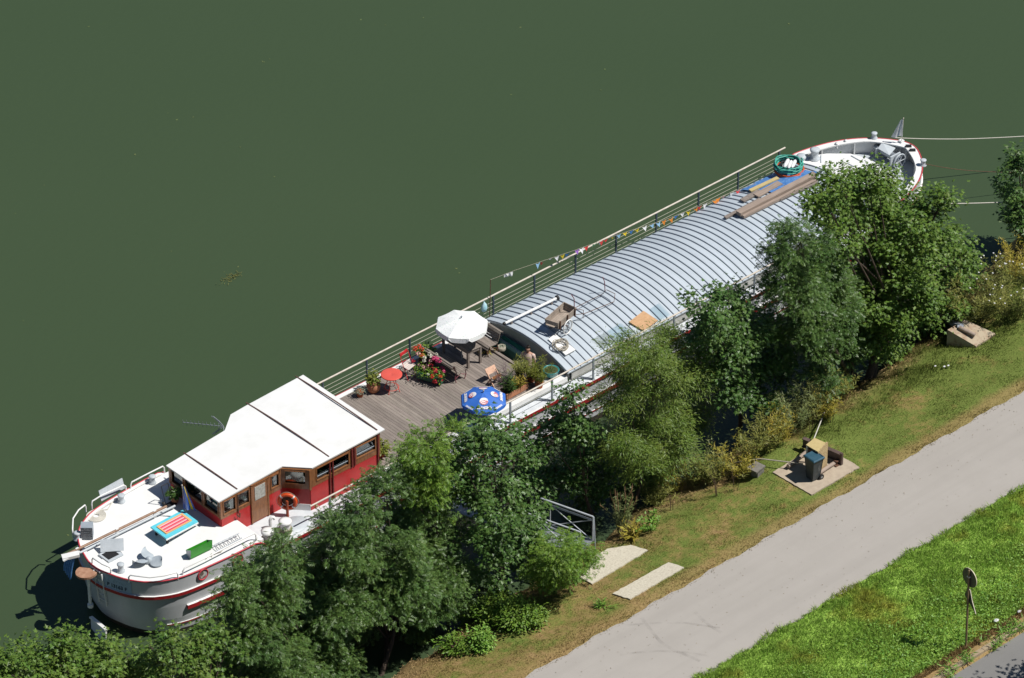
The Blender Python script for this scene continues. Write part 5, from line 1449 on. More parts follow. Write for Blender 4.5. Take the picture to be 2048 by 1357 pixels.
def parasol_print(i, swirl=True, text=True, low=False):
    """a print on panel i: frame (u across, v down the panel)"""
    A, B_ = R[i % 8], R[(i + 1) % 8]; mid = (A + B_) / 2
    down = (mid - apex).normalized(); across = (B_ - A).normalized(); nn = across.cross(down).normalized()
    if nn.z < 0: nn = -nn
    def P(u, v, o=0.022):
        # follow the bulge of the cloth
        L = (mid - apex).length; t = max(0, min(1, v / L))
        wd = (B_ - A).length * t; s = 0.5 + u / wd if wd > 0.05 else 0.5
        q = apex.lerp(A.lerp(B_, max(0, min(1, s))), t)
        q.z += 0.03 * math.sin(math.pi * t) - 0.02 * math.sin(math.pi * max(0, min(1, s))) * t
        return q + nn * o
    L = (mid - apex).length
    if swirl:
        cv = L * 0.50; rr = 0.15; sb = MB(); K = 18
        pts = [P(rr * math.cos(2 * math.pi * k / K), cv + rr * 0.95 * math.sin(2 * math.pi * k / K)) for k in range(K)]
        sb.add(pts, [tuple(range(K))], 0)
        for (r0, off, w) in ((0.118, 0.026, 0.020), (0.077, 0.0, 0.019), (0.036, -0.036, 0.016)):
            arc = [(r0 * math.cos(t), cv + off + r0 * 0.8 * math.sin(t)) for t in np.linspace(rad(-12), rad(205), 14)]
            v = []
            for k, (a_, b__) in enumerate(arc):
                f = 1 - 0.75 * k / 13
                n2 = math.hypot(a_, b__ - cv - off) or 1
                ux, uy = a_ / n2, (b__ - cv - off) / n2
                v += [P(a_ + ux * w * f, b__ + uy * w * f, 0.028), P(a_ - ux * w * f, b__ - uy * w * f, 0.028)]
            sb.add(v, [(2 * k, 2 * k + 1, 2 * k + 3, 2 * k + 2) for k in range(13)], 1)
        o = sb.build('swirl_print', [M['whitelet'], M['redlet']], can)
    if text:
        me = text_mesh('ORANGINA', 0.085 if low else 0.135, 0, 0.004 if low else 0.008); me.name = 'lettering'
        vv = L * (0.82 if swirl else 0.95); off = wloc(can)
        flip = across.cross(-down).dot(nn)
        for v in me.vertices:
            q = P(v.co.x * (1 if flip > 0 else -1) * 0.72, vv - v.co.y, 0.024); v.co = q - off
        me.materials.append(M['whitelet']); me.update(); link('lettering', me, can)
for i in range(8):
    parasol_print(i, swirl=(i % 2 == 1), text=True, low=(i % 2 == 0))

# ---- wooden table and the two curved slatted benches
t = thing('wooden_table', 'grey weathered wooden table under the white parasol', 'table', (tp.x, tp.y, TZ))
q0, q1, q2 = at(884, 671, TBZ), at(937, 704, TBZ), at(963, 693, TBZ)
q3 = q0 + (q2 - q1)
ax_l = (q1 - q0); ax_w = (q2 - q1)
tt = MB()
for i in range(6):
    a, b = (i + 0.02) / 6, (i + 0.96) / 6
    slab4(tt, [q0 + ax_w * a, q1 + ax_w * a, q1 + ax_w * b, q0 + ax_w * b], 0.03)
tt.build('tabletop', M['greywood'], t)
ap = MB()
for a, b in ((q0, q1), (q1, q2), (q2, q3), (q3, q0)):
    m_ = (q0 + q2) / 2; A = a.lerp(m_, 0.05); B_ = b.lerp(m_, 0.05); A.z = B_.z = TBZ - 0.085; ap.bar(A, B_, 0.025, 0.11)
ap.build('apron', M['greywood'], t)
for q in (q0, q1, q2, q3):
    p = q.lerp((q0 + q2) / 2, 0.07); l = MB(); l.box((p.x, p.y, (TZ + TBZ - 0.03) / 2), (0.08, 0.08, TBZ - 0.03 - TZ)); l.build('leg', M['greywood'], t)
def bench(label, a, b, seat_depth_dir, back_h=0.42, ironm='rust'):
    """a, b: ends of the seat's front edge; seat_depth_dir points towards the backrest"""
    d = (b - a); L = d.length; d.normalize(); n = Vector(seat_depth_dir).normalized()
    root = thing('park_bench', label, 'bench', ((a.x + b.x) / 2, (a.y + b.y) / 2, TZ), 'curved slatted benches at the table')
    # profile of the slats: rolled front, seat, curved back
    prof = [(-0.03, 0.36), (0.02, 0.425), (0.10, 0.44), (0.18, 0.435), (0.26, 0.425), (0.34, 0.42), (0.42, 0.45), (0.47, 0.53), (0.505, 0.62), (0.53, 0.71), (0.56, 0.79), (0.62, 0.83), (0.67, 0.80)]
    seat, back = MB(), MB()
    for i, (u, h) in enumerate(prof):
        p0 = a + n * u; p1 = b + n * u; p0.z = p1.z = TZ + h
        u2, h2 = prof[min(i + 1, len(prof) - 1)]; u1, h1 = prof[max(i - 1, 0)]
        nrm = Vector((-(h2 - h1), 0, (u2 - u1)));
        upv = (n * nrm.x + Vector((0, 0, nrm.z))).normalized()
        (seat if i < 7 else back).bar(p0, p1, 0.075, 0.022, up=upv)
    seat.build('seat', M['greywood'], root); back.build('backrest', M['greywood'], root)
    for e in (a.lerp(b, 0.04), a.lerp(b, 0.96)):
        ir = MB()
        def Q(u, h): q = e + n * u; return (q.x, q.y, TZ + h)
        ir.tube([Q(u, h - 0.03) for u, h in prof], 0.016, 6)
        ir.tube([Q(0.04, 0.40), Q(-0.02, 0.2), Q(0.05, 0.0)], 0.018, 6); ir.tube([Q(0.42, 0.42), Q(0.50, 0.22), Q(0.44, 0.0)], 0.018, 6); ir.tube([Q(0.02, 0.18), Q(0.25, 0.3), Q(0.46, 0.18)], 0.012, 6)
        ir.build('side_frame', M[ironm], root)
    return root
sa, sb_ = at(939, 672, TZ + 0.44), at(977, 696, TZ + 0.44)
fa = sa - (sb_ - sa) * 0.55
bench('curved slatted bench on the bow side of the table, back to the arched roof', fa, sb_, (1, 0.0, 0), ironm='rust')
pa, pb = at(846, 686, TZ + 0.80), at(903, 739, TZ + 0.80)
n_ = Vector((-1, 0, 0))
f0 = pa + Vector((0.60, 0.05, 0)); f1 = pb + Vector((0.60, 0.05, 0)); f0.x = f1.x = (f0.x + f1.x) / 2
bench('curved slatted bench with purple red iron sides seen from behind', f1, f0, (-1, 0, 0), ironm='pinkiron')

# ---- red round table and folding chair
c = at(783, 749, TZ + 0.68); t = thing('bistro_table', 'round coral red metal table near the far rail', 'table', (c.x, c.y, TZ))
m_ = MB(); m_.lathe([(0, 0.655), (0.35, 0.655), (0.375, 0.66), (0.375, 0.685), (0.36, 0.69), (0.03, 0.684), (0.02, 0.68), (0, 0.68)], (c.x, c.y, TZ), 32); m_.build('tabletop', M['coral'], t)
for k in range(4):
    a = k * math.pi / 2 + 0.5; l = MB()
    l.tube([(c.x + 0.12 * math.cos(a), c.y + 0.12 * math.sin(a), TZ + 0.65), (c.x + 0.16 * math.cos(a), c.y + 0.16 * math.sin(a), TZ + 0.35), (c.x + 0.30 * math.cos(a), c.y + 0.30 * math.sin(a), TZ)], 0.014, 6); l.build('leg', M['coral'], t)
m_ = MB(); m_.tube([(c.x + 0.25 * math.cos(6.283 * i / 20), c.y + 0.25 * math.sin(6.283 * i / 20), TZ + 0.14) for i in range(20)], 0.012, 6, closed=True); m_.build('ring', M['coral'], t)
c = at(816, 731, TZ + 0.45); t = thing('folding_chair', 'slender folding chair with pale slatted seat and red back rail', 'chair', (c.x, c.y, TZ))
m_ = MB()
for i in range(5): m_.box((c.x + 0.02, c.y - 0.16 + 0.085 * i, TZ + 0.45), (0.42, 0.07, 0.018), rad(12))
m_.build('seat', mat('pale_slats', (0.62, 0.55, 0.50), 0.7, island=0.1), t)  # one pale tone, slightly varied between slats
bp = at(807, 706, TZ + 0.84)
m_ = MB(); m_.box((bp.x, bp.y, TZ + 0.84), (0.40, 0.03, 0.12), rad(12)); m_.build('backrest', M['chairred'], t)
m_ = MB()
for s in (-1, 1):
    ox = 0.19 * s
    m_.tube([(bp.x + ox, bp.y, TZ + 0.88), (c.x + ox, c.y - 0.22, TZ)], 0.011, 5); m_.tube([(c.x + ox, c.y - 0.16, TZ + 0.46), (c.x + ox, c.y + 0.24, TZ)], 0.011, 5)
m_.build('frame', M['chairred'], t)

# ---- pots with plants
def potted(name, label, px, py, z, prof, pm, kind, group=None, soil_r=None, **kw):
    c = at(px, py, z); root = thing(name, label, 'plant pot', (c.x, c.y, z), group)
    m_ = MB(); m_.lathe(prof, (c.x, c.y, z), 22); m_.build('pot', pm, root)
    top = max(h for r, h in prof); rr = prof[-1][0]
    s = MB(); s.lathe([(rr * 0.95, top - 0.03), (0, top - 0.02)], (c.x, c.y, z), 16); s.build('soil', M['soil'], root)
    return root, c, z + top
def pot_leaves(root, c, z, r, h, m, n, ln, tmpl=T_OVAL, name='foliage', up=0.4):
    d = rng.normal(size=(n, 3)); d /= np.linalg.norm(d, axis=1, keepdims=True); d[:, 2] = np.abs(d[:, 2]) * 0.9
    q = rng.uniform(0.35, 1.05, n)[:, None]
    P = np.array([c.x, c.y, z]) + d * np.array([r, r, h]) * q
    return leaf_mesh(name, P, d * 0.5 + np.array([0, 0, 0.8]) + rng.normal(size=(n, 3)) * 0.3, ln * rng.uniform(0.6, 1.3, n), tmpl, m, root, d + np.array([0, 0, up]))
PROF_BIG = [(0.14, 0), (0.22, 0.10), (0.25, 0.22), (0.23, 0.34), (0.19, 0.40), (0.225, 0.43), (0.225, 0.46), (0.19, 0.46)]
r1, c, zt = potted('flower_pot', 'large rounded terracotta pot with a leafy plant beside the red table', 747, 783, TZ, PROF_BIG, M['terra'], 0)
pot_leaves(r1, c, zt - 0.02, 0.26, 0.52, M['fern'], 190, 0.11)
pot_leaves(r1, c, zt - 0.05, 0.22, 0.25, M['bedleaf'], 90, 0.12, name='leaves')
r1, c, zt = potted('flower_pot', 'small square terracotta pot with a grey succulent by the cabin', 720, 793, TZ, [(0.10, 0), (0.13, 0.2), (0.145, 0.2), (0.145, 0.25), (0.115, 0.25)], M['terra2'], 0)
pot_leaves(r1, c, zt, 0.22, 0.22, M['succ'], 150, 0.10, T_LANCE)
r1, c, zt = potted('flower_pot', 'pale shallow round pot at the foot of the bow side bench', 1003, 700, TZ, [(0.14, 0), (0.155, 0.04), (0.15, 0.15), (0.125, 0.15)], M['rope'], 0)
pot_leaves(r1, c, zt - 0.02, 0.12, 0.07, M['succ'], 70, 0.07)
r1, c, zt = potted('flower_pot', 'dark pot with a straggling yellowish plant under the end of the bench', 972, 706, TZ, [(0.08, 0), (0.11, 0.16), (0.09, 0.16)], M['black'], 0)
pot_leaves(r1, c, zt, 0.28, 0.25, M['scrubgold'], 60, 0.16, T_LANCE, up=0.1)
r1, c, zt = potted('flower_pot', 'wide teal glazed bowl of low green plants near the roof corner', 1102, 752, TZ, [(0.16, 0), (0.25, 0.10), (0.285, 0.24), (0.30, 0.26), (0.28, 0.28), (0.26, 0.25)], M['tealglaze'], 0)
pot_leaves(r1, c, zt - 0.06, 0.24, 0.07, M['spiky'], 260, 0.06)
r1, c, zt = potted('flower_pot', 'black plastic pot standing behind the yellow green plants', 1043, 736, TZ, [(0.12, 0), (0.16, 0.24), (0.13, 0.24)], M['black'], 0)
r1, c, zt = potted('flower_pot', 'pot with a bright leafy plant tucked behind the red cabin', 763, 912, TZ, [(0.11, 0), (0.15, 0.25), (0.12, 0.25)], M['terra2'], 0)
pot_leaves(r1, c, zt, 0.28, 0.50, M['fern'], 240, 0.13)
r1, c, zt = potted('flower_pot', 'shaded terracotta pot with a dark bush against the front of the cabin', 350, 1004, 2.39, [(0.11, 0), (0.16, 0.22), (0.17, 0.26), (0.13, 0.26)], M['terra'], 0)
pot_leaves(r1, c, zt, 0.24, 0.42, M['ash'], 220, 0.12)
# geraniums: one trough and two pots on a stand
G_F = 'geranium planters of the terrace'
M['petalred'] = mat('red_petals', (0.62, 0.02, 0.03), 0.6, island=0.2, transl=0.2)
M['petalorange'] = mat('orange_red_petals', (0.72, 0.09, 0.03), 0.6, island=0.2, transl=0.2)
M['petalpink'] = mat('pink_petals', (0.72, 0.07, 0.20), 0.6, island=0.2, transl=0.2)
M['petalpale'] = mat('pale_pink_petals', (0.80, 0.42, 0.42), 0.6, island=0.15, transl=0.2)
M['petalwhite'] = mat('white_petals', (0.78, 0.76, 0.62), 0.6, island=0.1, transl=0.2)
def flower_heads(root, heads):
    for px, py, z, r, mk in heads:
        c = at(px, py, z); n = 42
        d = rng.normal(size=(n, 3)); d /= np.linalg.norm(d, axis=1, keepdims=True)
        leaf_mesh('flower', np.array(c) + d * r * np.array([1, 1, 0.8]), d + np.array([0, 0, 0.4]), r * 0.75 * rng.uniform(0.7, 1.2, n), T_OVAL, M[mk], root)
c = at(868, 757, TZ); z = TZ
root = thing('flower_trough', 'long dark green trough of red and pink geraniums in front of the bench', 'planter', (c.x, c.y, z), G_F)
e0, e1 = at(836, 757, TZ), at(886, 770, TZ); dv = (e1 - e0).normalized(); nv_ = Vector((-dv.y, dv.x, 0))
m_ = MB()
for zz0, zz1, w in ((0.10, 0.34, 0.15),):
    m_.prism([tuple((e0 + nv_ * w))[:2], tuple((e0 - nv_ * w))[:2], tuple((e1 - nv_ * w))[:2], tuple((e1 + nv_ * w))[:2]], TZ + zz0, TZ + zz1)
m_.build('trough', M['potgreen'], root)
m_ = MB()
for e in (e0.lerp(e1, 0.1), e0.lerp(e1, 0.9)):
    for s in (-1, 1): m_.tube([V3(e + nv_ * 0.13 * s, TZ), V3(e + nv_ * 0.13 * s, TZ + 0.42)], 0.014, 5)
m_.build('stand', M['pinkiron'], root)
P = []; n = 420
for i in range(n): P.append(e0.lerp(e1, random.uniform(-0.08, 1.08)) + nv_ * random.gauss(0, 0.14) + Vector((0, 0, random.uniform(0.28, 0.56))))
leaf_mesh('foliage', np.array(P), np.array([0, 0, 1.0]) + rng.normal(size=(n, 3)) * 0.5, 0.10 * rng.uniform(0.6, 1.2, n), T_OVAL, M['bedleaf'], root)
H = TZ + 0.55
flower_heads(root, [(826, 722, H, 0.07, 'petalred'), (838, 731, H, 0.06, 'petalpale'), (846, 734, H, 0.06, 'petalpale'), (855, 732, H, 0.07, 'petalpale'), (849, 739, H - 0.1, 0.05, 'petalpale'), (862, 732, H, 0.08, 'petalred'), (871, 741, H, 0.09, 'petalred'), (866, 746, H - 0.1, 0.06, 'petalred'),
                    (885, 736, H, 0.07, 'petalpink'), (888, 743, H, 0.07, 'petalpink'), (880, 752, H - 0.1, 0.07, 'petalorange'), (864, 753, H - 0.1, 0.07, 'petalorange'), (870, 763, H - 0.3, 0.08, 'petalred'), (882, 760, H - 0.3, 0.06, 'petalred'), (856, 749, H - 0.1, 0.05, 'petalwhite')])
c = at(852, 733, TZ)
root = thing('flower_stand', 'raised green pot of orange, white and pink geraniums on a stand', 'planter', (c.x, c.y, TZ), G_F)
m_ = MB(); m_.lathe([(0.15, 0.42), (0.21, 0.66), (0.225, 0.68), (0.19, 0.68)], (c.x, c.y, TZ), 18); m_.build('pot', M['potgreen'], root)
m_ = MB()
for k in range(3):
    a = k * 2.09; m_.tube([(c.x + 0.15 * math.cos(a), c.y + 0.15 * math.sin(a), TZ + 0.5), (c.x + 0.22 * math.cos(a), c.y + 0.22 * math.sin(a), TZ)], 0.013, 5)
m_.build('stand', M['pinkiron'], root)
pot_leaves(root, c, TZ + 0.64, 0.36, 0.30, M['bedleaf'], 330, 0.10)
H = TZ + 0.88
flower_heads(root, [(829, 697, H, 0.09, 'petalorange'), (838, 693, H, 0.08, 'petalorange'), (844, 699, H, 0.07, 'petalorange'), (836, 707, H, 0.08, 'petalpale'), (844, 711, H - 0.05, 0.08, 'petalorange'), (849, 716, H, 0.07, 'petalwhite'), (859, 708, H, 0.07, 'petalwhite'), (848, 722, H - 0.1, 0.06, 'petalwhite'), (861, 722, H - 0.1, 0.06, 'petalpale'), (873, 708, H, 0.05, 'petalwhite'),
                    (869, 717, H, 0.10, 'petalpink'), (877, 720, H, 0.10, 'petalpink'), (862, 713, H - 0.02, 0.06, 'petalwhite')])
c = at(853, 706, TZ + 0.55)
cr = thing('green_barrel', 'dark green barrel lying behind the geranium stand', 'barrel', (c.x, c.y, TZ))
m_ = MB(); m_.tube([(c.x - 0.22, c.y + 0.1, TZ + 0.55), (c.x - 0.12, c.y + 0.05, TZ + 0.55), (c.x + 0.12, c.y - 0.05, TZ + 0.55), (c.x + 0.22, c.y - 0.1, TZ + 0.55)], [0.17, 0.19, 0.19, 0.17], 16); m_.build('drum', M['potgreen'], cr)
m_ = MB()
for s in (-1, 1): m_.bar((c.x + 0.15 * s, c.y - 0.07 * s, TZ), (c.x + 0.15 * s, c.y - 0.07 * s, TZ + 0.4), 0.05, 0.3)
m_.build('cradle', M['rust'], cr)
# long terracotta trough with grasses on the near edge
e0, e1 = at(1014, 800, TZ + 0.03), at(1056, 777, TZ + 0.03); dv = (e1 - e0).normalized(); nv_ = Vector((-dv.y, dv.x, 0))
root = thing('flower_trough', 'long orange terracotta trough with tall grasses on the near edge of the terrace', 'planter', tuple((e0 + e1) / 2), 'planters along the near edge')
m_ = MB(); w = 0.13
for s in (0, 1): m_.bar((e0 + nv_ * (2 * w * s)) + Vector((0, 0, 0.11)), (e1 + nv_ * (2 * w * s)) + Vector((0, 0, 0.11)), 0.03, 0.22)
for e in (e0, e1): m_.bar(e + Vector((0, 0, 0.11)), e + nv_ * 2 * w + Vector((0, 0, 0.11)), 0.03, 0.22)
m_.build('trough', M['terra'], root)
m_ = MB(); m_.bar(e0 + nv_ * w + Vector((0, 0, 0.16)), e1 + nv_ * w + Vector((0, 0, 0.16)), 2 * w - 0.03, 0.03); m_.build('soil', M['soil'], root)
mid = e0.lerp(e1, 0.28) + nv_ * w
scrub('x', None, None, (mid.x, mid.y), 0.62, 0.26, 18, M['spiky'], tmpl=T_LANCE, ln=0.26, per=12, up=1.6, start=0.0, z0=TZ + 0.2, root=root, r=0.004)
mid = e0.lerp(e1, 0.65) + nv_ * w
scrub('x', None, None, (mid.x, mid.y), 0.42, 0.3, 16, M['scrubgold'], tmpl=T_LANCE, ln=0.2, per=12, up=1.0, start=0.0, z0=TZ + 0.2, root=root, r=0.004)
mid = e0.lerp(e1, 0.15) + nv_ * 0.35
r2 = thing('flower_pot', 'pot of tall thin purple flower spikes beside the wooden stool', 'plant pot', (mid.x, mid.y, TZ))
m_ = MB(); m_.lathe([(0.09, 0), (0.12, 0.2), (0.10, 0.2)], (mid.x, mid.y, TZ), 14); m_.build('pot', M['terra2'], r2)
scrub('x', None, None, (mid.x, mid.y), 1.0, 0.24, 12, M['purple'], tmpl=T_LANCE, ln=0.10, per=26, up=1.4, start=0.3, z0=TZ + 0.2, root=r2, r=0.006, stemmat=M['purple'], bend=0.1)
for lb, px, py, h, sp, mk in (('pot of feathery yellow green plants spilling over the near rail', 1078, 775, 0.78, 0.42, 'fern'), ('pot of dense feathery green plants next to the teal bowl', 1062, 762, 0.72, 0.40, 'fern'), ('pot of feathery plants closest to the person', 1040, 765, 0.70, 0.30, 'scrub')):
    c = at(px, py, TZ); r2 = thing('flower_pot', lb, 'plant pot', (c.x, c.y, TZ), 'planters along the near edge')
    m_ = MB(); m_.lathe([(0.12, 0), (0.16, 0.24), (0.13, 0.24)], (c.x, c.y, TZ), 16); m_.build('pot', M['terra2'], r2)
    scrub('x', None, None, (c.x, c.y), h, sp, 34, M[mk], tmpl=T_LANCE, ln=0.10, per=46, up=0.5, start=0.1, z0=TZ + 0.22, root=r2, r=0.004)
# pale wooden stool
c = at(990, 766, TZ); root = thing('wooden_stool', 'small pale wooden stool with a hinged seat behind the blue parasol', 'stool', (c.x, c.y, TZ))
lw = mat('pale_new_wood', (0.66, 0.42, 0.30), 0.7, col2=(0.56, 0.34, 0.23), scale=5, stretch=(1, 5, 1))
m_ = MB(); slab4(m_, [(c.x - 0.22, c.y + 0.14, TZ + 0.34), (c.x + 0.22, c.y + 0.14, TZ + 0.34), (c.x + 0.24, c.y + 0.30, TZ + 0.52), (c.x - 0.20, c.y + 0.30, TZ + 0.52)], 0.025); m_.build('seat', lw, root)
for s in (-1, 1):
    m_ = MB(); m_.bar((c.x + 0.2 * s, c.y - 0.15, TZ + 0.01), (c.x + 0.2 * s, c.y + 0.2, TZ + 0.40), 0.03, 0.06); m_.bar((c.x + 0.2 * s, c.y + 0.16, TZ + 0.01), (c.x + 0.2 * s, c.y - 0.08, TZ + 0.34), 0.03, 0.05, ); m_.build('leg', lw, root)
m_ = MB(); m_.bar((c.x - 0.2, c.y - 0.10, TZ + 0.32), (c.x + 0.2, c.y - 0.10, TZ + 0.32), 0.14, 0.02); m_.build('slat', M['varnish'], root)

# ---- a person standing on the stairs below the arched roof
pc = at(1055, 733, TZ - 0.05)
def person(x, y, z0, facing):
    root = thing('person', 'person with short dark hair and pale top standing on the steps below the roof', 'person', (x, y, z0))
    f = Vector((math.cos(facing), math.sin(facing), 0)); s = Vector((-f.y, f.x, 0))
    def Q(a, b, h): return Vector((0, 0, 0)) + f * a + s * b + Vector((0, 0, h))
    verts, edges, rads = [], [], []
    def add(p, r, par=None):
        verts.append(tuple(p)); rads.append(r)
        if par is not None: edges.append((par, len(verts) - 1))
        return len(verts) - 1
    pel = add(Q(0, 0, 0.90), (0.13, 0.15))
    wst = add(Q(0, 0, 1.05), (0.115, 0.14), pel); ch = add(Q(0.01, 0, 1.25), (0.12, 0.155), wst); up_ = add(Q(0, 0, 1.36), (0.085, 0.11), ch)
    nk = add(Q(0.01, 0, 1.43), (0.052, 0.052), up_); n2 = add(Q(0.02, 0, 1.49), (0.054, 0.05), nk); hd = add(Q(0.035, 0, 1.57), (0.085, 0.072), n2); ht = add(Q(0.02, 0, 1.65), (0.07, 0.065), hd)
    add(Q(0.12, 0, 1.555), (0.012, 0.011), hd)   # nose
    for sd in (-1, 1):
        hip = add(Q(0, 0.09 * sd, 0.83), (0.088, 0.088), pel); kn = add(Q(0.03, 0.10 * sd, 0.47), (0.058, 0.058), hip); an_ = add(Q(0, 0.10 * sd, 0.09), (0.038, 0.038), kn); add(Q(0.14, 0.11 * sd, 0.04), (0.035, 0.04), an_)
        sh = add(Q(0, 0.185 * sd, 1.34), (0.055, 0.055), up_); el_ = add(Q(-0.03, 0.235 * sd, 1.07), (0.041, 0.041), sh); wr = add(Q(0.08, 0.215 * sd, 0.86), (0.027, 0.030), el_); pm_ = add(Q(0.11, 0.21 * sd, 0.78), (0.018, 0.036), wr)
        for k, (o, l) in enumerate(((-0.024, 0.070), (-0.008, 0.080), (0.008, 0.076), (0.022, 0.060))):
            k1 = add(Q(0.125 + o, 0.21 * sd, 0.74), (0.009, 0.009), pm_); k2 = add(Q(0.135 + o, 0.205 * sd, 0.74 - l * 0.55), (0.0085, 0.0085), k1); add(Q(0.13 + o, 0.195 * sd, 0.74 - l), (0.007, 0.007), k2)
        k1 = add(Q(0.15, 0.195 * sd, 0.79), (0.010, 0.010), wr); add(Q(0.17, 0.19 * sd, 0.74), (0.008, 0.008), k1)
        add(Q(0.02, 0.078 * sd, 1.56), (0.014, 0.010), hd)   # ears
    me = bpy.data.meshes.new('body'); me.from_pydata(verts, edges, []); me.materials.append(M['skin'])
    o = link('body', me, root)
    md = o.modifiers.new('skin', 'SKIN'); md.use_smooth_shade = True
    for sv, r_ in zip(me.skin_vertices[0].data, rads): sv.radius = r_
    me.skin_vertices[0].data[0].use_root = True
    sb2 = o.modifiers.new('sub', 'SUBSURF'); sb2.levels = sb2.render_levels = 2
    def W(a, b, h): q = Q(a, b, h); return (x + q.x, y + q.y, z0 + q.z)
    def ell(rows, m_, segs=18):
        vs = []; K = segs
        for (a, b, h, ra, rb) in rows:
            for k in range(K):
                t = 2 * math.pi * k / K; vs.append(W(a + ra * math.cos(t), b + rb * math.sin(t), h))
        m_.add(vs, [(i * K + k, i * K + (k + 1) % K, (i + 1) * K + (k + 1) % K, (i + 1) * K + k) for i in range(len(rows) - 1) for k in range(K)], 0, True)
        return m_
    tp_ = ell([(0, 0, 0.84, .15, .185), (0, 0, 0.95, .143, .175), (0, 0, 1.06, .132, .16), (0.01, 0, 1.22, .142, .18), (0.005, 0, 1.32, .115, .19), (0, 0, 1.385, .085, .13), (0.01, 0, 1.41, .07, .075)], MB())
    for sd in (-1, 1):
        tp_.tube([W(0, 0.15 * sd, 1.345), W(0, 0.19 * sd, 1.33), W(-0.02, 0.215 * sd, 1.2), W(-0.025, 0.226 * sd, 1.13)], [0.062, 0.070, 0.062, 0.060], 12)
    tp_.build('top', M['shirt'], root)
    tr_ = ell([(0, 0, 0.74, .125, .165), (0, 0, 0.86, .135, .168), (0, 0, 0.95, .13, .16)], MB())
    for sd in (-1, 1): tr_.tube([W(0, 0.088 * sd, 0.86), W(0.02, 0.095 * sd, 0.6), W(0.03, 0.10 * sd, 0.47), W(0.01, 0.10 * sd, 0.12)], [0.105, 0.088, 0.075, 0.062], 12)
    tr_.build('trousers', M['trousers'], root)
    hr = MB(); K = 16; vs = []
    rows = [(-0.005, 1.52, .085, .080), (-0.012, 1.58, .094, .087), (-0.002, 1.635, .092, .084), (0.008, 1.685, .072, .068), (0.012, 1.712, .035, .035)]
    ell([(a, 0, h, ra, rb) for a, h, ra, rb in rows], hr); hr.build('hair', M['hair'], root)
    fc = MB()
    for sd in (-1, 1): fc.ball(W(0.118, 0.03 * sd, 1.585), 0.010, 6)
    fc.bar(W(0.115, -0.022, 1.518), W(0.115, 0.022, 1.518), 0.012, 0.008)
    fc.build('face_features', M['hair'], root)
    return root
person(pc.x + 0.05, pc.y + 0.02, 1.20, rad(-150))

# ---- lifebuoy on its red-brown post
pc = at(577, 1036, 1.87); root = thing('lifebuoy', 'orange lifebuoy with white bands on a red brown post by the cabin', 'lifebuoy', (pc.x, pc.y, 1.865))
cc = onX(575, 1003, pc.x + 0.08)
fd = Vector((-0.74, -0.67, 0)).normalized(); sd_ = Vector((-fd.y, fd.x, 0))
m_ = MB(); K = 28
def ringpt(t, r): return cc + sd_ * (r * math.cos(t)) + Vector((0, 0, 1)) * (r * math.sin(t))
m_.tube([ringpt(2 * math.pi * i / K, 0.275) for i in range(K)], 0.068, 10, closed=True); m_.build('ring', M['lifebuoy'], root)
for q in range(4):
    t = math.pi / 4 + q * math.pi / 2; b_ = MB(); b_.tube([ringpt(t - 0.09, 0.275), ringpt(t, 0.275), ringpt(t + 0.09, 0.275)], 0.071, 10); b_.build('band', M['white'], root)
m_ = MB(); K = 40; m_.tube([ringpt(2 * math.pi * i / K, 0.365 + 0.012 * math.cos(8 * math.pi * i / K)) for i in range(K)], 0.009, 5, closed=True); m_.build('grab_line', M['rope'], root)
m_ = MB(); pf = cc + fd * 0.09; m_.bar((pf.x, pf.y, 1.865), (pf.x, pf.y, cc.z + 0.08), 0.09, 0.05); m_.build('post', M['postred'], root)
b_ = MB(); b_.lathe([(0, 0), (0.2, 0), (0.2, 0.02), (0, 0.02)], (0, 0, 0), 20); o = b_.build('backplate', M['rust'], None)
o.data.transform(fd.to_track_quat('Z', 'Y').to_matrix().to_4x4()); o.data.transform(Matrix.Translation(cc - fd * 0.05 - wloc(root))); o.parent = root

# ---- things on the stern deck
SZ = 2.388
# deckchair-like table: blue frame with striped panel
T4 = [at(301, 1054, SZ + 0.36), at(332, 1077, SZ + 0.36), at(396, 1043, SZ + 0.20), at(360, 1019, SZ + 0.20)]
cc = sum(T4, Vector()) / 4
root = thing('sun_bed', 'low cyan blue sun bed with pink striped cloth on the stern deck', 'sun bed', (cc.x, cc.y, SZ))
ux = (T4[2] - T4[1]); uy = (T4[0] - T4[1])
def TQ(a, b, dz=0): q = T4[1] + ux * a + uy * b; q.z += dz; return q
m_ = MB()
for a0, a1, b0_, b1_ in ((0, 1, 0, 0.2), (0, 1, 0.8, 1.0), (0, 0.13, 0.2, 0.8), (0.87, 1, 0.2, 0.8)):
    slab4(m_, [TQ(a0, b0_), TQ(a1, b0_), TQ(a1, b1_), TQ(a0, b1_)], 0.05)
m_.bar(TQ(0.0, -0.01, -0.07), TQ(1, -0.01, -0.07), 0.03, 0.05, 1)
m_.build('frame', [M['cyan'], M['white']], root)
m_ = MB()
for a0, a1, b0_, b1_ in ((0.10, 0.90, 0.18, 0.24), (0.10, 0.90, 0.76, 0.82), (0.10, 0.14, 0.24, 0.76), (0.84, 0.90, 0.24, 0.76)):
    slab4(m_, [TQ(a0, b0_, 0.03), TQ(a1, b0_, 0.03), TQ(a1, b1_, 0.03), TQ(a0, b1_, 0.03)], 0.03)
m_.build('wood_rim', M['orangewood'], root)
m_ = MB()
for i in range(9):
    b0_, b1_ = 0.24 + 0.52 * i / 9, 0.24 + 0.52 * (i + 1) / 9
    slab4(m_, [TQ(0.14, b0_, 0.015), TQ(0.84, b0_, 0.015), TQ(0.84, b1_, 0.015), TQ(0.14, b1_, 0.015)], 0.01, (0, 1, 2)[i % 3])
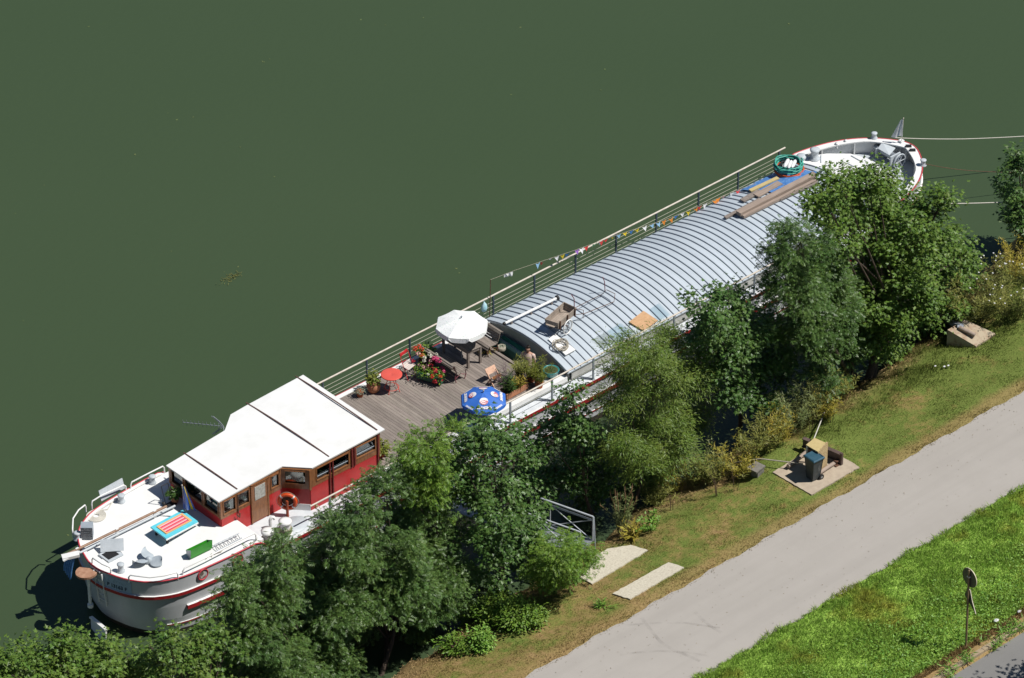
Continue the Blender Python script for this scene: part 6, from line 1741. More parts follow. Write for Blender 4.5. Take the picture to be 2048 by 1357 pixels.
m_.build('striped_cloth', [mat('stripe_pink', (0.74, 0.16, 0.19), 0.8), mat('stripe_red', (0.58, 0.05, 0.09), 0.8), mat('stripe_pale', (0.80, 0.46, 0.50), 0.8)], root)
for a, b in ((0.10, 0.14), (0.90, 0.14), (0.10, 0.86), (0.90, 0.86)):
    q = TQ(a, b); m_ = MB(); m_.box((q.x, q.y, (SZ + q.z - 0.05) / 2), (0.06, 0.06, q.z - 0.05 - SZ)); m_.build('leg', M['black'], root)
def flag(label, base_px, top_px, bz, cloth, mats, cat='flag', pole_r=0.012, name='flag'):
    b = at(*base_px, bz); t_ = onY(*top_px, b.y)
    root = thing(name, label, cat, (b.x, b.y, bz))
    m_ = MB(); m_.tube([(b.x, b.y, bz), t_], pole_r, 6); m_.ball(t_, pole_r * 2.2, 6); m_.build('pole', M['oldrail'], root)
    m_ = MB(); K = 12; W_ = 10; vs = []
    for i in range(K + 1):
        for j in range(W_ + 1):
            u, v = i / K, j / W_; vs.append(cloth(u, v, Vector(t_), b))
    fs, mi = [], []
    for i in range(K):
        for j in range(W_):
            fs.append((i * (W_ + 1) + j, (i + 1) * (W_ + 1) + j, (i + 1) * (W_ + 1) + j + 1, i * (W_ + 1) + j + 1)); mi.append(j * len(mats) // W_ if len(mats) > 1 else 0)
    for f, k in zip(fs, mi): m_.add([vs[q] for q in f], [(0, 1, 2, 3)], k, False)
    m_.build('cloth', mats, root)
    return root
def droop(w, h, lean, wob):
    def f(u, v, t_, b):
        # u: down the hoist, v: away from the pole; the cloth hangs in folds
        x = w * v * (0.25 + 0.75 * u); fold = wob * math.sin(v * 9 + u * 2) * (0.3 + 0.7 * u)
        return t_ + Vector((lean[0] * x - lean[1] * fold, lean[1] * x + lean[0] * fold, -0.04 - h * u - 0.25 * x * (1 - u * 0.3)))
    return f
M['flagblue'] = mat('flag_blue', (0.05, 0.12, 0.42), 0.7, transl=0.2); M['flagyellow'] = mat('flag_yellow', (0.75, 0.55, 0.03), 0.7, transl=0.2); M['flagpale'] = mat('flag_pale_blue', (0.22, 0.33, 0.62), 0.7, transl=0.2)
flag('limp blue and yellow flag hanging from a thin pole beside the sun bed', (372, 1034), (364, 971), SZ, droop(0.42, 0.95, (0.8, -0.6), 0.05), [M['flagblue'], M['flagpale'], M['flagblue'], M['flagyellow'], M['flagblue']])
M['flagwhite'] = mat('flag_white', (0.78, 0.79, 0.80), 0.7, transl=0.45); M['flaggrey'] = mat('flag_grey_print', (0.45, 0.52, 0.60), 0.7, transl=0.25)
flag('limp white pennant on a short pole at the tip of the bow', (1803, 287), (1807, 237), 2.40, droop(0.42, 0.75, (-0.75, 0.66), 0.05), [M['flagwhite'], M['flaggrey'], M['flagwhite'], M['flagwhite']])
# old ship's propeller lying on deck
c = at(298, 1123, SZ + 0.06); root = thing('ship_propeller', 'grey three bladed ship propeller lying as decoration on the stern deck', 'propeller', (c.x, c.y, SZ))
m_ = MB(); m_.lathe([(0.11, 0.0), (0.12, 0.08), (0.09, 0.2), (0.03, 0.24), (0, 0.24)], (c.x, c.y, SZ), 14); m_.build('hub', M['propeller'], root)
for tx, ty in ((293, 1103), (318, 1124), (268, 1127)):
    e = at(tx, ty, SZ + 0.14); d = Vector((e.x - c.x, e.y - c.y, 0)); L = max(0.42, d.length); d.normalize(); s = Vector((-d.y, d.x, 0))
    m_ = MB(); K = 12; M_ = 6; vs = []
    for i in range(K + 1):
        u = i / K; w = 0.30 * math.sin(math.pi * min(1, u * 0.92 + 0.08)) ** 0.7 + 0.03
        for j in range(M_ + 1):
            v = (j / M_ - 0.5) * 2
            vs.append(Vector((c.x, c.y, SZ + 0.15)) + d * (0.06 + L * 1.0 * u) + s * (v * w * 0.62) + Vector((0, 0, 0.09 * v * (0.4 + u) + 0.06 * u - 0.03 * v * v)))
    lo = [v - Vector((0, 0, 0.022)) for v in vs]; n = len(vs)
    fs = [(i * (M_ + 1) + j, (i + 1) * (M_ + 1) + j, (i + 1) * (M_ + 1) + j + 1, i * (M_ + 1) + j + 1) for i in range(K) for j in range(M_)]
    m_.add(vs, fs, 0, True); m_.add(lo, [f[::-1] for f in fs], 0, True); m_.build('blade', M['propeller'], root)
# green trough on its edge
A_, B_ = at(378, 1118, SZ), at(421, 1097, SZ); dv = (B_ - A_); L = dv.length; dv.normalize(); nv_ = Vector((-dv.y, dv.x, 0))
root = thing('green_trough', 'bright green metal trough standing on the stern deck near the rail', 'trough', tuple((A_ + B_) / 2))
m_ = MB()
prof = [(-0.13, 0.42), (-0.10, 0.06), (0.0, 0.02), (0.12, 0.08), (0.16, 0.26)]
vs = [A_ + nv_ * u + Vector((0, 0, h)) for u, h in prof] + [B_ + nv_ * u + Vector((0, 0, h)) for u, h in prof]; q = len(prof)
vi = [v + Vector((0, 0, 0.012)) for v in vs]
m_.add(vs, [(i, i + 1, q + i + 1, q + i) for i in range(q - 1)], 0); m_.add(vi, [(i + 1, i, q + i, q + i + 1) for i in range(q - 1)], 0)
m_.build('shell', M['green'], root)
m_ = MB(); m_.add(vs[:q], [tuple(range(q))], 0); m_.add(vs[q:], [tuple(range(q))[::-1]], 0); m_.build('end_plate', M['galv'], root)
# aluminium ladder leaning along the rail
root = thing('ladder', 'thin metal ladder lying along the near edge of the stern deck', 'ladder', at(450, 1090, SZ))
l0, l1, l2, l3 = at(425, 1092, SZ + 0.12), at(478, 1067, SZ + 0.12), at(432, 1104, SZ + 0.05), at(484, 1076, SZ + 0.05)
for a, b in ((l0, l1), (l2, l3)): m_ = MB(); m_.tube([a, b], 0.018, 6); m_.build('stile', M['galv'], root)
m_ = MB()
for i in range(7): t_ = 0.06 + i * 0.145; m_.tube([l0.lerp(l1, t_), l2.lerp(l3, t_)], 0.013, 5)
m_.build('rungs', M['galv'], root)
rp = MB(); pts = [at(a, b, SZ + 0.03) for a, b in ((412, 1118), (418, 1112), (424, 1114), (422, 1108), (430, 1109), (436, 1103), (432, 1107), (442, 1104), (446, 1099))]; rp.tube(pts, 0.014, 6)
solo(rp, 'rope', M['rope'], 'crumpled thin rope lying beside the green trough', 'rope')
# grey ventilator box with a grille
c = at(175, 1074, SZ); root = thing('ventilator_box', 'grey box with a dark grille front on the stern deck corner', 'box', (c.x, c.y, SZ))
yaw = rad(2); R3 = Matrix.Rotation(rad(-42), 3, 'Z')
m_ = MB(); m_.box((c.x, c.y, SZ + 0.26), (0.40, 0.34, 0.48), rad(-42)); m_.build('case', M['greysteel'], root)
fr = R3 @ Vector((0, -1, 0)); rt = R3 @ Vector((1, 0, 0))
m_ = MB(); cf = Vector((c.x, c.y, SZ + 0.26)) + fr * 0.175
m_.box(cf, (0.36, 0.012, 0.42), rad(-42)); m_.build('grille', mat('patchy_grille', (0.16, 0.17, 0.18), 0.5, col2=(0.03, 0.03, 0.035), scale=14, lo=0.42, hi=0.55), root)
m_ = MB()
for i in range(5): m_.box(cf + fr * 0.012 + Vector((0, 0, -0.16 + 0.08 * i)), (0.36, 0.012, 0.015), rad(-42))
m_.build('grille_bars', M['galv'], root)
# coil of white rope, flat spiral
c = at(192, 1033, SZ); m_ = MB(); pts = []
for i in range(190):
    t_ = i * 0.24; r = 0.09 + 0.0056 * t_; pts.append((c.x + r * math.cos(t_), c.y + r * math.sin(t_), SZ + 0.022))
pts += [(c.x + 0.5, c.y + 0.02, SZ + 0.02), (c.x + 0.9, c.y + 0.25, SZ + 0.02), (c.x + 1.8, c.y + 0.42, SZ + 0.02), (c.x + 2.7, c.y + 0.5, SZ + 0.02)]
m_.tube(pts, 0.019, 6); solo(m_, 'rope_coil', M['ropewhite'], 'flat spiral of white rope on the stern deck with its tail running forward', 'rope')
# grey board leaning outside the far hoop
a, b = at(203, 1003, 2.42), at(250, 977, 2.42)
m_ = MB(); slab4(m_, [a, b, b + Vector((0.0, 0.12, 0.36)), a + Vector((0.0, 0.12, 0.36))], 0.03)
solo(m_, 'grey_board', M['palegrey'], 'pale grey board fixed outside the far hoop rail of the stern', 'board')
# folding trolley in the shade of the cabin
c = at(338, 1008, SZ); root = thing('hand_trolley', 'black folding hand trolley in the shade at the cabin corner', 'trolley', (c.x, c.y, SZ))
m_ = MB()
for s in (-1, 1): m_.tube([(c.x + 0.14 * s, c.y, SZ + 0.05), (c.x + 0.14 * s - 0.05, c.y + 0.12, SZ + 0.75)], 0.016, 6)
m_.tube([(c.x - 0.19, c.y + 0.12, SZ + 0.75), (c.x + 0.09, c.y + 0.12, SZ + 0.75)], 0.016, 6); m_.box((c.x, c.y - 0.1, SZ + 0.04), (0.34, 0.24, 0.02)); m_.build('frame', M['black'], root)
for s in (-1, 1): w_ = MB(); w_.tube([(c.x + 0.20 * s - 0.02, c.y + 0.03, SZ + 0.08), (c.x + 0.20 * s + 0.02, c.y + 0.03, SZ + 0.08)], 0.08, 12); w_.build('wheel', M['black'], root)
# blue rope bundle hanging over the stern
m_ = MB()
for i in range(5):
    a = rad(150 + 14 * i); m_.tube([(0.25 - 0.03 * i, 0.75 + 0.05 * i, 2.46), (0.12 - 0.03 * i, 0.82 + 0.06 * i, 2.40), (0.02 - 0.02 * i, 0.86 + 0.07 * i, 2.0), (-0.02 - 0.01 * i, 0.92 + 0.06 * i, 1.55 + 0.06 * i)], 0.035, 7)
solo(m_, 'rope_bundle', M['tarp'], 'bundle of blue rope hanging over the stern behind the rudder head', 'rope')

# ================================================================ things on the arched roof
def RQ(px, py, dz=0.05): return onroof(px, py, dz)
# white pole on chocks
a, b = RQ(1010, 647, 0.16), RQ(1113, 597, 0.16); root = thing('spar', 'long white painted pole with dark ends lying on the arched roof', 'pole', tuple(a.lerp(b, 0.5)))
m_ = MB(); m_.tube([a, b], 0.05, 10); m_.build('pole', M['white'], root)
for e, d in ((a, -1), (b, 1)):
    k = MB(); dd = (b - a).normalized() * d; k.tube([e, e + dd * 0.07], 0.06 if d < 0 else 0.10, 12); k.build('end_cap', M['black'], root)
for t_ in (0.12, 0.5, 0.9):
    k = MB(); q = a.lerp(b, t_); k.bar((q.x, q.y, arch(q.y) + 0.02), (q.x, q.y, q.z - 0.045), 0.08, 0.06); k.build('chock', M['greywood'], root)
# hand cart
r0, r1, r2, r3 = RQ(1128, 604, 0.62), RQ(1152.5, 615.5, 0.62), RQ(1115.5, 647, 0.62), RQ(1089.5, 638.5, 0.62)
zz = sum(q.z for q in (r0, r1, r2, r3)) / 4
r0, r1, r2, r3 = at(1128, 604, zz), at(1152.5, 615.5, zz), at(1115.5, 647, zz), at(1089.5, 638.5, zz)
cc = (r0 + r1 + r2 + r3) / 4
root = thing('hand_cart', 'old wooden hand cart with a pale spoked wheel parked on the arched roof', 'cart', (cc.x, cc.y, arch(cc.y)))
D_ = 0.27
def dn_(q, f=1.0, ins=0.0): p = q.lerp(cc, ins); return Vector((p.x, p.y, q.z - D_ * f))
for (p, q, n_pl) in ((r0, r3, 3), (r1, r2, 3), (r0, r1, 3), (r3, r2, 2)):
    m_ = MB()
    for i in range(n_pl):
        f0_, f1_ = i / 3, (i + 0.93) / 3
        A, B_ = dn_(p, (f0_ + f1_) / 2, 0.02 + 0.06 * f0_), dn_(q, (f0_ + f1_) / 2, 0.02 + 0.06 * f0_); m_.bar(A, B_, 0.025, D_ / 3 * 0.93)
    m_.build('side_board', M['cartwood'], root)
m_ = MB()
for i in range(6):
    t0, t1 = (i + 0.04) / 6, (i + 0.94) / 6
    A, B_ = dn_(r0, 1, 0.07).lerp(dn_(r1, 1, 0.07), (t0 + t1) / 2), dn_(r3, 1, 0.07).lerp(dn_(r2, 1, 0.07), (t0 + t1) / 2)
    m_.bar(A, B_, (r1 - r0).length / 6 * 0.82, 0.02)
m_.build('floor_board', M['cartwood'], root)
for t_ in (0.1, 0.5, 0.9):
    m_ = MB(); q = r1.lerp(r2, t_); o = (r1 - r0).normalized() * 0.03; m_.bar(q + o + Vector((0, 0, 0.03)), dn_(q, 1.15) + o, 0.05, 0.03); m_.build('stake', M['rust'], root)
ax0 = dn_(r0.lerp(r3, 0.62), 1.25); ax1 = dn_(r1.lerp(r2, 0.62), 1.25); axd = (ax1 - ax0).normalized()
m_ = MB(); m_.tube([ax0 - axd * 0.12, ax1 + axd * 0.14], 0.022, 8); m_.build('axle', M['rust'], root)
for e, s in ((ax0, -1), (ax1, 1)):
    wc = e + axd * (0.13 if s > 0 else 0.02) * s; wc.z = arch(wc.y) + 0.29; K = 26; p1 = (r1 - r2).normalized(); p1.z = 0; p1.normalize()
    wh_ = MB(); wh_.tube([wc + p1 * (0.27 * math.cos(2 * math.pi * i / K)) + Vector((0, 0, 0.27 * math.sin(2 * math.pi * i / K))) for i in range(K)], 0.024, 7, closed=True)
    wo = wh_.build('wheel', M['white'], root)
    sp_ = MB()
    for i in range(8): t_ = i * math.pi / 8; v = p1 * (0.26 * math.cos(t_)) + Vector((0, 0, 0.26 * math.sin(t_))); sp_.tube([wc - v, wc + v], 0.006, 4, caps=False)
    sp_.tube([wc - axd * 0.05, wc + axd * 0.05], 0.035, 8); sp_.build('spokes', M['galv'], wo)
m_ = MB()
h1 = RQ(1228, 604, 0.10); h2 = RQ(1206, 588, 0.10)
m_.tube([dn_(r1, 1.1), RQ(1168, 628, 0.25), h1, RQ(1230, 588, 0.3), RQ(1213, 580, 0.25)], 0.013, 6); m_.tube([dn_(r0.lerp(r1, 0.4), 1.1), h2, RQ(1211, 582, 0.3)], 0.013, 6)
m_.tube([r1 - Vector((0, 0, 0.05)), RQ(1167, 621, 0.5), RQ(1166, 637, 0.1)], 0.013, 6); m_.build('drawbar', M['rust'], root)
m_ = MB(); q = RQ(1210, 582, 0.1); m_.tube([q, q + Vector((-0.03, 0, 0.4)), q + Vector((-0.10, 0.02, 0.62))], 0.017, 6); q = r1.lerp(r0, 0.15); m_.tube([q - Vector((0, 0, 0.2)), q + Vector((-0.02, 0, 0.35)), q + Vector((-0.12, 0.03, 0.55))], 0.017, 6); m_.build('handle_post', M['pinkiron'], root)
# white board with coiled rope
B4 = [RQ(1096, 678, 0.07), RQ(1110, 668, 0.07), RQ(1152, 702, 0.07), RQ(1132, 713, 0.07)]
cc = sum(B4, Vector()) / 4; m_ = MB()
for i in range(3):
    t0, t1 = i / 3 + 0.01, (i + 1) / 3 - 0.02
    slab4(m_, [B4[0].lerp(B4[3], t0) + Vector((0, 0, 0.02 * i)), B4[1].lerp(B4[2], t0) + Vector((0, 0, 0.02 * i)), B4[1].lerp(B4[2], t1) + Vector((0, 0, 0.02 * i)), B4[0].lerp(B4[3], t1) + Vector((0, 0, 0.02 * i))], 0.04)
solo(m_, 'white_board', M['white'], 'white board lying under a rope coil on the arched roof', 'board')
m_ = MB(); pts = []
c = RQ(1121, 690, 0.16)
for i in range(120):
    t_ = i * 0.33; r = 0.25 + 0.07 * math.sin(i * 0.51) ; q = Vector((c.x + r * math.cos(t_), c.y + r * 0.85 * math.sin(t_), 0)); q.z = arch(q.y) + 0.13 + 0.03 * math.sin(i * 1.7) + 0.0006 * i; pts.append(q)
m_.tube(pts, 0.013, 5); solo(m_, 'rope_coil', M['rope'], 'tangled grey rope coil resting on the white board', 'rope')
# plywood sheet
P4 = [RQ(1258, 644, 0.09), RQ(1287, 622, 0.09), RQ(1316, 641, 0.09), RQ(1288, 662, 0.09)]
m_ = MB(); slab4(m_, P4, 0.05); solo(m_, 'plywood_sheet', M['ply'], 'orange brown plywood sheet beside the skylights on the arched roof', 'board')
# pile of old planks, each its own
def plank(label, a, b, w, h, dz, m='plank'):
    p, q = RQ(*a, dz), RQ(*b, dz); mm_ = MB(); mm_.bar(p, q, w, h)
    return solo(mm_, 'old_plank', M[m], label, 'plank', 'old planks lying on the bow end of the roof')
plank('longest and thickest pale beam of the plank pile on the roof', (1477, 428), (1630, 349), 0.24, 0.14, 0.17)
plank('long plank tucked along the near side of the thick beam', (1486, 434), (1634, 360), 0.12, 0.10, 0.10)
plank('grey plank sticking out beyond the end of the thick beam', (1450, 436), (1520, 399), 0.14, 0.06, 0.08, 'greywood')
plank('short wide grey board above the thick beam, nearest the cart', (1484, 402), (1520, 382), 0.22, 0.05, 0.09, 'greywood')
plank('short wide pinkish board above the thick beam, nearest the bow', (1512, 392), (1560, 366), 0.26, 0.05, 0.09)
plank('mossy ochre board lying farthest from the bank among the planks', (1500, 382), (1556, 356), 0.16, 0.05, 0.11, 'ochre')
plank('narrow weathered lath on the near side of the plank pile', (1560, 400), (1634, 366), 0.07, 0.07, 0.08, 'greywood')
# tarpaulin
TP = [(1472, 383), (1600, 335), (1650, 338), (1560, 378), (1500, 392)]
P_ = [RQ(a, b, 0.055) for a, b in ((1478, 382), (1566, 338), (1640, 345), (1548, 386))]
m_ = MB(); K = 16; vs = []
for i in range(K + 1):
    for j in range(9):
        q = P_[0].lerp(P_[1], i / K).lerp(P_[3].lerp(P_[2], i / K), j / 8)
        vs.append((q.x, q.y, arch(max(-2.2, min(2.2, q.y))) + 0.055 + 0.03 * math.sin(i * 1.9 + j) * math.sin(j * 1.3) + 0.012 * rng.normal()))
m_.add(vs, [(i * 9 + j, (i + 1) * 9 + j, (i + 1) * 9 + j + 1, i * 9 + j + 1) for i in range(K) for j in range(8)], 0, True)
solo(m_, 'tarpaulin', M['tarp'], 'crumpled blue tarpaulin on the far edge of the roof near the bow', 'tarpaulin')
# hoses
c = RQ(1578, 341, 0.1)
def coil(c, r, turns, tube_r, m, label, squash=1.0, jit=0.03, h=0.04, name='hose_coil'):
    mm_ = MB(); pts = []
    n = int(turns * 24)
    for i in range(n):
        t_ = 2 * math.pi * i / 24; rr = r * (1 + jit * math.sin(i * 0.37) + jit * math.sin(i * 1.13)); pts.append((c.x + rr * math.cos(t_), c.y + rr * squash * math.sin(t_), c.z + h * i / 24 + 0.01 * math.sin(i * 0.9)))
    mm_.tube(pts, tube_r, 6); return solo(mm_, name, M[m], label, 'hose')
coil(c + Vector((0.0, 0, 0.0)), 0.55, 5, 0.022, 'hoseorange', 'orange hose coil lying beneath the green hose near the bow', h=0.02)
coil(c + Vector((-0.02, 0.03, 0.13)), 0.50, 8, 0.028, 'hose', 'large coil of green hose near the bow end of the roof', h=0.03, jit=0.06)
coil(c + Vector((-0.08, 0.02, 0.20)), 0.26, 5, 0.02, 'black', 'small black cable coil inside the green hose coil', h=0.02, jit=0.1)
for i, (a, b) in enumerate((((1569, 334), (1577, 319)), ((1577, 336), (1583, 322)), ((1584, 335), (1591, 321)))):
    zc = c.z + 0.42; p, q = at(*a, zc), at(*b, zc); m_ = MB(); d = (q - p).normalized()
    m_.tube([p - d * 0.02, p + d * 0.03, p.lerp(q, 0.2), p.lerp(q, 0.8), q - d * 0.03, q + d * 0.02], [0.02, 0.05, 0.075, 0.075, 0.05, 0.02], 10)
    solo(m_, 'boat_fender', M['white'], ('white fender leftmost of the three lying in the hose coil', 'white fender in the middle of the three lying in the hose coil', 'white fender rightmost of the three lying in the hose coil')[i], 'fender', 'white fenders in the hose coil')
# bunting
pp = onY(981, 560, 2.52); pb_ = at(977, 652, 1.9)
root = thing('bunting', 'string of small coloured flags strung from a rusty pole along the roof edge', 'bunting', (pp.x, 2.52, 1.87))
m_ = MB(); m_.tube([(pp.x - 0.06, 2.52, 1.87), (pp.x - 0.02, 2.52, 2.9), (pp.x, 2.52, pp.z)], 0.016, 6); m_.build('pole', M['rust'], root)
# the line runs from the pole top down to the roof near the bow
ctrl = [pp, onY(1030, 541, 2.50), onY(1155, 499, 2.42), onY(1240, 468, 2.34), onY(1330, 440, 2.26), onY(1412, 407, 2.15), onY(1460, 386, 2.05), onY(1536, 358, 1.95)]
m_ = MB(); m_.tube(ctrl, 0.007, 4, caps=False); m_.build('string', M['rope'], root)
FL = [(1076, 527, 'lb'), (1085, 525, 'r'), (1101.6, 521, 'w'), (1113.5, 516, 'w'), (1125, 512, 'y'), (1135, 508, 'b'), (1154, 501, 'p'), (1163, 498, 'w'), (1173, 493, 'r'), (1190, 488, 'g'), (1202, 484, 'w'), (1203, 487, 'r'), (1212, 480, 'r'), (1227, 475, 'y'), (1238, 469, 'lb'), (1250, 465, 'y'), (1263, 461, 'b'), (1274, 456, 'y'), (1289, 454, 'w'), (1303, 449, 'lb'), (1316, 442, 'lb'), (1328, 441, 'o'),
      (1341, 433, 'o'), (1353, 428, 'b'), (1365, 425, 'w'), (1377, 418, 'y'), (1391, 415, 'o'), (1400, 409, 'r'), (1411, 405, 'w'), (1429, 400, 'o'), (1437, 396, 'o'), (1449, 391, 'pk'), (1465, 385, 'w'), (1476, 379, 'r'), (1490, 376, 'lb'), (1500, 371, 'w'), (1512, 366, 'lb'), (1531, 362, 'o')]
FC = {'lb': (0.30, 0.52, 0.75), 'r': (0.68, 0.05, 0.05), 'w': (0.78, 0.78, 0.80), 'y': (0.80, 0.60, 0.03), 'b': (0.05, 0.22, 0.62), 'p': (0.35, 0.15, 0.55), 'g': (0.25, 0.50, 0.25), 'o': (0.80, 0.26, 0.03), 'pk': (0.80, 0.45, 0.42)}
FM = {k: mat('bunting_' + {'lb': 'light_blue', 'r': 'red', 'w': 'white', 'y': 'yellow', 'b': 'blue', 'p': 'purple', 'g': 'green', 'o': 'orange', 'pk': 'pink'}[k], v, 0.7, transl=0.25) for k, v in FC.items()}
cx_ = [q[0] for q in ((981, 0), (1030, 0), (1155, 0), (1240, 0), (1330, 0), (1412, 0), (1460, 0), (1536, 0))]; cyv = [2.52, 2.50, 2.42, 2.34, 2.26, 2.15, 2.05, 1.95]
cpy = [560, 541, 499, 468, 440, 407, 386, 358]
for px, py, k in FL:
    yv = float(np.interp(px, cx_, cyv)); ly = float(np.interp(px, cx_, cpy)); a = onY(px - 4.6, ly + 2.4, yv); b = onY(px + 4.6, ly - 2.4, yv)
    tip = (a + b) / 2 + Vector((0.05 * rng.normal(), 0.06 * rng.normal(), -0.20 * rng.uniform(0.8, 1.15)))
    md = (a + b) / 2 + Vector((0, 0.03 * rng.normal(), -0.06)); mm_ = MB()
    mm_.add([a, md, b, tip], [(0, 1, 3), (1, 2, 3)], 0); mm_.build('pennant', FM[k], root)
m_ = MB(); a = onY(1008, 549, 2.51); b = onY(1026, 543, 2.51)
vs = []
for i in range(7):
    u = i / 6; q = a.lerp(b, u); vs += [q, q + Vector((0.02 * math.sin(i), 0.05 * math.sin(i * 2.1), -0.13 - 0.05 * math.sin(i * 1.7)))]
m_.add(vs, [(2 * i, 2 * i + 1, 2 * i + 3, 2 * i + 2) for i in range(6)]); m_.build('white_cloth', M['cloth'], root)
# light blue cloth bag hung at the far rail
c = at(975, 622, 2.45); m_ = MB(); m_.lathe([(0.02, 0.38), (0.05, 0.33), (0.10, 0.26), (0.13, 0.12), (0.10, 0.0), (0, -0.03)], (c.x, 2.56, 2.36), 12, sx=1.0, sy=0.7); m_.tube([(c.x, 2.56, 2.72), (c.x, 2.6, 2.8)], 0.012, 5)
solo(m_, 'cloth_bag', mat('light_blue_cloth', (0.30, 0.58, 0.66), 0.8, col2=(0.55, 0.72, 0.76), scale=6), 'light blue cloth bag hanging on the far rail beside the flag pole', 'bag')
# mooring lines from bow, running to the right
def line(label, pts, r, m='rope', sag=0.0, cat='rope'):
    mm_ = MB(); P = []
    for i in range(len(pts) - 1):
        for k in range(8): P.append(Vector(pts[i]).lerp(Vector(pts[i + 1]), k / 8))
    P.append(Vector(pts[-1])); n = len(P) - 1
    P = [p - Vector((0, 0, sag * 4 * (i / n) * (1 - i / n))) for i, p in enumerate(P)]
    mm_.tube(P, r, 6); return solo(mm_, 'mooring_rope', M[m], label, cat, 'mooring ropes of the barge')
line('mooring rope running level from the bow flag to the right edge', [at(1790, 276, 2.45), at(1930, 274, 2.0), at(2120, 268, 1.6)], 0.018, 'ropewhite', 0.1)
line('thin dark mooring rope leaving the bow bollard below the flag', [at(1850, 328, 2.5), at(1940, 335, 1.6), at(2100, 346, 0.8)], 0.012, 'rust', 0.15)
line('pale mooring rope stretched over the water behind the biggest maple', [at(1880, 408, 2.2), at(2000, 403, 2.0), at(2120, 398, 1.8)], 0.022, 'ropewhite', 0.05)

# ================================================================ things on the bank
PZ = 1.80
def gp(px, py):
    p = at(px, py, 1.6)
    for _ in range(8): p = at(px, py, gz(p.x, p.y))
    return p
def slab_thing(name, label, poly, z0, z1, m, cat='slab', jag=0.0):
    q = []
    n = len(poly)
    for i in range(n):
        a, b = Vector(poly[i]), Vector(poly[(i + 1) % n]); k = max(2, int((b - a).length / 0.12)); d = (b - a).normalized(); nn = Vector((-d.y, d.x))
        for j in range(k): q.append(tuple(a.lerp(b, j / k) + nn * (jag * rng.normal() if j else 0)))
    mm_ = MB(); mm_.prism(q, z0, z1); return solo(mm_, name, m, label, cat)
zp = 1.60
slab_thing('concrete_slab', 'square concrete slab carrying the wheelie bin', Q_PAD, 1.3, zp + 0.05, M['concrete'], jag=0.008); PADZ = zp + 0.05
def plane_of(poly):
    xs = np.array([p[0] for p in poly]); ys_ = np.array([p[1] for p in poly]); A_ = np.stack([xs, ys_, np.ones(len(xs))], 1)
    k = np.linalg.lstsq(A_, ground_h(xs, ys_), rcond=None)[0]
    return lambda x, y, o=0.05: float(k[0] * x + k[1] * y + k[2] + o)
slab_thing('stone_slab', 'larger pale stone slab at the foot of the gangway, partly under a bush', Q_S1, 1.0, plane_of(Q_S1), M['palesl'], jag=0.012)
slab_thing('stone_slab', 'narrow pale speckled stone slab lying next to the towpath', Q_S2, 1.3, plane_of(Q_S2), M['palesl'], jag=0.012)
# wheelie bin
c = at(1626, 957, PADZ); yw = rad(-4); BS = 0.82; BH = 0.90
root = thing('wheelie_bin', 'dark grey wheelie bin with a blue lid on the concrete slab', 'bin', (c.x, c.y, PADZ))
f = Vector((0, -1, 0)); R3 = Matrix.Rotation(yw, 3, 'Z')
def BQ(x, y, z): v = R3 @ Vector((x, y, 0)); return (c.x + v.x * BS, c.y + v.y * BS, PADZ + z * BH)
m_ = MB(); w0, w1, d0, d1 = 0.20, 0.275, 0.20, 0.30
vs = []
for z, w, d in ((0.04, w0, d0), (0.25, w0 + 0.02, d0 + 0.03), (0.92, w1, d1 - 0.01), (0.94, w1 + 0.02, d1 + 0.01), (0.99, w1 + 0.02, d1 + 0.01)):
    for sx, sy in ((-1, -1), (1, -1), (1, 1), (-1, 1)):
        for (ex, ey) in (((0.94, 1.0) if sx * sy > 0 else (1.0, 0.94)), ((1.0, 0.94) if sx * sy > 0 else (0.94, 1.0))):
            vs.append(BQ(sx * w * ex, sy * d * ey, z))
for i in range(4): m_.add(vs, [(i * 8 + k, i * 8 + (k + 1) % 8, (i + 1) * 8 + (k + 1) % 8, (i + 1) * 8 + k) for k in range(8)])
m_.add(vs, [tuple(range(8))[::-1], tuple(range(32, 40))]); m_.build('body', M['bin'], root)
m_ = MB(); vs = []
for z, k in ((0.99, 1.0), (1.03, 1.0), (1.06, 0.9), (1.065, 0.84), (1.045, 0.80)):
    for sx, sy in ((-1, -1), (1, -1), (1, 1), (-1, 1)): vs.append(BQ(sx * 0.305 * k, sy * 0.335 * k + 0.0, z))
for i in range(4): m_.add(vs, [(i * 4 + k, i * 4 + (k + 1) % 4, (i + 1) * 4 + (k + 1) % 4, (i + 1) * 4 + k) for k in range(4)])
m_.add(vs, [(3, 2, 1, 0), (16, 17, 18, 19)]); m_.build('lid', M['binlid'], root)
m_ = MB(); m_.tube([BQ(0.26, 0.26, 0.97), BQ(0.33, 0.26, 1.0), BQ(0.33, -0.26, 1.0), BQ(0.26, -0.26, 0.97)], 0.016, 6); m_.build('handle', M['bin'], root)
for s in (-1, 1):
    m_ = MB(); m_.tube([BQ(0.24, 0.25 * s - 0.03, 0.10), BQ(0.24, 0.25 * s + 0.03, 0.10)], 0.10, 16); wo = m_.build('wheel', M['black'], root)
    m_ = MB(); m_.tube([BQ(0.24, 0.25 * s - 0.033, 0.10), BQ(0.24, 0.25 * s + 0.033, 0.10)], 0.045, 12); m_.build('hub', M['galv'], wo)
m_ = MB(); q = [BQ(-0.03 + 0.10 * i, 0, 0) for i in range(2)]
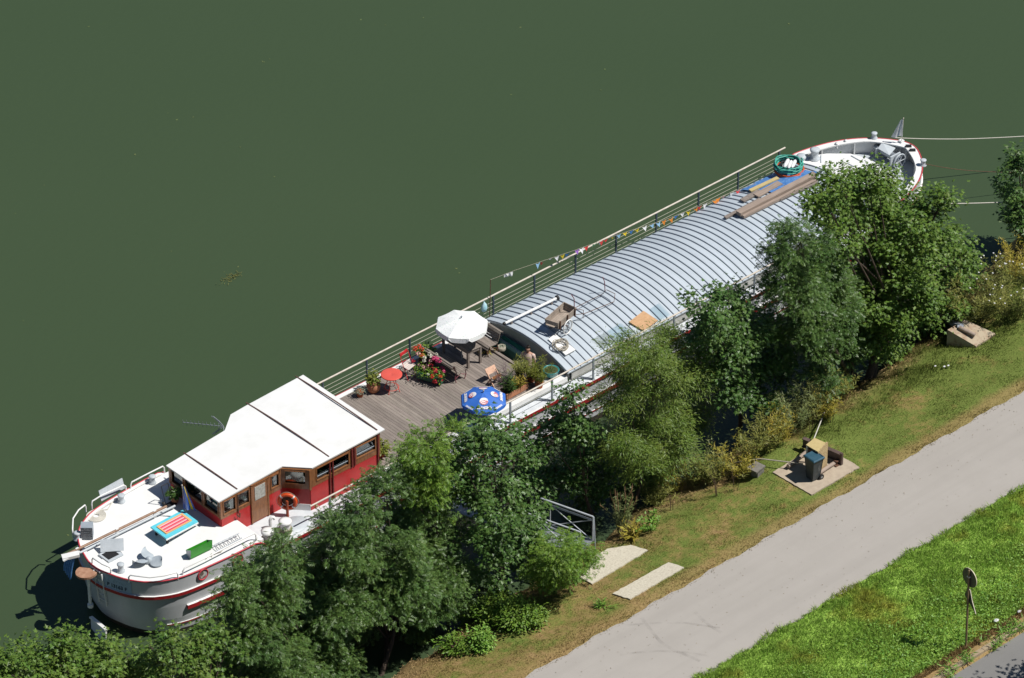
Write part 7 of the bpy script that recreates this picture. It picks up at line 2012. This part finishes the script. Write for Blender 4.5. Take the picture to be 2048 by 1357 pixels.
for i in range(5):
    zc = 0.46 + 0.055 * i; m_.add([BQ(0.03 + 0.02 * math.sin(i * 2), -0.262 - 0.02 * (zc - 0.4), zc), BQ(0.11 + 0.03 * math.sin(i * 1.3), -0.262 - 0.02 * (zc - 0.4), zc + 0.01), BQ(0.10, -0.266 - 0.02 * (zc - 0.4), zc + 0.03), BQ(0.02, -0.266 - 0.02 * (zc - 0.4), zc + 0.024)], [(0, 1, 2, 3)])
m_.build('white_scrawl', mat('scuffed_white', (0.24, 0.25, 0.25), 0.7), root)
# chipboard housing behind it
tz = PADZ + 1.03
b4 = [at(1612, 890, tz), at(1636, 904, tz), at(1654, 887, tz), at(1629, 876, tz)]
cc = sum(b4, Vector()) / 4
root = thing('chipboard_box', 'tall chipboard box with an ochre lid behind the wheelie bin', 'box', (cc.x, cc.y, PADZ))
m_ = MB(); slab4(m_, b4, 0.04); m_.build('lid', M['ochre'], root)
m_ = MB(); A, B_ = b4[1].lerp(b4[0], 0.02), b4[2].lerp(b4[3], 0.02); d = (B_ - A).normalized(); o = Vector((d.y, -d.x, 0)) * 0.02
v = [(A.x + o.x, A.y + o.y, PADZ + 0.02), (B_.x + o.x + d.x * .06, B_.y + o.y + d.y * .06, PADZ + 0.02), (B_.x + o.x + d.x * .06, B_.y + o.y + d.y * .06, tz + 0.0), (B_.x + o.x, B_.y + o.y, tz + 0.06), (A.x + o.x, A.y + o.y, tz - 0.02)]
m_.add(v + [(a - o.x * 1.5, b - o.y * 1.5, z) for a, b, z in v], [(0, 1, 2, 3, 4), (9, 8, 7, 6, 5), (0, 5, 6, 1), (1, 6, 7, 2), (2, 7, 8, 3), (3, 8, 9, 4), (4, 9, 5, 0)]); m_.build('front_panel', M['osb'], root)
for q in (b4[0], b4[3]):
    m_ = MB(); p = q.lerp(cc, 0.12); m_.bar((p.x, p.y, PADZ), (p.x, p.y, tz - 0.04), 0.05, 0.05); m_.build('leg', M['white'], root)
# brown steel beam and two poles of the mooring frame
a, b = at(1606, 884, PADZ + 0.28), at(1682, 916, PADZ + 0.28)
m_ = MB()
m_.bar(a + Vector((0, 0, 0.16)), b + Vector((0, 0, 0.16)), 0.16, 0.03); m_.bar(a, b, 0.03, 0.32); m_.bar(a - Vector((0, 0, 0.16)), b - Vector((0, 0, 0.16)), 0.16, 0.03); m_.bar(b + Vector((0, -0.02, -0.26)), b + Vector((0, -0.02, 0.2)), 0.1, 0.08)
for q in (a.lerp(b, 0.2), a.lerp(b, 0.9)): m_.bar((q.x, q.y + 0.03, PADZ - 0.02), (q.x, q.y + 0.03, PADZ + 0.12), 0.1, 0.1)
solo(m_, 'steel_beam', mat('brown_steel', (0.075, 0.05, 0.04), 0.6, col2=(0.13, 0.09, 0.08), scale=5), 'dark brown steel beam standing on edge at the back of the concrete slab', 'beam')
for lb, a, b, z in (('grey wooden pole lying on the slab left of the bin', (1576, 933), (1612, 905), 0.14), ('grey wooden pole lying on the slab right of the bin', (1636, 948), (1669, 926), 0.10)):
    p, q = at(*a, PADZ + z), at(*b, PADZ + z); m_ = MB(); m_.tube([p, q], 0.07, 10)
    for t_ in (0.1, 0.9): s = p.lerp(q, t_); m_.bar((s.x, s.y, PADZ), (s.x, s.y, PADZ + z - 0.04), 0.07, 0.1)
    solo(m_, 'wooden_pole', M['plank'], lb, 'pole', 'wooden poles of the mooring frame')
c = at(1672, 930, PADZ); m_ = MB(); m_.box((c.x, c.y, PADZ + 0.02), (0.22, 0.22, 0.04)); m_.lathe([(0.06, 0.02), (0.06, 0.16), (0.09, 0.17), (0.09, 0.2), (0, 0.2)], (c.x, c.y, PADZ), 10); solo(m_, 'mooring_bollard', M['rust'], 'small rusty bollard at the right end of the wooden pole', 'bollard')
# small stone block with a plate on top
c = gp(1515, 948); m_ = MB(); m_.box((c.x, c.y, c.z + 0.10), (0.34, 0.30, 0.34), rad(5)); m_.box((c.x - 0.06, c.y + 0.02, c.z + 0.29), (0.50, 0.42, 0.06), rad(8)); solo(m_, 'stone_block', M['greyblock'], 'small stone block with an overhanging cap that the mooring rope crosses', 'block')
# ropes on the bank
line('taut mooring rope rising from the chipboard box to the trees', [at(1627, 880, PADZ + 0.95), onY(1668, 775, -6.2), onY(1690, 715, -2.7)], 0.022, 'ropewhite', 0.02)
g1 = gp(1520, 935); line('long mooring rope sagging over the stone block down to the willow trunk', [at(1606, 928, PADZ + 0.3), (g1.x, g1.y, g1.z + 0.36), gp(1460, 950) + Vector((0, 0, 0.5)), gp(1345, 982) + Vector((0, 0, 0.45)), onY(1270, 992, -6.6), onY(1100, 1035, -3.0)], 0.024, 'rope', 0.0)
# sloping concrete mooring block with pipe and painted beam at the right
gb_ = gp(1952, 693); z4 = gb_.z + 0.05
t4 = [(1895, 660, z4 + 0.42), (1930, 640, z4 + 0.38), (1992, 668, z4 + 0.07), (1952, 693, z4 + 0.03)]
T = [at(*q) for q in t4]; root = thing('mooring_block', 'sloping weathered concrete mooring block at the water edge on the right', 'block', (T[0].x, T[0].y, 1.2))
m_ = MB(); v = [(p.x, p.y, p.z) for p in T] + [(p.x, p.y, 0.6) for p in T]
m_.add(v, [(3, 2, 1, 0)[::-1], (0, 4, 5, 1)[::-1], (1, 5, 6, 2)[::-1], (2, 6, 7, 3)[::-1], (3, 7, 4, 0)[::-1]]); m_.build('block', M['blockconc'], root)
m_ = MB(); p, q = at(1918, 655, z4 + 0.44), at(1950, 671, z4 + 0.28); m_.tube([p, p.lerp(q, 0.5), q], 0.075, 10); m_.build('pipe', M['plank'], root)
m_ = MB(); m_.bar(at(1921, 652, z4 + 0.46), onY(1850, 628, -5.0), 0.22, 0.12)
o = solo(m_, 'mooring_beam', mat('chipped_blue_white', (0.42, 0.46, 0.52), 0.6, col2=(0.20, 0.24, 0.30), scale=5, lo=0.45, hi=0.6), 'chipped white and blue beam reaching from the mooring block under the maple', 'beam')
# gangway with handrails
def GW(px, py, y, z=None): return onY(px, py, y)
e1 = at(1189, 1086, 1.32); e1.z = min(1.32, gz(e1.x, e1.y))
topR = at(1186, 1034, 1.32 + 1.08)
gw = thing('gangway', 'grey metal gangway with a braced handrail leading to the barge', 'gangway', (e1.x, e1.y, e1.z))
f1 = at(1090, 1000, 2.50); far = topR + (f1 - topR) * ((-3.0 - topR.y) / (f1.y - topR.y))
dirg = Vector((topR.x - far.x, topR.y - far.y, topR.z - far.z))
topL = far
def side_frame(off, name):
    m_ = MB(); A = topR + off; B_ = topL + off; h = Vector((0, 0, -1.0))
    m_.tube([A, B_], 0.034, 7); m_.tube([A + Vector((0, 0, -0.15)), B_ + Vector((0, 0, -0.15))], 0.030, 7); m_.tube([A + h, B_ + h], 0.03, 7)
    for i in range(5):
        t_ = i / 4; p = A.lerp(B_, t_); m_.tube([p, p + h], 0.025, 6)
        if i < 4:
            q = A.lerp(B_, t_ + 0.25); m_.tube([p + Vector((0, 0, -0.13)), q + h], 0.018, 6); m_.tube([q + Vector((0, 0, -0.13)), p + h], 0.018, 6)
    m_.build(name, M['railgrey'], gw)
L2 = Vector((dirg.x, dirg.y, 0)).normalized(); nrm = Vector((L2.y, -L2.x, 0))
if nrm.x > 0: nrm = -nrm
side_frame(Vector((0, 0, 0)), 'handrail'); side_frame(nrm * 0.95, 'handrail')
m_ = MB(); h = Vector((0, 0, -1.0))
slab4(m_, [topR + h, topL + h, topL + h + nrm * 0.95, topR + h + nrm * 0.95], 0.05); m_.build('walkway', M['galv'], gw)
m_ = MB(); m_.tube([e1 + Vector((0.06, 0.03, 0)), topR + Vector((0.05, 0.02, -0.05))], 0.028, 7); m_.build('end_post', M['greysteel'], gw)
# woven willow fence
a, b = gp(903, 1312), gp(963, 1276); root = thing('woven_fence', 'low woven willow fence edging the garden bed', 'fence', (a.x, a.y, a.z))
m_ = MB(); n_st = 9
for i in range(9):
    pts = []
    for k in range(33):
        t_ = k / 32; q = a.lerp(b, t_); d = (b - a).normalized(); nn = Vector((-d.y, d.x, 0)); wv = math.cos(t_ * math.pi * n_st) * 0.028 * (1 if i % 2 else -1)
        pts.append(Vector((q.x, q.y, gz(q.x, q.y) + 0.03 + 0.042 * i + 0.01 * math.sin(k * 1.3 + i))) + nn * wv)
    m_.tube(pts, 0.018, 5)
m_.build('woven_rods', mat('willow_rods', (0.20, 0.115, 0.085), 0.85, col2=(0.13, 0.075, 0.055), scale=8, island=0.2), root)
for k in range(n_st + 1):
    q = a.lerp(b, k / n_st); s_ = MB(); g_ = gz(q.x, q.y); s_.tube([(q.x, q.y, g_ - 0.05), (q.x, q.y, g_ + 0.42 + 0.05 * rng.random())], 0.02, 6); s_.build('stake', M['twig'], root)
# traffic sign seen from behind
c = at(1932, 1297, 2.19); c.z = gz(c.x, c.y)
root = thing('traffic_sign', 'round traffic sign with a small arrow plate below, seen from behind', 'sign', (c.x, c.y, c.z))
tilt = Vector((0.13, 0.0, 0))
top = onX(1938, 1142, c.x + 0.02)
m_ = MB(); m_.tube([(c.x, c.y, c.z - 0.05), (top.x, top.y, top.z)], 0.035, 10); m_.ball((top.x, top.y, top.z), 0.04, 6); m_.build('pole', M['signpole'], root)
fac = Vector((0.98, -0.12, 0.0)).normalized()      # the printed face looks up the road
dc = onX(1939, 1156, c.x + 0.06)
def disc(ctr, r, m_, mi0, mi1):
    s_ = Vector((-fac.y, fac.x, 0)); K = 28; fr_, bk = [], []
    for i in range(K):
        t_ = 2 * math.pi * i / K; p = ctr + s_ * (r * math.cos(t_)) + Vector((0, 0, 1)) * (r * math.sin(t_)); fr_.append(p + fac * 0.03); bk.append(p)
    m_.add(fr_ + bk, [tuple(range(K)), tuple(range(2 * K - 1, K - 1, -1))], mi0); m_.add(fr_ + bk, [(i, K + i, K + (i + 1) % K, (i + 1) % K) for i in range(K)], mi1, True)
m_ = MB(); disc(dc, 0.34, m_, 0, 1); m_.build('disc', [M['signback'], mat('sign_edge', (0.55, 0.50, 0.36), 0.5)], root)
s_ = Vector((-fac.y, fac.x, 0)); pc = onX(1939, 1198, c.x + 0.06)
def PQ(u, v, o=0.0): return pc + s_ * u + Vector((0, 0, v)) + fac * o
m_ = MB(); poly = [(-0.10, 0.32), (0.10, 0.32), (0.30, -0.30), (0.0, -0.10), (-0.30, -0.30)]
poly = [(0.0, 0.34), (0.14, 0.34), (0.24, 0.0), (-0.34, -0.40), (-0.12, 0.0)]
v = [PQ(a_, b_) for a_, b_ in poly] + [PQ(a_, b_, 0.025) for a_, b_ in poly]; n = len(poly)
m_.add(v, [tuple(range(n)), tuple(range(2 * n - 1, n - 1, -1))], 0); m_.add(v, [(i, (i + 1) % n, n + (i + 1) % n, n + i) for i in range(n)], 1); m_.build('arrow_plate', [M['signback'], M['palesl']], root)
m_ = MB(); m_.box(dc - fac * 0.02 + Vector((0, 0, 0.06)), (0.10, 0.10, 0.05), math.atan2(fac.y, fac.x)); m_.build('clamp', M['cloth'], root)
# litter
for i, (px, py, lb, s) in enumerate([(1870, 738, 'scrap of white paper in the grass near the mooring block, by itself', 0.08), (1888, 739, 'left one of two white paper scraps lying close together in the grass', 0.09), (1896, 737, 'right one of two white paper scraps lying close together in the grass', 0.085), (1992, 1247, 'crumpled white litter in the verge near the kerb right of the sign', 0.17), (2038, 1229, 'white litter in the verge at the right edge', 0.13)]):
    p = gp(px, py); m_ = MB(); m_.ball((p.x, p.y, p.z + 0.12), s * 0.5, 5, sx=1.3, sy=0.9, sz=0.5); me_ = solo(m_, 'paper_litter', M['cloth'], lb, 'litter', 'white litter in the grass')
